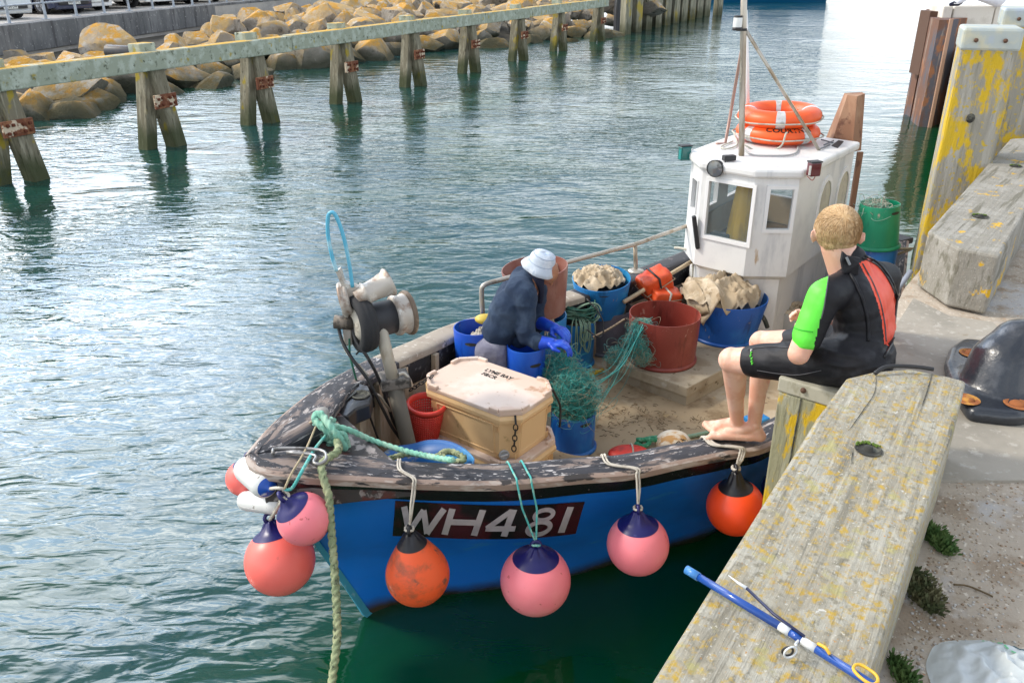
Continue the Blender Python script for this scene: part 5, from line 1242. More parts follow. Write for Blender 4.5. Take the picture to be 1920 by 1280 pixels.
def fender_(label, a, b, r, endm):
    t = thing('cylinder_fender', label, 'fender', loc=tuple((a+b)/2), group='white fenders at the bow')
    d = (b-a); L_2 = d.length; q = d.normalized().to_track_quat('Z','Y'); t.rotation_euler = q.to_euler(); h = L_2/2
    MB().lathe([(r*.75,-h*.86),(r*.93,-h*.78),(r,-h*.62),(r,h*.62),(r*.93,h*.78),(r*.75,h*.86)], 30, caps=(False,False)).build('body', M_wv, t)
    for s_ in (-1,1):
        p_ = [(r*.75,s_*h*.86),(r*.5,s_*h*.97),(r*.2,s_*h*1.02),(r*.17,s_*h*1.12),(.001,s_*h*1.13)]
        MB().lathe(p_ if s_ > 0 else p_[::-1], 24, caps=(False,False)).build('end_cap', endm, t)
fa, fb__ = PY(455,872,3.50), PY(505,916,3.28)
fender_('upper white cylinder fender with blue ends wrapped round the bow', fa, fb__, px(25,fa), M_bluev)
fa2, fb2 = PY(452,937,3.55), PY(528,946,3.34)
fender_('lower all white cylinder fender under the blue ended one at the bow', fa2, fb2, px(19,fa2), M_wv)
knot = PY(533,918,3.20)
# ================================================================== ROPES AT THE BOW
M_rope = mat('faded_green_rope', (.20,.47,.36), [((.33,.55,.42), 12, .45, .6, U, 4), ((.12,.30,.22), 25, .55, .68, U, 3)], rough=.9, bump=(90,.3,.003,U))
M_rope2 = mat('dirty_green_rope', (.22,.27,.15), [((.35,.38,.22), 15, .45, .6, U, 4), ((.08,.10,.06), 30, .55, .65, U, 3)], rough=.95, bump=(90,.3,.003,U))
def spts(pts): return [PY(x, y, Y_) for x, y, Y_ in pts]
BY = bt.y; rr_ = px(6.8, bt)
# turns round the bitt
tp = [bt+Vector((math.cos(a)*rb*1.5, math.sin(a)*rb*1.5, -.075-.013*a)) for a in np.linspace(.4, 11, 30)]
tp += spts([(640,812,BY-.12),(652,850,BY-.10),(636,848,BY-.14),(628,822,BY-.13),(604,800,BY-.12),(590,785,BY-.08),(600,775,BY-.06),(620,800,BY-.14),(640,826,BY-.16),(648,842,BY-.16)])
line('faded green mooring rope wound in turns round the bow bitt', tp, rr_, M_rope, 12, name='mooring_rope', rope=9, n=4)
line('faded green rope running from the bitt to the blue tray', spts([(618,796,BY-.1),(655,806,BY-.08),(700,826,BY-.05),(760,845,BY-.1),(820,858,BY-.25),(850,862,BY-.35)]), rr_*.8, M_rope, 12, name='mooring_rope', rope=10, n=10)
gg, inn_, _i = gtop(617)
line('thick green mooring line hanging from the bow across the hull and down to the quay', [PY(632,826,BY-.16), PY(634,845,gg.y+.14), gg+inn_*.04+Vector((0,0,.022)), gg-inn_*.035+Vector((0,0,.0))]+spts([(616,930,gg.y-.10),(621,990,gg.y-.16),(628,1080,gg.y-.28),(632,1160,gg.y-.40),(631,1210,gg.y-.48),(622,1285,gg.y-.62),(612,1420,gg.y-.85),(640,1700,gg.y-1.25)]), [px(7.5,gg)]*(4*6)+[px(7.0,gg)]*(7*6)+[px(7.0,gg)], M_rope2, 12, name='mooring_rope', rope=9.5, n=6)
for k, (pts, m, lab, r_) in enumerate((
    (spts([(590,796,BY-.06),(560,800,3.9),(520,812,3.85),(490,830,3.75),(475,848,3.62)]), M_twine_g, 'thin turquoise line running from the bitt to the bow tip', .007),
    (spts([(612,815,BY-.12),(590,842,3.50),(568,880,3.24),(548,914,3.20)])+[knot], M_twine_g, 'turquoise double line tying the pink buoys to the bitt', .008),
    (spts([(592,800,BY-.08),(572,845,3.45),(548,885,3.26),(537,908,3.20)])+[knot], M_twine_t, 'thin tan cord from the bitt to the bow buoys', .0055),
    (spts([(585,790,BY-.05),(550,808,3.92),(515,822,3.8)]), M_twine_t, 'thin tan cord lying along the far side of the bow', .005))):
    line(lab, pts, r_, m, 8, rope=20, strands=1)
line('knotted dirty white cord between the two white fenders and the pink buoy', [fb__, knot+Vector((-.03,0,.01)), knot, knot+Vector((.02,-.01,-.03)), eB, knot+Vector((-.01,0,-.05)), eA, knot+Vector((0,.01,-.02)), fb2, knot], .008, M_twine_w, 8, rope=18, n=6)
# ================================================================== TUBS
def tubmat(name, c, worn, dirt=(.3,.26,.2)):
    return mat(name, c, [(worn, 2.2, .46, .66, (1,1,.7), 6), (tuple(.55*a for a in c), 5, .55, .7, (2,2,.5), 5), (dirt, 14, .64, .70, (1,1,.6), 6)], rough=.42, bump=(18,.12,.004,U))
T_blue = tubmat('blue_tub_plastic', (.004,.085,.38), (.01,.16,.48)); T_blue2 = tubmat('pale_blue_tub_plastic', (.01,.17,.46), (.03,.27,.55))
T_red = tubmat('red_brown_tub_plastic', (.22,.035,.024), (.30,.07,.05), (.4,.22,.17)); T_redp = tubmat('faded_red_brown_plastic', (.25,.095,.07), (.33,.17,.14), (.42,.33,.29))
T_grey = tubmat('grey_tub_plastic', (.13,.135,.16), (.20,.20,.23)); T_green = tubmat('green_tub_plastic', (.0,.20,.10), (.01,.28,.15)); T_bucket = tubmat('pale_grey_bucket', (.45,.45,.44), (.55,.54,.52))
T_royal = tubmat('royal_blue_plastic', (.005,.07,.50), (.01,.11,.55))
def tub(label, m, base, rb_, rt_, h, rot=(0,0,0), flange=True, handles=(R(-60), R(120)), group='fish tubs standing about the boat', name='fish_tub', cat='tub'):
    t = thing(name, label, cat, loc=tuple(base), rot=rot, group=group); wl_ = .008
    out_p = [(rb_,0.0),(rb_+(rt_-rb_)*.5,h*.5),(rt_,h-.006),(rt_-.002,h),(rt_-wl_,h),(rt_-wl_-.001,h-.01),(rb_+(rt_-rb_)*.5-wl_,h*.5),(rb_-wl_,.02),(.001,.018)]
    lo = random.uniform(0,6)
    body = MB().lathe([(.001,.0)]+out_p, 56, caps=(False,False), wob=lambda a, i: 1+.006*math.sin(2*a+lo)*(1 if i > 1 else .4)).build('body', m, t, autos=50)
    if flange: MB().lathe([(rb_-.003,-.002),(rb_+.016,.0),(rb_+.018,.018),(rb_+.006,.026),(rb_+.001,.03)], 48, caps=(False,False)).build('base_flange', m, t)
    for a in handles:
        hz = h*.86; rr2 = rb_+(rt_-rb_)*.86+.0015; pts = []
        mbh = MB(); rows = []
        for k in range(9):
            th = a+(k-4)/4*.045/rr2; e = math.sqrt(max(0, 1-((k-4)/4.2)**2))*.013
            rows.append([(rr2*math.cos(th), rr2*math.sin(th), hz-e), (rr2*math.cos(th), rr2*math.sin(th), hz+e)])
        mbh.grid(rows); mbh.build('hand_hole', M_hole, t)
    return t
def tubpx(label, m, xc, yb, yr, wt, wb, zb, Yfix=None, hmin=None, **k):
    F_ = P(xc, yb, zb) if Yfix is None else PY(xc, yb, Yfix); zb2 = F_.z
    u_ = Vector((F_.x, F_.y, 0)).normalized(); rb_ = px(wb/2, F_); rt_ = px(wt/2, F_); C_ = Vector((F_.x, F_.y, zb2))+u_*rb_
    fr_ = C_-u_*rt_; h = PY(xc, yr, fr_.y).z-zb2
    t = tub(label, m, C_, rb_, rt_, h, **k); return t, C_, rb_, rt_, h
M_sack = mat('hessian_sacking', (.42,.33,.22), [((.55,.46,.34), 5, .45, .62, U, 6), ((.27,.19,.11), 8, .55, .68, U, 6)], rough=.98, bump=[(120,.5,.002,U),(10,.4,.01,U)])
def sacks(label, C_, rx, ry, zbase, hgt, seed, m=None, over=0.0, name='hessian_sacks', cat='sacking', folds=9, flap=None):
    """crumpled cloth heaped in a container: dome with deep ridged folds, closed underneath"""
    mb = MB(); n = 72; rings = 30; rows = []; off = Vector((seed*3.7, seed*1.3, seed))
    for i in range(rings+1):
        f = i/rings; row = []
        for k in range(n+1):
            a = 2*math.pi*k/n; x = math.cos(a)*f; y = math.sin(a)*f
            q = Vector((x, y, 0)); w1 = noise.noise(q*1.7+off); wv = Vector((x+.35*w1, y+.35*noise.noise(q*1.7-off), 0))
            sf = lambda e: 1-math.sqrt((e*2.3)**2+.012); rid = sf(noise.noise(wv*folds*.33+off)); rid2 = sf(noise.noise(Vector((wv.x*1.5,wv.y*.7,0))*folds*.7+off*2))
            rid3 = sf(noise.noise(wv*folds*1.4+off*3)); z = hgt*((1-f*f)**.6*.5+.34*rid+.17*rid2+.03*rid3-.15*f+.25*w1)
            row.append(Vector((C_.x+x*rx, C_.y+y*ry, zbase+z)))
        rows.append(row)
    mb.grid(rows, flip=True); 
    if flap: mb.grid(flap)
    o = mb.build(name, m or M_sack, label=label, cat=cat)
    return center_mesh(o)
t1, C1, rb1, rt1, h1_ = tubpx('blue tub in front of the cream crate, heaped with turquoise net', T_blue, 1072, 858, 790, 84, 84, .2)
t2, C2, rb2, rt2, h2_ = tubpx('large open red brown tub standing on the hatch cover', T_red, 1238, 697, 613, 134, 126, .372, flange=True, handles=(R(170),))
t3, C3, rb3, rt3, h3_ = tubpx('blue tub with sacking draped over its rim, beside the wheelhouse', T_blue, 1354, 651, 580, 148, 116, .372, handles=(R(-20),R(190)))
t4, C4, rb4, rt4, h4_ = tubpx('tall blue tub topped with coiled green rope, right of the man', T_blue2, 1076, 694, 612, 76, 70, .2)
t5, C5, rb5, rt5, h5_ = tubpx('grey tub with a blue tub stacked on it, left of the red brown tub', T_grey, 1137, 670, 592, 88, 78, .2)
zt5 = C5.z+h5_; b6 = Vector((C5.x-.07, C5.y-.01, zt5-.02)); r6 = px(50, b6)
h6 = PY(1119, 536, b6.y-r6*1.05).z-b6.z
t6 = tub('bright blue tub full of sacking, tilted on top of the grey tub', T_blue2, b6, r6*.88, px(54,b6), h6, rot=(R(6),R(-5),R(20)), handles=(R(-110),R(-15)), flange=False)
t4.location.x += -.0
# stack behind the man
Y7 = 6.12; b7 = PY(1012, 588, Y7); r7 = px(52, b7)
tub('pale blue tub half hidden behind the man, carrying the tilted red brown one', T_blue2, (b7.x, b7.y+.02, .2), r7*.9, r7*.98, b7.z-.2-.01)
h7 = PY(1000,522,Y7-r7).z-b7.z
tub('faded red brown tub tilted behind the man in the sun hat', T_redp, (b7.x+.0, b7.y+.0, b7.z+.02), r7*.92, px(61,b7), h7*1.0, rot=(R(2),R(-7),0), flange=False, handles=(R(200),))
Y8 = 5.52; b8 = PY(893, 700, Y8); r8 = px(37, b8); h8 = PY(893, 628, Y8-r8).z-.5
tub('open royal blue tub with a pale cloth inside, left of the bending man', T_royal, (b8.x, b8.y, .5), r8*.92, px(40,b8), h8, handles=(R(-100),))
c = Vector((b8.x+.05, b8.y+.01, .5+h8-.10)); sacks('pale cloth bundle inside the royal blue tub left of the man', c, r8*.66, r8*.6, c.z-.02, .12, 12, M_twine_w, name='cloth_bundle', cat='cloth')
q = PY(910, 598, 5.62)
mb = MB(); mb.sphere(q, px(20,q), 20, 12, scale=(1,.8,.45)); mb2 = mb.build('yellow_float', mat('dull_yellow',(.55,.40,.05),rough=.5), label='dull yellow float lying on the rail behind the royal blue tub', cat='float'); center_mesh(mb2)
Y9 = 5.34; b9 = PY(986, 700, Y9); r9 = px(36, b9)
tub('royal blue tub in front of the man, under his sweatshirt hem', T_royal, (b9.x, b9.y, .2), r9*.95, r9, PY(990,662,Y9-r9).z-.2)
# bucket by the wheelhouse
t10, C10, rb10, rt10, h10 = tubpx('pale grey bucket full of sacking behind the boy\'s knees', T_bucket, 1480, 640, 592, 82, 68, .2, flange=False, group=None, name='bucket', cat='bucket')
sacks('khaki sacking filling the pale grey bucket', C10, rt10*.97, rt10*.97, C10.z+h10-.05, .12, 3)
# green tub on blue tub at the stern
b11 = PY(1633, 520, 7.0); r11 = px(40, b11); zt = PY(1640, 473, 7.0-r11).z
tub('dark blue tub underneath the green one near the stern', T_blue, (b11.x, b11.y, .2), r11*.9, r11*.92, zt-.2, flange=False)
b12 = Vector((b11.x-.02, b11.y, zt+.005)); h12 = PY(1640, 392, 7.0-px(36,b12)).z-zt
tG = tub('bright green tub behind the boy\'s head, stacked near the stern', T_green, b12, px(41,b12), px(35,b12), h12, rot=(0,R(-3),0), handles=(R(-62),R(118)))
# sacks in tubs
c = Vector((b6.x-.035, b6.y+.0, b6.z+h6-.03)); sacks('pale hessian sacks heaped in the tilted bright blue tub', c, px(50,c), px(50,c), c.z-.01, .13, 5)
c = C3+Vector((0,0,h3_)); 
sacks('heap of brown hessian sacks on the tub beside the wheelhouse', c+Vector((-.07,.02,0)), rt3*1.02, rt3*.95, c.z-.02, .22, 8, folds=8)
# flaps draped over the rim
mb = MB()
def drape(edge_pts, drops, seed, m, lab):
    rows = []; off = Vector((seed,seed*.7,0)); n = 30
    for i, (p, dv) in enumerate(zip(resample(edge_pts[0], n), resample(edge_pts[1], n))):
        row = []
        for k in range(14):
            f = k/13; q = p.lerp(dv, f); q += Vector((0,-.02*math.sin(f*3.1),.05*math.sin(f*3.1)))
            q += Vector((noise.noise(q*9+off)*.02, noise.noise(q*9-off)*.03, noise.noise(q*11+off*2)*.02)); row.append(q)
        rows.append(row)
    m1 = MB(); m1.grid(rows); o = m1.build('draped_sack', m, label=lab, cat='sacking'); mod = o.modifiers.new('t','SOLIDIFY'); mod.thickness = .008; return center_mesh(o)
yb_ = C3.y
drape(([PY(1285,545,yb_),PY(1320,520,yb_+.05),PY(1380,545,yb_)], [PY(1318,612,yb_-rt3*.75),PY(1352,560,yb_-rt3*1.02),PY(1362,590,yb_-rt3*1.04),PY(1392,560,yb_-rt3*.7)]), 0, 4, M_sack, 'ragged hessian sack draped over the rim of the tub by the wheelhouse')
drape(([PY(1278,530,yb_+.05),PY(1300,525,yb_)], [PY(1292,600,yb_-rt3*.35),PY(1330,585,yb_-rt3*.85)]), 0, 9, M_sack, 'loose hessian sack hanging down beside the red brown tub')
# pale cloth left of the rope tub
sacks('small rag of pale sacking hanging behind the man\'s arm', PY(1032,610,5.95), .05, .05, PY(1032,610,5.95).z-.06, .14, 21, name='rag', cat='sacking')
# ================================================================== BASKET
Yb = 4.72; bb_ = PY(789, 812, Yb); rim_c = PY(789, 750, Yb)
M_bask = mat('red_basket_plastic', (.68,.05,.035), [((.58,.06,.045),6,.5,.65,U,4)], rough=.45)
rbt, rtt = px(23,bb_), px(35,rim_c); hb = rim_c.z-bb_.z+.02
BK = thing('plastic_basket', 'red perforated plastic basket left of the cream crates', 'basket', loc=(rim_c.x+.02, rim_c.y, bb_.z-.03), rot=(R(4),R(4),0))
mb = MB(); nv, nr = 44, 15
for k in range(nv):
    a = 2*math.pi*k/nv; mb.tube([(rbt*math.cos(a),rbt*math.sin(a),0),(rtt*math.cos(a),rtt*math.sin(a),hb)], .0045, 4)
for j in range(nr+1):
    f = j/nr; r_ = rbt+(rtt-rbt)*f; mb.tube([(r_*math.cos(a),r_*math.sin(a),hb*f) for a in np.linspace(0,2*math.pi,45)[:-1]], .0052, 4, closed=True)
mb.build('lattice_wall', M_bask, BK); MB().lathe([(.001,0),(rbt,0),(rbt,.01),(.001,.01)], 30, caps=(False,False)).build('base', M_bask, BK)
MB().lathe([(rtt-.006,hb-.03),(rtt+.004,hb-.034),(rtt+.014,hb-.008),(rtt+.008,hb+.004),(rtt-.008,hb+.004),(rtt-.01,hb-.03)], 44, caps=(False,False)).build('rim', M_bask, BK)
# ================================================================== CRATES
LZc = .95
cA, cB, cC, cD = P(803,716,LZc), P(872,662,LZc), P(1040,716,LZc), P(952,775,LZc)
ctr = (cA+cB+cC+cD)/4; uu = ((cD-cA)+(cC-cB)); vv2 = ((cB-cA)+(cC-cD)); Lx = uu.length/2*1.19; uu.normalize(); Ly = vv2.length/2*1.12; ang = math.atan2(uu.y, uu.x)
print('crate', Lx, Ly, math.degrees(ang))
M_crate = mat('cream_crate_plastic', (.80,.56,.30), [((.72,.48,.24), 2.5, .45, .65, U, 5), ((.50,.33,.14), 9, .62, .72, U, 6)], rough=.5, bump=(12,.12,.004,U))
M_lid = mat('pinkish_lid_plastic', (.66,.50,.40), [((.72,.60,.52), 3, .45, .6, U, 5), ((.45,.27,.17), 4, .60, .68, U, 8), ((.52,.38,.28), 16, .62, .70, U, 5)], rough=.55, bump=(18,.15,.004,U))
M_chain = mat('black_plastic_chain', (.015,.015,.015), rough=.5)
def chamf(lx, ly, c): return [(-lx+c,-ly),(lx-c,-ly),(lx,-ly+c),(lx,ly-c),(lx-c,ly),(-lx+c,ly),(-lx,ly-c),(-lx,-ly+c)]
def crate(label, base, H_, lid=True, text=False, lx=Lx/2, ly=Ly/2, extra=True):
    t = thing('insulated_crate', label, 'crate', loc=tuple(base), rot=(0,0,ang), group='cream insulated crates stacked in the bow')
    lx -= .015; ly -= .015; c = .10; mb = MB(); levels = [(0,.86,.84),(.02,.88,.87),(H_*.72,.93,.92),(H_*.74,.99,.99),(H_*.80,1.0,1.0),(H_*.86,.97,.97)]
    rows = [[(x*fx, y*fy, z) for x, y in chamf(lx,ly,c)]+[(chamf(lx,ly,c)[0][0]*fx, chamf(lx,ly,c)[0][1]*fy, z)] for z, fx, fy in levels]
    mb.grid(rows, smooth=False, flip=False); b = len(mb.v); mb.add([(x*.86,y*.84,0) for x, y in chamf(lx,ly,c)], [tuple(range(8))[::-1]]); body = mb.build('body', M_crate, t)
    # recessed panels, ribs, drain plug
    for s_, (w_, d_) in (((0,-1),(lx*1.15,0)), ((1,0),(ly*1.0,0)), ((0,1),(lx*1.15,0)), ((-1,0),(ly*1.0,0))):
        nx, ny = s_; a_ = math.atan2(ny, nx)+math.pi/2; Rm = Matrix.Rotation(a_, 3, 'Z'); off_ = (ly*.905 if ny else lx*.915)
        fr_ = MB(); hw = w_/2
        for (x0, z0, x1, z1) in ((-hw,.05,hw,.05),(-hw,H_*.66,hw,H_*.66),(-hw,.05,-hw,H_*.66),(hw,.05,hw,H_*.66)):
            f0 = (.86+.07*z0/(H_*.72)); f1 = (.86+.07*z1/(H_*.72)); o0 = (ly if ny else lx)*f0+.002; o1 = (ly if ny else lx)*f1+.002
            p_ = Rm@Vector((x0,-0,0)); 
            A_2 = Vector((nx*o0, ny*o0, z0))+Rm@Vector((x0,0,0)); B_2 = Vector((nx*o1, ny*o1, z1))+Rm@Vector((x1,0,0)); fr_.beam(A_2, B_2, .010, .010, bev=.003)
        fr_.build('moulded_panel', M_crate, body)
        for sx in (-1, 1):
            for zz in (H_*.60, .04):
                rib = MB()
                for k in range(4):
                    xx = sx*(hw+.028+k*.010-.015); f0 = .86+.07*zz/(H_*.72); o0 = (ly if ny else lx)*f0+.003; cc_ = Vector((nx*o0, ny*o0, zz))+Rm@Vector((xx,0,0)); rib.box(cc_, (.004,.006,.045), Rm)
                rib.build('corner_rib', M_crate, body, kind='stuff')
    if lid:
        z0 = H_*.86; L_b = MB(); ch = chamf(lx*.985, ly*.985, c); L_b.prism(ch, z0, z0+.028, bev=.006); lo = L_b.build('lid', M_lid, t)
        for i in range(8):
            if i % 2 == 0: continue
            cl = MB()
            a_, b_ = Vector(ch[i]), Vector(ch[(i+1) % 8]); pa, pb = Vector(ch[i-1]), Vector(ch[(i+2) % 8])
            a2_ = a_+(pa-a_).normalized()*.075; b2x = b_+(pb-b_).normalized()*.075
            for p0_, p1_ in ((a2_,a_),(a_,b_),(b_,b2x)):
                m_in = 1-.018/ max(.1, p0_.length); cl.beam(Vector((p0_.x*.965,p0_.y*.965,z0+.033)), Vector((p1_.x*.965,p1_.y*.965,z0+.033)), .026, .028, bev=.006)
            cl.build('corner_ridge', M_lid, lo)
        if text:
            M_st = mat('black_stencil', (.02,.018,.016), rough=.8)
            o_ = Vector(P(935,701,base[2]+z0+.03)); 
            for s_, (dx, dy) in (('LYME BAY', (0,0)), ('F&CR', (-.035,-.055))):
                vs, fs = textmesh(s_, .052, .0018); Rz = Matrix.Rotation(ang, 3, 'Z'); 
                w_l = [Rz.inverted()@(o_-Vector(base))+Vector((v.x*.95+dx, v.y*1.0+dy, 0)) for v in vs]
                MB().add([(v.x, v.y, z0+.0292) for v in w_l], fs).build('stencil_text', M_st, lo)
    return t
H2 = LZc-.56
cr1 = crate('cream insulated crate with pink lid stencilled LYME BAY, on top of the stack', (ctr.x, ctr.y, LZc-H2*.86-.045), H2, text=True)
crb = LZc-H2*.86-.045
cr2 = crate('lower cream crate whose lid corners show under the stencilled one', (ctr.x-.0, ctr.y+.0, DZ), (crb-DZ)/.9, lx=Lx/2*1.05, ly=Ly/2*1.06)
# drain plug and chain on the front corner chamfer
def local(o, p): return rootmat(o).inverted()@p
ch = chamf(Lx/2-.015, Ly/2-.015, .10); mid = (Vector(ch[1])+Vector(ch[2]))/2; nrm = Vector((1,-1,0)).normalized()
pz = .05; tq_ = Vector((1,1,0)).normalized(); pp_ = Vector((mid.x*.875, mid.y*.875, pz))-tq_*.028
Mx = Matrix.Translation(pp_+nrm*.012)@nrm.to_track_quat('Z','Y').to_matrix().to_4x4()
pg = MB().lathe([(.031,-.012),(.034,0),(.033,.006),(.027,.008),(.025,.004),(.001,.004)], 28, Mx, caps=(False,True)).build('drain_plug', mat('grey_plug',(.42,.45,.48),[((.3,.3,.3),9,.5,.65,U,4)],rough=.4), cr1)
MB().beam(Mx@Vector((-.022,-.006,.008)), Mx@Vector((.022,.006,.008)), .009, .012, bev=.003).build('plug_bar', mat('plug_bar_pale',(.6,.62,.64),rough=.4), pg)
def chain(p0, p1, n, w_, name, parent, sag=0, straightfirst=0):
    mb = MB(); pts = [p0.lerp(p1, k/n)-Vector((0,0,sag*math.sin(math.pi*k/n))) for k in range(n+1)]
    for k in range(n):
        a, b = pts[k], pts[k+1]; d = (b-a); l_ = d.length*.62; d.normalize(); s_ = d.orthogonal().normalized(); s_ = Matrix.Rotation(R(90*(k % 2)+20), 3, d)@s_; m_ = (a+b)/2
        mb.tube([m_+d*l_*math.cos(t)+s_*w_*math.sin(t)*(1.15 if abs(math.cos(t))<.8 else 1) for t in np.linspace(0,2*math.pi,13)[:-1]], w_*.32, 6, closed=True)
    return mb.build(name, M_chain, parent)
zt_ = H2*.86
st_ = Vector((mid.x*.99, mid.y*.99, zt_+.03))+tq_*.025
MB().beam(st_+nrm*-.02, st_+nrm*.022+Vector((0,0,-.075)), .012, .008).build('strap', M_chain, cr1)
chain(st_+nrm*.022+Vector((0,0,-.075)), Vector((mid.x*.90,mid.y*.90,.09))+nrm*.03+tq_*.025, 5, .012, 'chain', cr1)
a_ = cA+Vector((.03,.03,.03)); chain(local(cr1,a_), local(cr1,PY(768,732,a_.y+.05)), 7, .011, 'chain', cr1)
line('black cord hanging from the crate to the front blue tub', [P(1036,730,LZc), PY(1050,760,4.85), PY(1050,790,4.84), PY(1049,800,4.84)], .008, M_hose, 8)
# ================================================================== BLUE TRAY
M_tray = mat('scuffed_blue_sheet', (.01,.11,.36), [((.03,.22,.45), 3, .48, .62, U, 6), ((.25,.27,.22), 6, .60, .68, U, 6)], rough=.45)
top = spts([(708,856,4.02),(735,838,4.12),(770,832,4.18),(805,824,4.18),(840,826,4.10),(868,838,3.98),(887,856,3.84),(884,868,3.76)])
mb = MB(); rows = []
for i, p in enumerate(resample(catmull(top, 6), 40)):
    row = []
    for k in range(10):
        f = k/9; row.append(p+Vector((0, -.16*math.sin(f*1.9)*(1-.3*f), -.20*(1-math.cos(f*1.8))/1.2)))
    rows.append(row)
mb.grid(rows); o = mb.build('split_blue_tub', M_tray, label='curved piece of split blue tub lying inside the bow rail in front of the crates', cat='plastic sheet'); md = o.modifiers.new('t','SOLIDIFY'); md.thickness = .007; center_mesh(o)
line('coil of dirty green rope lying in the split blue tub', spts([(722,862,3.75),(770,850,3.85),(815,856,3.82),(835,846,3.86),(862,852,3.80),(868,864,3.74),(840,862,3.76),(828,850,3.80),(848,846,3.84),(872,858,3.77)]), .016, M_rope2, 12, rope=11, n=8, name='rope_coil')
# ================================================================== COILED GREEN ROPE ON THE TALL BLUE TUB
M_coil = mat('dark_green_cord', (.045,.15,.11), [((.14,.27,.19), 9, .5, .6, U, 4)], rough=.85); M_coil2 = mat('pale_green_cord', (.23,.34,.24), rough=.85)
rs = random.Random(3); top4 = C4+Vector((0,0,h4_))
mb = MB(); pts = []
for k in range(150):
    a = k*.62+rs.uniform(-.15,.15); r_ = rt4*(.62+.55*rs.random()); pts.append(top4+Vector((math.cos(a)*r_*1.1-.02, math.sin(a)*r_*.8, .01+.13*(k/150)+rs.uniform(0,.03)+.02*math.sin(a*2))))
mb.tube(catmull(pts, 5), .0065, 6)
for k in range(9):                       # loops drooping down the front
    a = R(-95+rs.uniform(-15,55)); r_ = rt4*1.03; x0_ = top4+Vector((math.cos(a)*r_, math.sin(a)*r_, 0)); dz_ = rs.uniform(.10,.30)
    mb.tube(catmull([top4+Vector((0,0,.06)), x0_+Vector((-.02,-.01,.02)), x0_+Vector((-.02,-.02,-dz_*.7)), x0_+Vector((.01,-.025,-dz_)), x0_+Vector((.03,-.015,-dz_*.6)), x0_+Vector((.02,0,.03))],6), .0055, 6, mi=1)
for k in range(3):
    a0 = rs.uniform(-1,1); cc = top4+Vector((.08,-.02,.07)); mb.tube([cc+Vector((.09*math.cos(t)*(1+.2*k), -.03*k+.02*math.sin(2*t), .07*math.sin(t+a0)*(1+.2*k))) for t in np.linspace(0,6.0,26)], .0075, 8, mi=1)
center_mesh(mb.build('coiled_rope', [M_coil, M_coil2], label='tangle of dark and pale green rope coiled on top of the tall blue tub', cat='rope'))
line('black cord trailing from the coiled rope across the grey tub', spts([(1100,560,6.4),(1122,585,6.3),(1132,610,6.25),(1125,632,6.2),(1100,618,6.2)]), .006, M_hose, 6)
line('brown rope running across the front of the grey tub', spts([(1112,632,6.3),(1140,618,6.32),(1172,598,6.35)]), .010, mat('brown_rope',(.25,.19,.13),rough=.9), 8, rope=12)
# ================================================================== NETS
M_netA = mat('turquoise_net', (.06,.42,.38), rough=.6); M_netB = mat('dark_teal_net', (.02,.22,.21), rough=.6); M_netC = mat('pale_sea_net', (.25,.45,.36), rough=.6); M_netD = mat('tan_net', (.40,.33,.22), rough=.7)
def tangle(label, blobs, n, seed, rad=.0022, name='fishing_net', seglen=(.03,.07), steps=(5,12), mats=(M_netA,M_netB,M_netC,M_netD), wts=(.45,.25,.2,.1)):
    rs = random.Random(seed); mb = MB()
    for k in range(n):
        c, rx, ry, rz = blobs[rs.choices(range(len(blobs)), [b[4] for b in blobs])[0]][:4]
        def pt():
            while True:
                q = Vector((rs.uniform(-1,1), rs.uniform(-1,1), rs.uniform(-1,1)))
                if q.length < 1: break
            q = q*(.35+.65*rs.random()/max(.3,q.length)*q.length); return Vector((q.x*rx, q.y*ry, q.z*rz))
        p = pt(); d = Vector((rs.gauss(0,1), rs.gauss(0,1), rs.gauss(0,.6))).normalized(); pts = [p.copy()]; L_0 = rs.uniform(*seglen)
        for j in range(rs.randint(*steps)):
            e = Vector((p.x/rx, p.y/ry, p.z/rz)); d += Vector((rs.gauss(0,.7), rs.gauss(0,.7), rs.gauss(0,.5)))
            if e.length > .85: d -= Vector((p.x, p.y, p.z)).normalized()*1.2
            d.normalize(); p = p+d*L_0; pts.append(p.copy())
        mb.tube([Vector(c)+q for q in catmull(pts, 3)], rad*rs.uniform(.7,1.4), 3, mi=rs.choices(range(len(mats)), wts)[0], caps=False)
    return center_mesh(mb.build(name, list(mats), label=label, cat='fishing net'))
top1 = C1+Vector((0,0,h1_))
tangle('heap of turquoise fishing net piled on the front blue tub', [(PY(1070,728,top1.y+.02), px(44,top1), .16, px(42,top1), 4), (top1+Vector((0,0,.03)), rt1*.95, rt1*.95, .10, 2), (PY(1048,690,5.35), px(40,top1), .09, px(22,top1), 1.2)], 2600, 1, rad=.0011)
tangle('thin strands of turquoise net stretched to the man\'s gloves', [(PY(1056,668,5.46), px(12,top1), .04, px(28,top1), 1)], 50, 2, seglen=(.03,.06), rad=.0015)
tp2 = C2+Vector((0,0,h2_)); ed = PY(1196, 610, tp2.y-rt2*.55)
tangle('green and tan net hanging over the rim of the large red brown tub', [(ed+Vector((.03,.02,-.02)), .09, .05, .06, 2), (ed+Vector((-.03,-.08,-.13)), .07, .04, .14, 3), (ed+Vector((.03,-.10,-.22)), .06, .03, .10, 2), (ed+Vector((-.16,-.12,-.22)), .10, .06, .10, 1.4)], 800, 4, rad=.0011, seglen=(.025,.055), wts=(.3,.25,.25,.2))
mb = MB(); rs = random.Random(9)
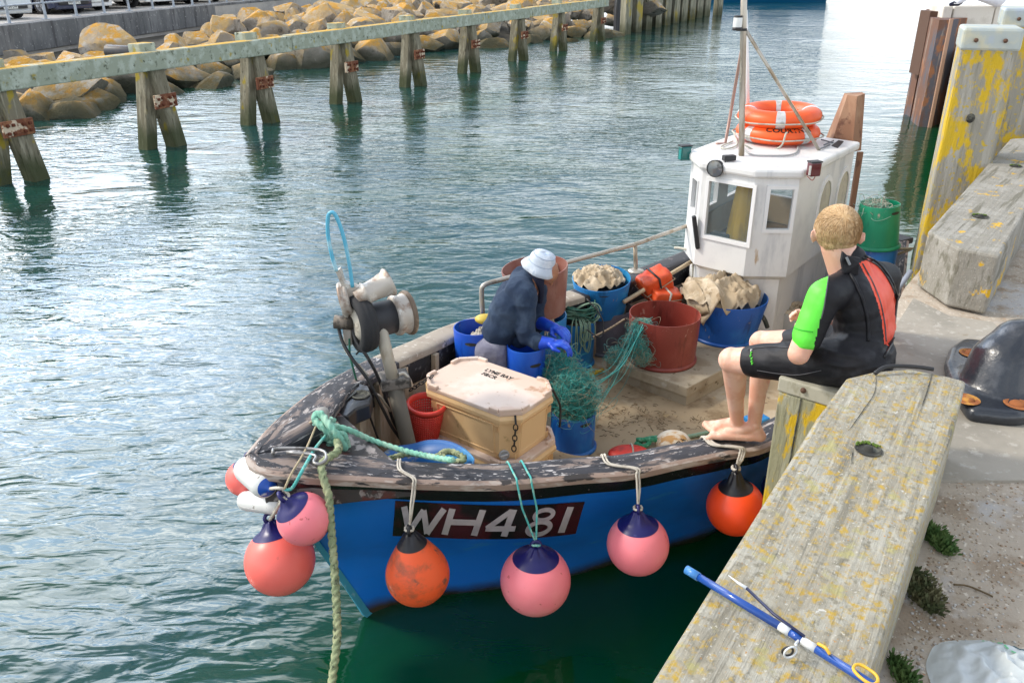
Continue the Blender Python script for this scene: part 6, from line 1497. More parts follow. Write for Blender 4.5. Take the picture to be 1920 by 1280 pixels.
for k in range(14):
    a = ed+Vector((rs.uniform(-.06,.04), -.05+rs.uniform(-.03,.03), rs.uniform(-.05,.05))); b = PY(1112+rs.uniform(-16,20), 745+rs.uniform(-40,40), 5.55+rs.uniform(-.1,.1)); m_ = a.lerp(b,.5)+Vector((rs.uniform(-.04,.04),0,-.10)); mb.tube(catmull([a,m_,b],6), rs.choice((.0012,.0018,.0035)), 4, mi=rs.randrange(3))
center_mesh(mb.build('net_lines', [M_netA,M_netB,M_netC], label='loose dark lines sagging from the red brown tub rim to the net heap', cat='rope'))
tangle('wisps of pale net left in the green tub near the stern', [(b12+Vector((-.05,0,h12-.05)), .12, .12, .04, 1)], 120, 7, mats=(M_netC,M_twine_w), wts=(.6,.4))
# float stick with rope by the man's hands
q0, q1 = PY(1058,640,5.45), PY(1060,690,5.42); o = MB().tube([q0, q1], .008, 8).build('wooden_stick', mat('tan_stick',(.35,.22,.10),rough=.7), label='short brown stick standing upright in the net below the gloves', cat='stick'); center_mesh(o)
# small things on the deck
o = MB().tube([P(1098,706,DZ+.03), P(1130,693,DZ+.03)], .017, 10).build('paddle', mat('yellow_plastic',(.60,.42,.02),[((.3,.22,.05),12,.55,.65,U,4)],rough=.5), label='short yellow paddle shaft on deck between the front tub and the hatch', cat='paddle'); center_mesh(o)
fp_ = P(1262,829,.27); M_shell = mat('mottled_float', (.66,.58,.46), [((.50,.28,.10), 9, .50, .60, (1,2,1), 6), ((.75,.70,.62), 20, .58, .66, U, 4)], rough=.6)
FL = thing('mottled_float', 'off white float with brown mottling beside the bare feet', 'float', loc=tuple(fp_)); MB().sphere((0,0,0), px(29,fp_), 28, 18, scale=(1.15,.9,.8)).build('float_body', M_shell, FL)
mk = MB(); r_ = px(29,fp_)
for pts in ([(.0,.35),(.15,.5),(.22,.35)],[(.3,.75),(.5,.6),(.62,.62)],[(.35,.6),(.5,.72)]):
    pp3 = []
    for a, b in pts:
        v = Vector((a, -.62, b)).normalized(); pp3.append(Vector((v.x*r_*1.15, v.y*r_*.9, v.z*r_*.8))*1.01)
    mk.tube(catmull(pp3,6), .003, 5)
mk.build('marker_line', M_ink, FL)
rf_ = P(1180,850,.245); RF = thing('red_float', 'flat red float with a pale strap on deck behind the rail', 'float', loc=tuple(rf_)); MB().sphere((0,0,0), px(40,rf_), 28, 14, scale=(1,.6,.35)).build('float_body', mat('red_float_skin',(.62,.035,.02),[((.4,.03,.02),12,.5,.65,U,5)],rough=.5,bump=(30,.3,.004,U)), RF)
MB().tube([Vector((.01+.01*math.sin(t), math.cos(t)*px(24,rf_)*1.03, math.sin(t)*px(14,rf_)*1.03)) for t in np.linspace(.1,3.0,16)], .007, 6).build('strap', M_twine_w, RF)
line('bundle of green rope on deck beside the mottled float', [P(x,y,DZ+.02+.008*k) for k,(x,y) in enumerate([(1190,838),(1200,826),(1222,824),(1252,819),(1215,822),(1195,832),(1210,836),(1218,826),(1196,824),(1240,825)])], .017, mat('bright_green_rope',(.03,.22,.11),[((.10,.33,.2),16,.5,.6,U,3)],rough=.85), 12, rope=14, n=8, name='rope_bundle')
line('green and straw rope lying behind the toes on the rail', [P(x,y,DZ+.02) for x,y in ((1268,815),(1290,818),(1320,812),(1345,806))], .015, M_coil2, 12, rope=14)
# orange packs and boat hook on the far side
def pack(label, c, size, rot, seed):
    t = thing('orange_pack', label, 'bundle', loc=tuple(c), rot=rot, group='orange wrapped packs by the far rail'); bm = bmesh.new(); bmesh.ops.create_cube(bm, size=1); bmesh.ops.subdivide_edges(bm, edges=bm.edges[:], cuts=9, use_grid_fill=True)
    for v in bm.verts:
        q = v.co*2; n_ = (abs(q.x)**12+abs(q.y)**12+abs(q.z)**12)**(1/12); q = q/n_*.5; q *= 1+.07*noise.noise(q*5+Vector((seed,0,0))); v.co = Vector((q.x*size[0], q.y*size[1], q.z*size[2]))
    MB().add([v.co.copy() for v in bm.verts], [[w_.index for w_ in f.verts] for f in bm.faces], 0, True).build('wrapping', mat('orange_wrap%d' % seed,(.72,.09,.02),[((.55,.05,.015),6,.5,.65,U,6)],rough=.5,bump=(16,.5,.01,U)), t); bm.free()
    st = MB(); sx, sy, sz = [d*.53 for d in size]; st.tube([(0,-sy,-sz),(0,-sy,sz),(0,sy,sz),(0,sy,-sz)], .010, 6, closed=True, flat=1); st.build('strap', M_chain if seed == 1 else M_twine_w, t)
    c_ = MB(); c_.tube([(-sx,-sy*1.0,-.02),(sx,-sy*1.03,.03),(sx,sy,.03),(-sx,sy,-.02)], .005, 5, closed=True); c_.build('cord', M_twine_t, t)
c = PY(1228,530,6.95); pack('upper orange wrapped pack with a black strap by the far rail', c, (px(58,c),.20,px(42,c)), (R(10),R(-20),R(20)), 1)
c = PY(1246,556,6.86); pack('lower orange wrapped pack with a white strap half hidden by the tub', c, (px(56,c),.2,px(30,c)), (R(5),R(8),R(15)), 2)
a, b = PY(1170,566,6.65), PY(1302,487,7.35); b = b+(b-a)*.12
o = MB().tube([a,b], .019, 12).build('boat_hook', mat('pale_wood_pole',(.52,.40,.25),[((.38,.27,.15),6,.5,.62,U,5)],rough=.6), label='pale wooden pole lying along the far rail behind the orange packs', cat='pole'); center_mesh(o)
# blue object by the seat post, grey box and ropes at the stern
c = P(1418,790,.36); bx_ = MB().box((c.x,c.y,c.z-.06), (.16,.12,.20), Matrix.Rotation(.5,3,'Z'), bev=.012).build('blue_canister', T_blue2, label='small bright blue canister standing on deck between the boy\'s shins and the post', cat='canister'); center_mesh(bx_)
c = P(1720,505,.3); 
o = MB().box((3.55,7.25,.42), (.42,.5,.44), Matrix.Rotation(.75,3,'Z'), bev=.02).build('grey_locker', mat('pale_grey_locker',(.45,.46,.48),[((.32,.32,.32),5,.5,.65,U,5)],rough=.6), label='pale grey locker beneath the black stern rail', cat='locker'); center_mesh(o)
line('tan mooring line running from the stern to the quay, upper of two', spts([(1605,472,7.2),(1660,468,7.1),(1712,466,7.1)]), .012, M_twine_t, 8, rope=14)
line('tan mooring line running from the stern to the quay, lower of two', spts([(1640,492,7.1),(1672,480,7.1),(1708,468,7.1)]), .012, M_twine_t, 8, rope=14)
line('hank of dark green net rope hung at the quay post by the stern', spts([(1722,450,7.0),(1714,480,6.9),(1710,510,6.8),(1705,535,6.6),(1716,500,6.8),(1726,460,6.9)]), .02, M_rope2, 12, rope=14)
o = MB().tube(spts([(1672,556,6.3),(1692,530,6.35),(1708,508,6.4)]), .022, 10).build('grey_tube', mat('blue_grey_tube',(.30,.34,.42),rough=.5), label='blue grey plastic tube leaning at the stern behind the boy\'s back', cat='tube'); center_mesh(o)

# ================================================================== LIFEBUOYS
M_ring = mat('orange_lifebuoy', (.88,.115,.018), [((.80,.10,.02), 4, .5, .65, U, 5)], rough=.42); M_tape = mat('reflective_tape', (.62,.62,.62), [((.45,.45,.44),20,.5,.6,U,3)], rough=.3, metal=.2)
def lifebuoy(label, c, Rr, rr3, rot, nt_=6, text=None, twist=0):
    t = thing('lifebuoy', label, 'lifebuoy', loc=tuple(c), rot=rot, group='lifebuoys stacked on the wheelhouse roof')
    def tp(a, b, k=1): return Vector(((Rr+rr3*k*math.cos(b))*math.cos(a), (Rr+rr3*k*math.cos(b))*math.sin(a), rr3*.80*k*math.sin(b)))
    mb = MB(); n, m = 72, 20; vs = [tp(2*math.pi*i/n, 2*math.pi*j/m) for i in range(n) for j in range(m)]
    mb.add(vs, [(i*m+j, ((i+1) % n)*m+j, ((i+1) % n)*m+(j+1) % m, i*m+(j+1) % m) for i in range(n) for j in range(m)], 0, True); mb.build('ring', M_ring, t)
    for k in range(4):
        a0 = math.pi/2*k+twist; rows = [[tp(a0+(i-2)*.055, 2*math.pi*j/m, 1.015) for j in range(m+1)] for i in range(5)]
        MB().grid(rows).build('reflective_band', M_tape, t)
    pts = []
    for k in range(4):
        for f, kk in ((.12,1.12),(.5,1.35),(.88,1.12)):
            a = math.pi/2*(k+f)+twist; pts.append(tp(a, -.2, kk))
    MB().tube(catmull(pts, 5, closed=True), .007, 6, closed=True).build('grab_line', M_cord, t)
    if text:
        vs, fs = textmesh(text, .085, .002); w_ = []
        for v in vs:
            a = R(-96)+v.x/(Rr+rr3*.7); b = R(52)+v.y/rr3; w_.append(tp(a, b, 1.02))
        MB().add(w_, fs).build('lettering', M_ink, t)
    return t
lb = P(1457,268,RZ+.0); Rl, rl = px(62,lb)-.0, 0
rl = px(77,lb)*.255; Rl = px(77,lb)-rl
lc = PY(1456,262,lb.y+.12); 
lifebuoy('lower orange lifebuoy lying flat on the white wheelhouse roof', (lc.x, lc.y, RZ+rl*.8+.01), Rl, rl, (0,0,R(8)), twist=R(-70), text='COURTNEY')
lifebuoy('upper orange lifebuoy stacked on another, a white light tied to it', (lc.x+.0, lc.y+.02, RZ+rl*2.42), Rl, rl, (R(1.5),R(-2),R(-8)), twist=R(-96))
ll = PY(1476,233,lc.y-Rl*.55); LT = thing('lifebuoy_light', 'small white plastic light tied to the upper lifebuoy', 'light', loc=tuple(ll)); MB().lathe([(.022,-.06),(.024,-.03),(.016,.0),(.018,.05),(.014,.065),(.001,.07)], 16).build('body', M_frame, LT); MB().box((.02,0,-.05), (.03,.03,.05), bev=.006).build('clip', M_frame, LT)
zz = RZ+rl*3.2
line('white cord knotted round the light and looping down over both lifebuoys', [ll+Vector((-.14,.02,-.03)), ll+Vector((-.08,.0,.0)), ll+Vector((-.03,-.03,-.05)), ll+Vector((.03,-.03,-.06)), ll+Vector((.10,.02,-.03)), ll+Vector((.02,-.05,-.08))]+[PY(x,y,lc.y-Rl-rl-.02) for x,y in ((1474,250),(1466,272),(1448,282),(1420,284),(1396,272))], .008, M_cord, 8, n=6)
line('grey cord lying in a loop on the wheelhouse roof below the lifebuoys', [P(x,y,RZ+.012) for x,y in ((1394,278),(1410,290),(1450,292),(1480,291),(1494,285),(1496,274))], .008, mat('grey_roof_cord',(.35,.35,.35),rough=.8), 8)
line('grey cord looped on the roof left of the mast', [P(x,y,RZ+.012) for x,y in ((1374,265),(1352,275),(1362,279),(1382,271),(1376,250))], .007, M_cord, 8)

# ================================================================== BOLLARD
M_boll = mat('black_painted_iron', (.018,.022,.030), [((.06,.065,.075), 7, .5, .66, U, 6), ((.20,.09,.04), 9, .66, .70, U, 6)], rough=.28, coat=.35, bump=[(9,.35,.02,U),(45,.3,.004,U)])
BL = thing('mooring_bollard', 'black painted cast iron mooring bollard with rusty bolt holes on the quay', 'bollard', loc=tuple(P(1880,720,QZ)))
out8 = [P(x,y,QZ) for x,y in ((1766,700),(1775,672),(1800,655),(1840,660),(1960,640),(2060,700),(2010,790),(1900,806),(1812,796),(1780,752))]
mb = MB(); mb.prism([tuple(q.xy) for q in out8], QZ+.002, QZ+.075, bev=.025)
hb_ = P(1880,728,QZ+.05); s_ = px(60,hb_)
mb.capsule(hb_+Vector((-.02,0,-.02)), hb_+Vector((.0,.03,.10)), s_*1.2, s_*1.05, 20)
mb.capsule(hb_+Vector((.0,.03,.10)), hb_+Vector((.06,.06,.18)), s_*1.05, s_*.86, 20)
mb.capsule(hb_+Vector((.06,.06,.18)), hb_+Vector((.34,-.02,.19)), s_*.86, s_*.76, 20)
organic(mb, 'casting', M_boll, BL, True, voxel=.012, smooth=9)
M_rusth = mat('rusty_recess', (.30,.10,.03), [((.50,.24,.05),12,.5,.6,U,5),((.10,.04,.02),9,.55,.65,U,5)], rough=.9)
for x, y in ((1812,748),(1908,757),(1822,662)):
    q = P(x,y,QZ+.078); MB().lathe([(.055,.001),(.04,.006),(.033,-.004),(.03,.004),(.022,.010),(.001,.012)], 20, Matrix.Translation(q), caps=(False,True)).build('bolt_recess', M_rusth, BL, True)
# ================================================================== FISHING ROD
M_rod = mat('blue_rod_blank', (.006,.06,.30), rough=.25, coat=.5); M_rodw = mat('white_rod_band', (.65,.68,.70), rough=.35); M_rodl = mat('light_blue_tip', (.05,.20,.50), rough=.3)
RZ2 = BT+.035
def rp(x, y, z=RZ2): return P(x, y, z)
ROD = thing('fishing_rod', 'blue fishing rod with white bands lying across the foreground beam', 'fishing rod', loc=tuple(rp(1450,1165)))
seq = [((1287,1067),(1310,1081),9.5,M_rodl,'tip_sleeve'),((1310,1081),(1462,1173),8.5,M_rod,'blank'),((1462,1173),(1481,1185),9.5,M_rodw,'white_band'),((1481,1185),(1504,1200),8.5,M_rod,'blank'),((1504,1200),(1530,1216),9.5,M_rodw,'white_band'),((1530,1216),(1745,1352),9.5,M_rod,'blank')]
for a, b, w_, m, nm in seq: MB().tube([rp(*a), rp(*b)], px(w_*.88, rp(*a)), 16).build(nm, m, ROD, True)
MB().tube([rp(1366,1078,RZ2+.01), rp(1384,1092,RZ2+.01), rp(1400,1102,RZ2+.01)], [.001,.003,.0045], 8).build('top_tip', M_rodw, ROD, True)
MB().tube([rp(1400,1102,RZ2+.01), rp(1450,1150,RZ2+.008), rp(1508,1192,RZ2+.012)], .0036, 8).build('tip_section', mat('navy_tip',(.015,.02,.07),rough=.4), ROD, True)
gc = rp(1482,1222,BT+.03)
MB().tube([gc+Vector((.015*math.cos(a), .004*math.cos(a), .015*math.sin(a))) for a in np.linspace(0,2*math.pi,21)[:-1]], .0022, 8, closed=True).build('line_guide', M_rodw, ROD, True)
MB().tube([gc+Vector((.012*math.cos(a)-.004, .006, .012*math.sin(a)-.003)) for a in np.linspace(0,2*math.pi,21)[:-1]], .0024, 8, closed=True).build('guide_insert', M_trim, ROD, True)
MB().tube(catmull([rp(1500,1197),rp(1492,1206,BT+.04),gc+Vector((.01,0,.02))],5), .003, 6).build('guide_foot', M_rodw, ROD, True)
MB().tube(catmull([rp(1534,1206,RZ2+.012),rp(1548,1214,RZ2+.02),rp(1556,1226,RZ2+.012)],5), .004, 6).build('amber_thread', mat('amber_plastic',(.70,.40,.03),rough=.35), ROD, True)
MB().tube(catmull([rp(x,y,RZ2+.018) for x,y in ((1600,1252),(1612,1245),(1640,1262),(1646,1276),(1634,1282),(1612,1268))],6,closed=True), .0036, 8, closed=True).build('rod_clip', bpy.data.materials['amber_plastic'], ROD, True)
line('thin black strap trailing from the wetsuit across the beam end', [P(1640,700,BT+.012),P(1660,688,BT+.03),P(1690,686,BT+.03),P(1722,688,BT+.03),P(1750,692,BT+.025)], .008, M_hose, 8, name='strap', cat='strap', n=6)
# ================================================================== PLASTIC BAG
M_bag = mat('milky_plastic_film', (.74,.80,.82), [((.64,.70,.72),5,.45,.62,U,5)], rough=.3, alpha=.82, bump=(10,.6,.01,U)); M_bagg = mat('green_print', (.10,.45,.20), rough=.5); M_bagb = mat('cyan_print', (.02,.42,.60), rough=.4)
bc = P(1880,1290,QZ); BG = thing('plastic_bag', 'crumpled milky plastic bag with green and cyan print on the quay ground', 'bag', loc=tuple(bc))
def bagpt(f, a):
    x = math.cos(a)*f; y = math.sin(a)*f; q = Vector((x,y,0)); z = max(0, (1-f**2.4))*.085
    z += .035*(1-f)*(1-abs(noise.noise(q*3.1+Vector((2,4,1)))*2.6))+.018*noise.noise(q*8)*(1-f*.6); rr4 = 1+.12*noise.noise(Vector((math.cos(a)*1.6,math.sin(a)*1.6,5)))
    return Vector((x*.20*rr4, y*.17*rr4, max(.003, z*.8)))
MB().grid([[bagpt(i/26, 2*math.pi*k/80) for k in range(81)] for i in range(27)], flip=True).build('film', M_bag, BG)
for (u0, v0, u1, v1, w_, m, nm) in ((.05,.82,.55,.18,.035,M_bagg,'green_print'),(.42,.95,.95,.35,.11,M_bagb,'cyan_print')):
    rows = []
    for t in np.linspace(0,1,26):
        row = []
        for s_ in np.linspace(-1,1,5):
            x = u0+(u1-u0)*t+s_*w_*.75; y = v0+(v1-v0)*t+s_*w_*.6; f = min(.97, math.hypot(x,y)); a = math.atan2(y,x); row.append(bagpt(f,a)+Vector((0,0,.004)))
        rows.append(row)
    if nm == 'green_print':
        m_ = MB()
        for i in range(0, 25, 3):
            m_.grid([[q for q in r_[(0 if (i//3) % 2 else 1):(4 if (i//3) % 2 else 5)]] for r_ in rows[i:i+3]])
        m_.build(nm, m, BG)
    else: MB().grid(rows).build(nm, m, BG)
# ================================================================== WEEDS AND GRIT ALONG THE BEAM
M_leaf = mat('weed_leaf', (.06,.13,.03), [((.11,.18,.05),9,.45,.6,U,4)], rough=.8); M_leaf2 = mat('dry_weed_leaf', (.15,.14,.07), [((.08,.10,.04),9,.45,.6,U,4)], rough=.9)
def weed(label, c, n, rad, hgt, m, seed):
    rs = random.Random(seed); mb = MB()
    for k in range(n):
        a = rs.uniform(0,6.28); r_ = rad*math.sqrt(rs.random()); b = Vector((math.cos(a)*r_*.55, math.sin(a)*r_*1.4, 0)); d = Vector((rs.uniform(-.4,1)*.6, rs.uniform(-.5,.5), rs.uniform(.1,.7))).normalized(); L_3 = hgt*rs.uniform(.4,1); s_ = d.cross(Vector((rs.random(),rs.random(),.2))).normalized()*L_3*.13
        base = b+d*L_3*rs.uniform(.0,.6); L_3 *= .45; s_ *= .6; mb.add([base-s_*.5, base+d*L_3*.4-s_, base+d*L_3*.8, base+d*L_3*.4+s_, base+s_*.5], [(0,1,2,3,4)])
    o = mb.build('weed_tuft', m, label=label, cat='weed'); o.location = c; return o
weed('dark green leafy weed growing at the foot of the beam', P(1757,1018,QZ), 1500, .05, .06, M_leaf, 1)
weed('larger dusty brown green weed below the leafy one by the beam', P(1722,1110,QZ), 2600, .07, .06, M_leaf2, 2)
weed('small weed at the bottom edge of the photo against the beam', P(1690,1268,QZ), 1000, .045, .05, M_leaf, 3)
mb = MB(); rs = random.Random(21)
for k in range(1500):
    x = rs.uniform(1680,1920); y = rs.uniform(880,1280)
    if x < 1790-(y-880)*.30: continue
    if rs.random() < (x-1700)/330: continue
    q = P(x,y,QZ+.001); r_ = rs.uniform(.0018,.006); mb.sphere(q, r_, 5, 4, mi=rs.randrange(3), scale=(1,rs.uniform(.6,1.3),.6))
mb.build('loose_grit', [mat('grit_tan',(.44,.36,.27),rough=1), mat('grit_grey',(.50,.48,.45),rough=1), mat('grit_brown',(.30,.22,.15),rough=1)], kind='stuff')
o = MB().tube(catmull([P(1788,1095,QZ+.006),P(1815,1098,QZ+.008),P(1845,1110,QZ+.008),P(1862,1118,QZ+.006)],5), .003, 6).build('twig', M_scrap, label='thin dark twig lying on the dusty quay right of the weeds', cat='twig'); center_mesh(o)
# ================================================================== PEOPLE
M_skin = mat('fair_skin', (.72,.40,.29), [((.78,.50,.39), 9, .45, .62, U, 4), ((.68,.27,.18), 6, .56, .72, U, 4)], rough=.5, sss=.12, bump=(120,.10,.001,U))
M_skin2 = mat('tanned_skin', (.36,.16,.09), [((.44,.22,.13), 12, .5, .65, U, 4)], rough=.5, sss=.08)
M_neo = mat('black_neoprene', (.009,.009,.012), [((.022,.022,.027), 9, .5, .7, U, 5)], rough=.55, bump=[(5,.5,.012,(1,1,1.6)),(160,.12,.0006,U)], spec=.3)
M_neog = mat('lime_neoprene', (.11,.72,.045), [((.16,.80,.08), 6, .5, .66, U, 4)], rough=.5, bump=[(7,.4,.008,U),(160,.1,.0006,U)])
M_neor = mat('orange_red_neoprene', (.86,.085,.035), [((.80,.07,.03), 6, .5, .66, U, 4)], rough=.5, bump=(7,.3,.008,U))
M_hair = mat('short_blond_hair', (.50,.32,.155), [((.60,.42,.23), 22, .46, .60, (2.5,2.5,.5), 6), ((.36,.22,.11), 26, .54, .68, (2.5,2.5,.5), 6)], rough=.6)
M_hair2 = mat('pale_blond_strands', (.66,.47,.27), rough=.5); M_hair3 = mat('dark_blond_strands', (.34,.21,.10), rough=.55)
M_eye = mat('eye_white', (.7,.7,.7), rough=.2); M_lip = mat('lip', (.45,.16,.13), rough=.5)
def inpoly(x, y, poly):
    c = False; n = len(poly); j = n-1
    for i in range(n):
        xi, yi = poly[i]; xj, yj = poly[j]
        if (yi > y) != (yj > y) and x < (xj-xi)*(y-yi)/(yj-yi)+xi: c = not c
        j = i
    return c
# ---------------------------------------------------------------- the boy
base_b = P(1600,720,SZ)
BOY = thing('person', 'barefoot boy in black wetsuit with lime sleeve and orange back panel, sitting on a post', 'person', loc=tuple(base_b))
S_ax = Vector((.53,.85,0)).normalized(); Fb = Vector((-.85,.53,0)).normalized()
pel = PY(1604,668,3.56); wai = PY(1622,618,3.64); che = PY(1618,562,3.69); upp = PY(1603,526,3.71); nkb = PY(1590,498,3.72); nkt = PY(1578,462,3.74); hc = PY(1570,435,3.77)
shL = PY(1546,556,3.50); shR = PY(1660,520,3.90)
elL = PY(1497,668,3.44); wrL = PY(1503,622,3.62); haL = PY(1509,603,3.70)
elR = PY(1640,640,3.98); wrR = PY(1560,610,3.95); haR = PY(1530,600,3.88)
hipL = pel-S_ax*.10+Fb*.02; hipR = pel+S_ax*.10+Fb*.02
knL = P(1374,676,1.555); knR = P(1431,644,1.57); anL = P(1382,790,1.075); anR = P(1414,797,1.07)
def limb(mb, a, b, ra, rb_, bulge=None):
    mb.capsule(a, b, ra, rb_, 20)
    if bulge:
        f, r_, off = bulge; m_ = a.lerp(b, f)+off; mb.capsule(a.lerp(b, f-.14)+off, a.lerp(b, f+.20)+off*.6, r_, r_*.86, 18)
def foot(mb, ankle, heel, toe, left, hgt=.0):
    d = (toe-heel); L_5 = d.length; d.normalize(); up_ = Vector((0,0,1)); s_ = up_.cross(d).normalized()*(1 if left else -1)   # s_ towards the little toe... outer side
    mb.capsule(ankle, heel+Vector((0,0,.052))+d*.012, .036, .034, 16)
    mb.capsule(heel+Vector((0,0,.034)), heel+d*.05+Vector((0,0,.036)), .034, .032, 16)
    mb.capsule(ankle+Vector((0,0,-.01))+d*.01, heel+d*(L_5*.62)+Vector((0,0,.034)), .036, .026, 16, up=s_)
    mb.capsule(heel+d*.05+Vector((0,0,.028))+s_*.012, heel+d*(L_5*.70)+Vector((0,0,.021))+s_*.026, .027, .019, 14)
    mb.capsule(heel+d*.05+Vector((0,0,.028))-s_*.008, heel+d*(L_5*.72)+Vector((0,0,.023))-s_*.024, .026, .021, 14)
    mb.capsule(heel+d*(L_5*.45)+Vector((0,0,.032)), heel+d*(L_5*.72)+Vector((0,0,.022)), .030, .020, 14)
    spec_ = [(-.034,1.00,.0155),(-.012,.975,.0115),(.007,.94,.0108),(.024,.90,.0104),(.040,.85,.0105)]
    for so_, fl, r_ in spec_:
        a = heel+d*(L_5*.70)+s_*so_*.85+Vector((0,0,.018)); k_ = heel+d*(L_5*(fl-.10))+s_*so_+Vector((0,0,.021)); e = heel+d*(L_5*fl-r_)+s_*so_*1.02+Vector((0,0,.010))
        mb.capsule(a, k_, r_*1.05, r_, 10); mb.capsule(k_, e, r_, r_*.95, 10)
def hand(mb, wrist, palm, fdir, pn, r=1.0, curl=.6, side=1):
    """palm block, four curled fingers of unequal length and a thumb; pn = palm facing direction"""
    fdir = fdir.normalized(); pn = (pn-fdir*pn.dot(fdir)).normalized(); sd_ = fdir.cross(pn).normalized()*side
    mb.capsule(wrist, palm-fdir*.02*r, .022*r, .024*r, 12)
    for k in (-1.5,-.5,.5,1.5):
        kn = palm+fdir*(.038-.004*abs(k+.5))*r+sd_*k*.0185*r; mb.capsule(palm-fdir*.03*r+sd_*k*.012*r, kn, .014*r, .0115*r, 10)
        L_6 = (.040,.046,.042,.033)[int(k+1.5)]*r; d1 = (fdir*math.cos(curl)+pn*math.sin(curl)); d2_ = (fdir*math.cos(curl*2.2)+pn*math.sin(curl*2.2)); d3 = (fdir*math.cos(curl*3.1)+pn*math.sin(curl*3.1))
        p1 = kn+d1*L_6; p2 = p1+d2_*L_6*.62; p3 = p2+d3*L_6*.45
        mb.capsule(kn, p1, .0108*r, .0098*r, 10); mb.capsule(p1, p2, .0098*r, .009*r, 10); mb.capsule(p2, p3, .009*r, .0078*r, 10)
    t0 = palm-fdir*.022*r-sd_*.026*r; t1 = t0-sd_*.024*r+fdir*.024*r+pn*.014*r; t2_ = t1+fdir*.028*r+pn*.014*r+sd_*.004*r
    mb.capsule(palm-fdir*.01*r, t0, .016*r, .016*r, 10); mb.capsule(t0, t1, .014*r, .0115*r, 10); mb.capsule(t1, t2_, .0115*r, .009*r, 10)
mb = MB()
# skin: head, neck, arms, legs, feet as one body
Fh = Vector((.14,.94,-.22)).normalized(); Rt = Fh.cross(Vector((0,0,1))).normalized(); Up = Rt.cross(Fh).normalized()
Mh = Matrix((Rt, Fh, Up)).transposed(); hr = px(41, hc)
mb.sphere(hc+Up*.012, hr, 30, 22, scale=(1.0,1.17,1.10), rot=Mh)
mb.sphere(hc-Up*hr*.52+Fh*hr*.42, hr*.62, 24, 16, scale=(.98,1.0,1.05), rot=Mh)
mb.sphere(hc-Up*hr*.50-Fh*hr*.28, hr*.70, 24, 16, scale=(1,.9,.9), rot=Mh)
mb.capsule(hc-Up*hr*1.02+Fh*hr*.82, hc-Up*hr*.72+Fh*hr*.70, hr*.22, hr*.3, 12)              # chin
mb.capsule(hc-Up*hr*.08+Fh*hr*1.12, hc-Up*hr*.36+Fh*hr*1.24, hr*.10, hr*.14, 10)            # nose
mb.capsule(hc+Up*hr*.12+Fh*hr*1.02-Rt*hr*.42, hc+Up*hr*.12+Fh*hr*1.02+Rt*hr*.42, hr*.16, hr*.16, 10)   # brow
for s_ in (-1,1):
    ec = hc-Up*hr*.22+Rt*s_*hr*1.03-Fh*hr*.05
    mb.sphere(ec, hr*.30, 14, 12, scale=(.36,.62,1.05), rot=Mh@Matrix.Rotation(s_*R(28),3,'Z'))
    mb.sphere(ec-Fh*hr*.12+Rt*s_*hr*.10+Up*hr*.05, hr*.26, 12, 10, scale=(.20,.42,.95), rot=Mh@Matrix.Rotation(s_*R(48),3,'Z'))
mb.capsule(nkb-Vector((0,0,.03)), hc-Up*hr*.55-Fh*hr*.20, px(33,nkb), px(30,nkb), 20)
limb(mb, shL.lerp(elL,.45), elL+Vector((0,0,.012)), .058, .048); limb(mb, elL+Vector((0,0,.012)), wrL, .050, .030, (.25,.048,Vector((0,0,0))))
hand(mb, wrL, haL+Vector((0,.01,.0)), (haL-wrL)+Vector((-.02,.02,.0)), Vector((-.3,.9,.2)), r=.95, curl=1.0)
limb(mb, shR.lerp(elR,.45), elR, .056, .047); limb(mb, elR, wrR, .048, .030); hand(mb, wrR, haR, haR-wrR, Vector((-.1,-.9,.1)), r=1.15, curl=.7, side=-1)
for hp_, kn, an, sgn in ((hipL,knL,anL,1),(hipR,knR,anR,-1)):
    limb(mb, hp_.lerp(kn,.45), kn, .090, .066); mb.sphere(kn+Vector((-.008,.0,.004)), .066, 16, 12)
    dn = (an-kn).normalized(); back_ = -Fb
    limb(mb, kn, an, .060, .036, (.30,.052,back_*.016)); mb.sphere(an+Vector((0,-.02,.01)), .026, 10, 8); mb.sphere(an+Vector((0,.02,.01)), .024, 10, 8)
gz = lambda p: None
heR = P(1424,824,.985); toR = P(1322,816,.985); heR.z = .975; toR.z = .980
heL = P(1386,806,.985); toL = P(1317,806,.985); heL.z = .985; toL.z = .99
foot(mb, anR, heR, toR, False); foot(mb, anL, heL, toL, True)
organic(mb, 'body', M_skin, BOY, True, voxel=.0052, smooth=5)
# wetsuit
mb = MB()
mb.capsule(pel-S_ax*.085, pel+S_ax*.085, .128, .128, 26); mb.capsule(pel-S_ax*.05+Fb*-.05+Vector((0,0,-.01)), pel+S_ax*.05-Fb*.05+Vector((0,0,-.01)), .118, .118, 22)
mb.capsule(pel.lerp(wai,.5)-S_ax*.08, pel.lerp(wai,.5)+S_ax*.08, .122, .122, 26)
mb.capsule(wai-S_ax*.085, wai+S_ax*.085, .118, .118, 26); mb.capsule(wai.lerp(che,.5)-S_ax*.095, wai.lerp(che,.5)+S_ax*.095, .119, .119, 26)
mb.capsule(che-S_ax*.115, che+S_ax*.125, .118, .118, 26); mb.capsule(che.lerp(upp,.6)-S_ax*.13, che.lerp(upp,.6)+S_ax*.13, .100, .098, 24)
mb.capsule(upp-S_ax*.12, upp+S_ax*.12, .080, .078, 22); mb.capsule(upp+Vector((0,0,-.02)), nkb+Vector((0,0,.018)), .095, px(34,nkb), 24)
limb(mb, shL, shL.lerp(elL,.68), .078, .065); limb(mb, upp-S_ax*.08, shL, .085, .078); limb(mb, upp+S_ax*.08, shR, .085, .076); limb(mb, shR, shR.lerp(elR,.65), .074, .063)
for hp_, kn, f in ((hipL,knL,.80),(hipR,knR,.66)):
    limb(mb, hp_, hp_.lerp(kn,f), .118, .083)
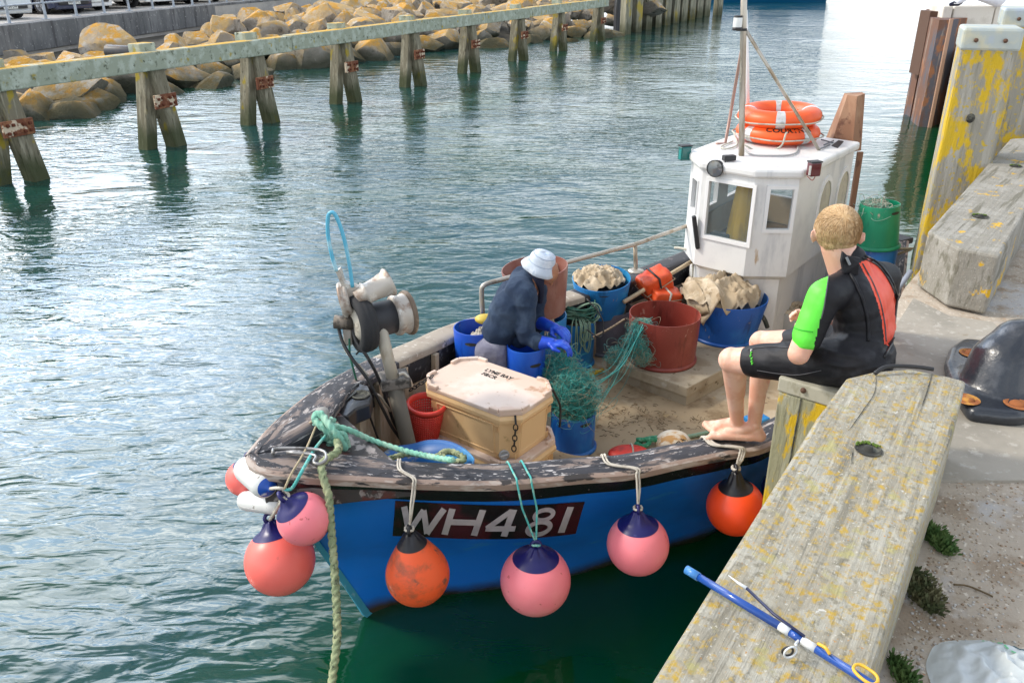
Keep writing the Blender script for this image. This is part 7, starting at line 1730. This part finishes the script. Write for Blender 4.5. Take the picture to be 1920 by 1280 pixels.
gl_b = lambda y: np.interp(y, [495,508,520,545,575,600,640,700], [1551,1556,1553,1549,1545,1538,1528,1520])
orange_poly = [(1611,494),(1628,484),(1650,500),(1668,526),(1679,556),(1684,590),(1680,624),(1666,648),(1658,644),(1654,600),(1645,566),(1631,530),(1617,506)]
def suitmat(c, n):
    x, y = proj(c)
    ab = elL-shL; t_ = max(0, min(1, (c-shL).dot(ab)/ab.length_squared)); da = (c-(shL+ab*t_)).length
    if x < gl_b(y) and c.y < 3.68 and (da < .086 or y < 560): return 1
    if n.dot(-Fb) > -.25 and inpoly(x, y, orange_poly): return 2
    return 0
wr_off = Vector((3,1,2))
def wrinkle(co, no):
    e = noise.noise(Vector((co.x*6, co.y*6, co.z*16))+wr_off); f = math.exp(-((co.z-1.78)/.10)**2)
    return .010*f*(1-abs(e)*2.5)+.0025*noise.noise(co*18)
organic(mb, 'wetsuit', [M_neo, M_neog, M_neor], BOY, True, voxel=.0062, smooth=7, extra=suitmat, disp=wrinkle)
bvh_cache = {}
from mathutils.bvhtree import BVHTree
def on_surface(o, x, y, off=.003):
    if o.name not in bvh_cache:
        M_ = rootmat(o); bvh_cache[o.name] = BVHTree.FromPolygons([M_@v.co for v in o.data.vertices], [list(p.vertices) for p in o.data.polygons])
    h = bvh_cache[o.name].ray_cast(Vector((0,0,CAM_Z)), _ray(x,y).normalized())
    return h[0]+h[1]*off if h[0] else None
suit = [o for o in bpy.data.objects if o.name.startswith('wetsuit')][0]
def seam(pts, r, m, name, par=BOY, o=suit, n=6, off=.002):
    q = []
    for p in catmull([Vector((x,y,0)) for x, y in pts], n):
        s_ = on_surface(o, p.x, p.y, off)
        if s_ is not None: q.append(s_)
    if len(q) > 2: return MB().tube(q, r, 6).build(name, m, par, True)
M_seamg = mat('seam_grey', (.07,.07,.08), rough=.6); M_zip = mat('black_zip', (.008,.008,.009), rough=.3)
seam([(1622,480),(1649,496),(1670,524),(1682,556),(1687,590),(1684,622),(1670,648),(1657,670)], .006, M_zip, 'zip')
zt_ = MB()
for p in catmull([Vector((x,y,0)) for x, y in [(1618,484),(1646,500),(1666,527),(1678,556),(1683,590),(1680,622),(1666,645)]], 14):
    s_ = on_surface(suit, p.x, p.y, .004)
    if s_ is not None: zt_.box(s_, (.007,.007,.0035))
zt_.build('zip_teeth', M_zip, BOY, True, kind='stuff')
seam([(1583,486),(1592,510),(1605,535),(1617,562),(1626,600),(1628,640)], .008, M_neo, 'zip_cover', off=.003)
seam([(1556,506),(1552,530),(1546,570),(1540,596)], .003, M_seamg, 'seam'); seam([(1617,494),(1636,530),(1650,566),(1658,605),(1661,640)], .003, M_seamg, 'seam')
seam([(1484,612),(1500,618),(1524,622)], .0025, mat('green_stitch',(.03,.4,.02),rough=.7), 'cuff_stitch')
seam([(1402,655),(1420,652),(1450,650),(1480,652)], .002, M_seamg, 'seam'); seam([(1420,694),(1460,700),(1500,702),(1540,694)], .002, M_seamg, 'seam')
lg = MB()
for k, (x, y) in enumerate(((1409,657),(1409,662),(1408,667),(1410,672),(1410,677),(1411,681))):
    s_ = on_surface(suit, x, y, .003)
    if s_ is not None: lg.box(s_, (.009,.004,.010), Matrix.Rotation(.5,3,'Z'), mi=0 if k < 1 else 1)
if lg.v: lg.build('thigh_print', [M_frame, mat('lime_print',(.15,.75,.08),rough=.5)], BOY, True)
# collar flap with its pull tab
cf = [PY(1581,472,3.60),PY(1590,480,3.59),PY(1613,484,3.60),PY(1611,494,3.58),PY(1608,520,3.585),PY(1582,512,3.575),PY(1578,490,3.58)]
mb = MB(); n = len(cf); mb.add(cf+[q+Vector((0,.02,-.002)) for q in cf], [tuple(range(n)), tuple(range(n,2*n))[::-1]]+[(k,n+k,n+(k+1) % n,(k+1) % n) for k in range(n)]); mb.build('collar_flap', M_neo, BOY, True)
MB().beam(PY(1587,482,3.58), PY(1594,497,3.565), .016, .008, bev=.003).build('pull_tab', mat('tab_grey',(.16,.17,.18),rough=.5), BOY, True)
# hair
mb = MB(); mb.sphere(hc+Up*.014-Fh*.003, hr*1.03, 30, 22, scale=(1.0,1.16,1.09), rot=Mh); mb.sphere(hc-Up*hr*.36-Fh*hr*.42, hr*.73, 22, 16, scale=(1.04,.80,.92), rot=Mh)
hair_o = organic(mb, 'hair', M_hair, BOY, True, voxel=.007, smooth=10)
# trim the hair away from face and below the nape
bm = bmesh.new(); bm.from_mesh(hair_o.data); Mi = rootmat(hair_o)
dl = []
for v in bm.verts:
    q = Mi@v.co-hc; f = q.dot(Fh)/hr; u_ = q.dot(Up)/hr; s_ = abs(q.dot(Rt))/hr
    jag = .05*noise.noise(q*40)
    if (f > .45 and u_ < .55+jag) or (f > -.22 and u_ < .12+jag and s_ > .4) or u_ < -1.02+jag+.25*max(0, s_-.4) or (f > .92 and u_ < .75): dl.append(v)
bmesh.ops.delete(bm, geom=dl, context='VERTS'); bm.to_mesh(hair_o.data); bm.free()
rs = random.Random(4); mb = MB(); hm = hair_o.data; hm.update(); polys = [p for p in hm.polygons]
for k in range(15000):
    p = rs.choice(polys); c = Mi@p.center; nn = p.normal; q = c-hc
    tt = max(0, min(1, (q.dot(Up)/hr-.35)/.6)); flow = (-Up*.9-Fh*.15)*(1-tt)+(Fh*.8)*tt+Rt*(q.dot(Rt)/hr)*.5+Rt*.08*noise.noise(q*7)
    flow = (flow-nn*flow.dot(nn)).normalized()+nn*.04+Vector((rs.gauss(0,.05),rs.gauss(0,.05),rs.gauss(0,.05))); flow.normalize()
    L_7 = rs.uniform(.014,.028); s_ = flow.cross(nn).normalized()*.0011; a = c-nn*.001
    mb.add([a-s_, a+s_, a+flow*L_7*.6+s_*.6+nn*.001, a+flow*L_7-nn*.001], [(0,1,2,3)], rs.choices((0,1,2),(.4,.35,.25))[0])
mb.build('hair_strands', [M_hair, M_hair2, M_hair3], BOY, True, kind='stuff')
for s_ in (-1,1):
    e_ = hc+Up*hr*.0+Fh*hr*1.05+Rt*s_*hr*.38; eo = MB().sphere(e_, hr*.13, 12, 8).build('eye', M_eye, BOY, True); MB().sphere(e_+Fh*hr*.09, hr*.06, 10, 6).build('pupil', M_ink, eo, True)
MB().capsule(hc-Up*hr*.62+Fh*hr*1.03-Rt*hr*.2, hc-Up*hr*.62+Fh*hr*1.03+Rt*hr*.2, hr*.05, hr*.05, 8).build('mouth', M_lip, BOY, True)

# ---------------------------------------------------------------- the fisherman
M_sweat = mat('navy_sweatshirt', (.014,.030,.066), [((.035,.060,.105), 5, .45, .65, U, 5)], rough=.95, bump=[(6,.7,.02,(1,1,.8)),(120,.2,.001,U)])
M_jean = mat('grey_lilac_jeans', (.20,.20,.27), [((.29,.29,.36), 7, .45, .62, U, 6), ((.13,.13,.19), 9, .58, .7, U, 5)], rough=.9, bump=[(8,.6,.012,(1,1,1.5)),(150,.2,.001,U)])
M_glove = mat('blue_rubber_glove', (.012,.07,.60), [((.03,.13,.70), 8, .5, .66, U, 4)], rough=.38, bump=(14,.35,.004,U))
M_hat = mat('washed_denim_hat', (.50,.57,.66), [((.62,.67,.74), 12, .46, .6, U, 6), ((.36,.45,.57), 18, .58, .68, U, 5)], rough=.95, bump=(60,.4,.002,U))
M_navyd = mat('navy_collar', (.010,.013,.035), rough=.9)
MAN = thing('person', 'bending man in washed blue sun hat, navy sweatshirt and long blue gloves mending net', 'person', loc=(-.1,5.7,DZ))
Fm = Vector((1,-.12,0)).normalized(); Sm = Vector((.12,1,0)).normalized()      # faces right; Sm towards his far (left) side
mp_ = PY(926,650,5.47); mw = PY(941,606,5.51); mc = PY(960,568,5.55); mu = PY(978,538,5.57); mn = PY(1000,515,5.59); mh = PY(1023,508,5.59)
ms1, ms2 = PY(983,556,5.39), PY(1003,545,5.75); me1, mw1 = PY(986,634,5.33), PY(1010,642,5.29); mh1 = PY(1042,643,5.25); me2, mw2 = PY(1000,612,5.73), PY(1012,605,5.65); mh2 = PY(1046,617,5.48)
mb = MB(); hr2 = px(22, mh); Fhm = Vector((.62,-.10,-.78)).normalized(); Rm_ = Fhm.cross(Vector((0,0,1))).normalized(); Um = Rm_.cross(Fhm).normalized(); Mm = Matrix((Rm_, Fhm, Um)).transposed()
mb.sphere(mh, hr2, 24, 18, scale=(.95,1.15,1.12), rot=Mm); mb.sphere(mh-Um*hr2*.6+Fhm*hr2*.35, hr2*.62, 18, 14); mb.capsule(mn-Vector((0,0,.03)), mh-Um*hr2*.3, px(15,mn), px(14,mn), 16)
mb.capsule(mh-Um*hr2*.1+Fhm*hr2*1.12, mh-Um*hr2*.38+Fhm*hr2*1.25, hr2*.12, hr2*.15, 8)
for s_ in (-1,1): mb.sphere(mh-Um*hr2*.12+Rm_*s_*hr2*.95, hr2*.24, 10, 8, scale=(.4,.8,1.2), rot=Mm)
mb.capsule(me1, mw1, .04, .03, 12); mb.capsule(ms1, me1, .05, .04, 12); mb.capsule(ms2, me2, .05, .04, 12); mb.capsule(me2, mw2, .04, .03, 12); mb.capsule(mn-Vector((0,0,.02)), mc, .09, .11, 14); mb.capsule(mc, mp_, .11, .12, 14); mb.capsule(ms1, ms2, .05, .05, 12)
hL, hR_ = mp_-Sm*.09, mp_+Sm*.09
for hh_ in (hL, hR_):
    kn_ = Vector((hh_.x+.10, hh_.y, .52)); an_ = Vector((hh_.x+.02, hh_.y, DZ+.07)); mb.capsule(hh_, kn_, .08, .055, 12); mb.capsule(kn_, an_, .055, .04, 12)
organic(mb, 'body', M_skin2, MAN, True, voxel=.0085, smooth=4)
# sweatshirt
mb = MB(); sh_ = Sm
for c_, w_, r_ in ((mw,.09,.118),(mw.lerp(mp_,.22),.075,.120),(mw.lerp(mc,.5),.09,.130),(mc,.11,.130),(mu,.12,.105)):
    mb.capsule(c_-sh_*w_, c_+sh_*w_, r_, r_, 22)
mb.capsule(mw.lerp(mc,.3)+Fm*.09+Vector((0,0,-.05)), mp_+Fm*.19+Vector((0,0,.09)), .11, .075, 18)      # hanging front of the sweatshirt
mb.capsule(mu, mn, .11, px(18,mn), 20); limb(mb, mu-sh_*.10, ms1, .10, .088); limb(mb, mu+sh_*.10, ms2, .10, .088)
limb(mb, ms1, me1, .080, .064); limb(mb, me1, mw1, .063, .056); limb(mb, ms2, me2, .085, .07); limb(mb, me2, mw2, .07, .052)
def fold(co, no):
    return .010*(1-abs(noise.noise(Vector((co.x*9+co.z*5,co.y*5,co.z*6-co.x*4))+Vector((9,2,4)))*2.8))+.004*noise.noise(co*16)
organic(mb, 'sweatshirt', M_sweat, MAN, True, voxel=.0085, smooth=6, disp=fold)
mb = MB(); mb.capsule(mp_-Sm*.07-Fm*.005, mp_+Sm*.07-Fm*.005, .128, .128, 22); mb.capsule(mp_-Sm*.07+Vector((.0,0,-.08)), mp_+Sm*.07+Vector((0,0,-.08)), .125, .125, 22)
for hh_ in (hL, hR_):
    kn_ = Vector((hh_.x+.10, hh_.y, .52)); an_ = Vector((hh_.x+.02, hh_.y, DZ+.10)); limb(mb, hh_+Vector((0,0,-.05)), kn_, .105, .078); limb(mb, kn_, an_, .075, .066)
organic(mb, 'jeans', M_jean, MAN, True, voxel=.0085, smooth=5, disp=lambda co, no: .006*(1-abs(noise.noise(co*9)*2.4)))
for hh_ in (hL, hR_):
    a = Vector((hh_.x+.02, hh_.y, DZ+.05)); b_m = MB(); b_m.capsule(a+Vector((0,0,.12)), a, .062, .055, 14); b_m.capsule(a+Vector((0,0,-.0)), a+Fm*.14+Vector((0,0,-.005)), .055, .042, 14); organic(b_m, 'boot', M_navyd, MAN, True, voxel=.01, smooth=3)
for wq_, pq_, el_, cur in ((mw1, mh1, me1, .55),(mw2, mh2, me2, .5)):
    mb = MB(); d = (pq_-wq_).normalized(); mb.capsule(wq_-d*.02, wq_+d*.03, .050, .047, 18); mb.capsule(wq_+d*.02, pq_-d*.03, .050, .036, 16); hand(mb, pq_-d*.045, pq_, d, Vector((.1,0,-1)), r=1.25, curl=cur)
    organic(mb, 'glove', M_glove, MAN, True, voxel=.005, smooth=3)
# hat: stitched crown with a drooping brim
hcn = PY(1014,496,mh.y); tq = (Vector((.30,-.16,.95))).normalized(); Qh = tq.to_track_quat('Z','X').to_matrix().to_4x4(); Qh.translation = hcn
rc_ = px(25,hcn); rbm = px(35,hcn)
HT = MB().lathe([(rbm,-.035),(rbm*.90,-.008),(rc_*1.06,.022),(rc_,.028),(rc_*.96,.058),(rc_*.84,.082),(rc_*.5,.097),(.001,.100)], 48, Qh, caps=(False,False), wob=lambda a, i: 1+(.05*math.sin(3*a+1)+.02*math.sin(8*a) if i < 2 else .012*math.sin(6*a))).build('sun_hat', M_hat, MAN, True)
mdh = HT.modifiers.new('t','SOLIDIFY'); mdh.thickness = .005
M_st2 = mat('hat_stitch', (.33,.40,.50), rough=.9)
for rr5, zz5 in ((rc_*1.035,.026),(rc_*.85,.083)):
    MB().tube([Qh@Vector((rr5*math.cos(t), rr5*math.sin(t), zz5)) for t in np.linspace(0,2*math.pi,41)[:-1]], .0022, 5, closed=True).build('stitching', M_st2, HT, True)
mb = MB()
for k in range(5):
    pa = [mn+Vector((-.03+.012*k,-.05,.05)), mn+Vector((.02+.008*k,-.09,.0)), mn+Vector((.055,-.08,-.09)), mn+Vector((.05,-.06,-.19+.01*k))]
    mb.tube(catmull(pa,6), .022, 8)
organic(mb, 'collar', M_navyd, MAN, True, voxel=.008, smooth=4)

# ---------------------------------------------------------------- the person on the coping, cut by the top of the photo
Yc_ = 19.75; M_wt = mat('white_trousers', (.70,.72,.80), [((.58,.61,.72), 5, .5, .7, U, 5)], rough=.9, bump=(9,.5,.01,U)); M_dk = mat('dark_top', (.03,.03,.05), rough=.9)
tz = PY(1860,13,Yc_).z
PER = thing('person', 'person in white trousers sitting on the pale coping blocks, cut off by the top edge', 'person', loc=tuple(PY(1865,13,Yc_)))
def q_(x, y, dy=0): return PY(x, y, Yc_+dy)
sc1 = px(1, q_(1865,10)); mb = MB(); hp1 = q_(1870,1); hp2 = q_(1874,-2,.25)
kn1 = q_(1822,-12,-.05); kn2 = q_(1826,-14,.25); an1 = q_(1796,4,-.05); an2 = q_(1800,2,.25); ch_ = q_(1876,-42,.12); nk_ = q_(1868,-62,.12); hd_ = q_(1862,-76,.12)
for a, b, ra, rb5 in ((hp1,kn1,.10,.07),(hp2,kn2,.10,.07),(kn1,an1,.06,.045),(kn2,an2,.06,.045),(q_(1872,-2,.12),ch_,.14,.15),(ch_,nk_,.13,.06),(nk_,hd_,.06,.07)): mb.capsule(a, b, ra, rb5, 14)
mb.sphere(hd_+Vector((0,0,.04)), .115, 16, 12, scale=(.9,1,1.1))
for s5 in (-.18,.22):
    sh5 = ch_+Vector((0,s5,.12)); el5 = sh5+Vector((-.12,0,-.26)); ha5 = el5+Vector((-.22,.02,.03)); mb.capsule(sh5, el5, .055, .045, 12); mb.capsule(el5, ha5, .042, .03, 12); hand(mb, ha5, ha5+Vector((-.06,0,-.01)), Vector((-1,0,-.2)), Vector((0,0,-1)), r=1.1)
organic(mb, 'body', M_skin2, PER, True, voxel=.014, smooth=4)
mb = MB(); mb.capsule(hp1, kn1, .135, .09, 16); mb.capsule(hp2, kn2, .13, .09, 16); mb.capsule(hp1, hp2, .14, .14, 16); mb.capsule(kn1, an1, .085, .065, 14); mb.capsule(kn2, an2, .085, .065, 14); organic(mb, 'trousers', M_wt, PER, True, voxel=.014, smooth=4)
mb = MB(); mb.capsule(q_(1872,-8,.0), ch_-Vector((0,.06,0)), .15, .155, 16); mb.capsule(q_(1872,-8,.22), ch_+Vector((0,.08,0)), .15, .155, 16); mb.capsule(ch_, nk_, .14, .075, 14); 
for s5 in (-.18,.22): sh5 = ch_+Vector((0,s5,.12)); mb.capsule(sh5, sh5+Vector((-.08,0,-.18)), .07, .06, 12)
organic(mb, 'shirt', M_dk, PER, True, voxel=.014, smooth=4)
mb = MB(); mb.sphere(hd_+Vector((.02,.0,.07)), .12, 14, 10, scale=(.95,1,1)); mb.build('hair', M_hair3, PER, True)
for a in (an1, an2):
    mb = MB(); mb.capsule(a+Vector((.02,0,-.03)), a+Vector((-.14,0,-.05)), .052, .042, 12); organic(mb, 'shoe', M_navyd, PER, True, voxel=.012, smooth=3)
    MB().box(a+Vector((-.05,-.05,-.03)), (.10,.012,.02)).build('stripe', M_frame, PER, True)
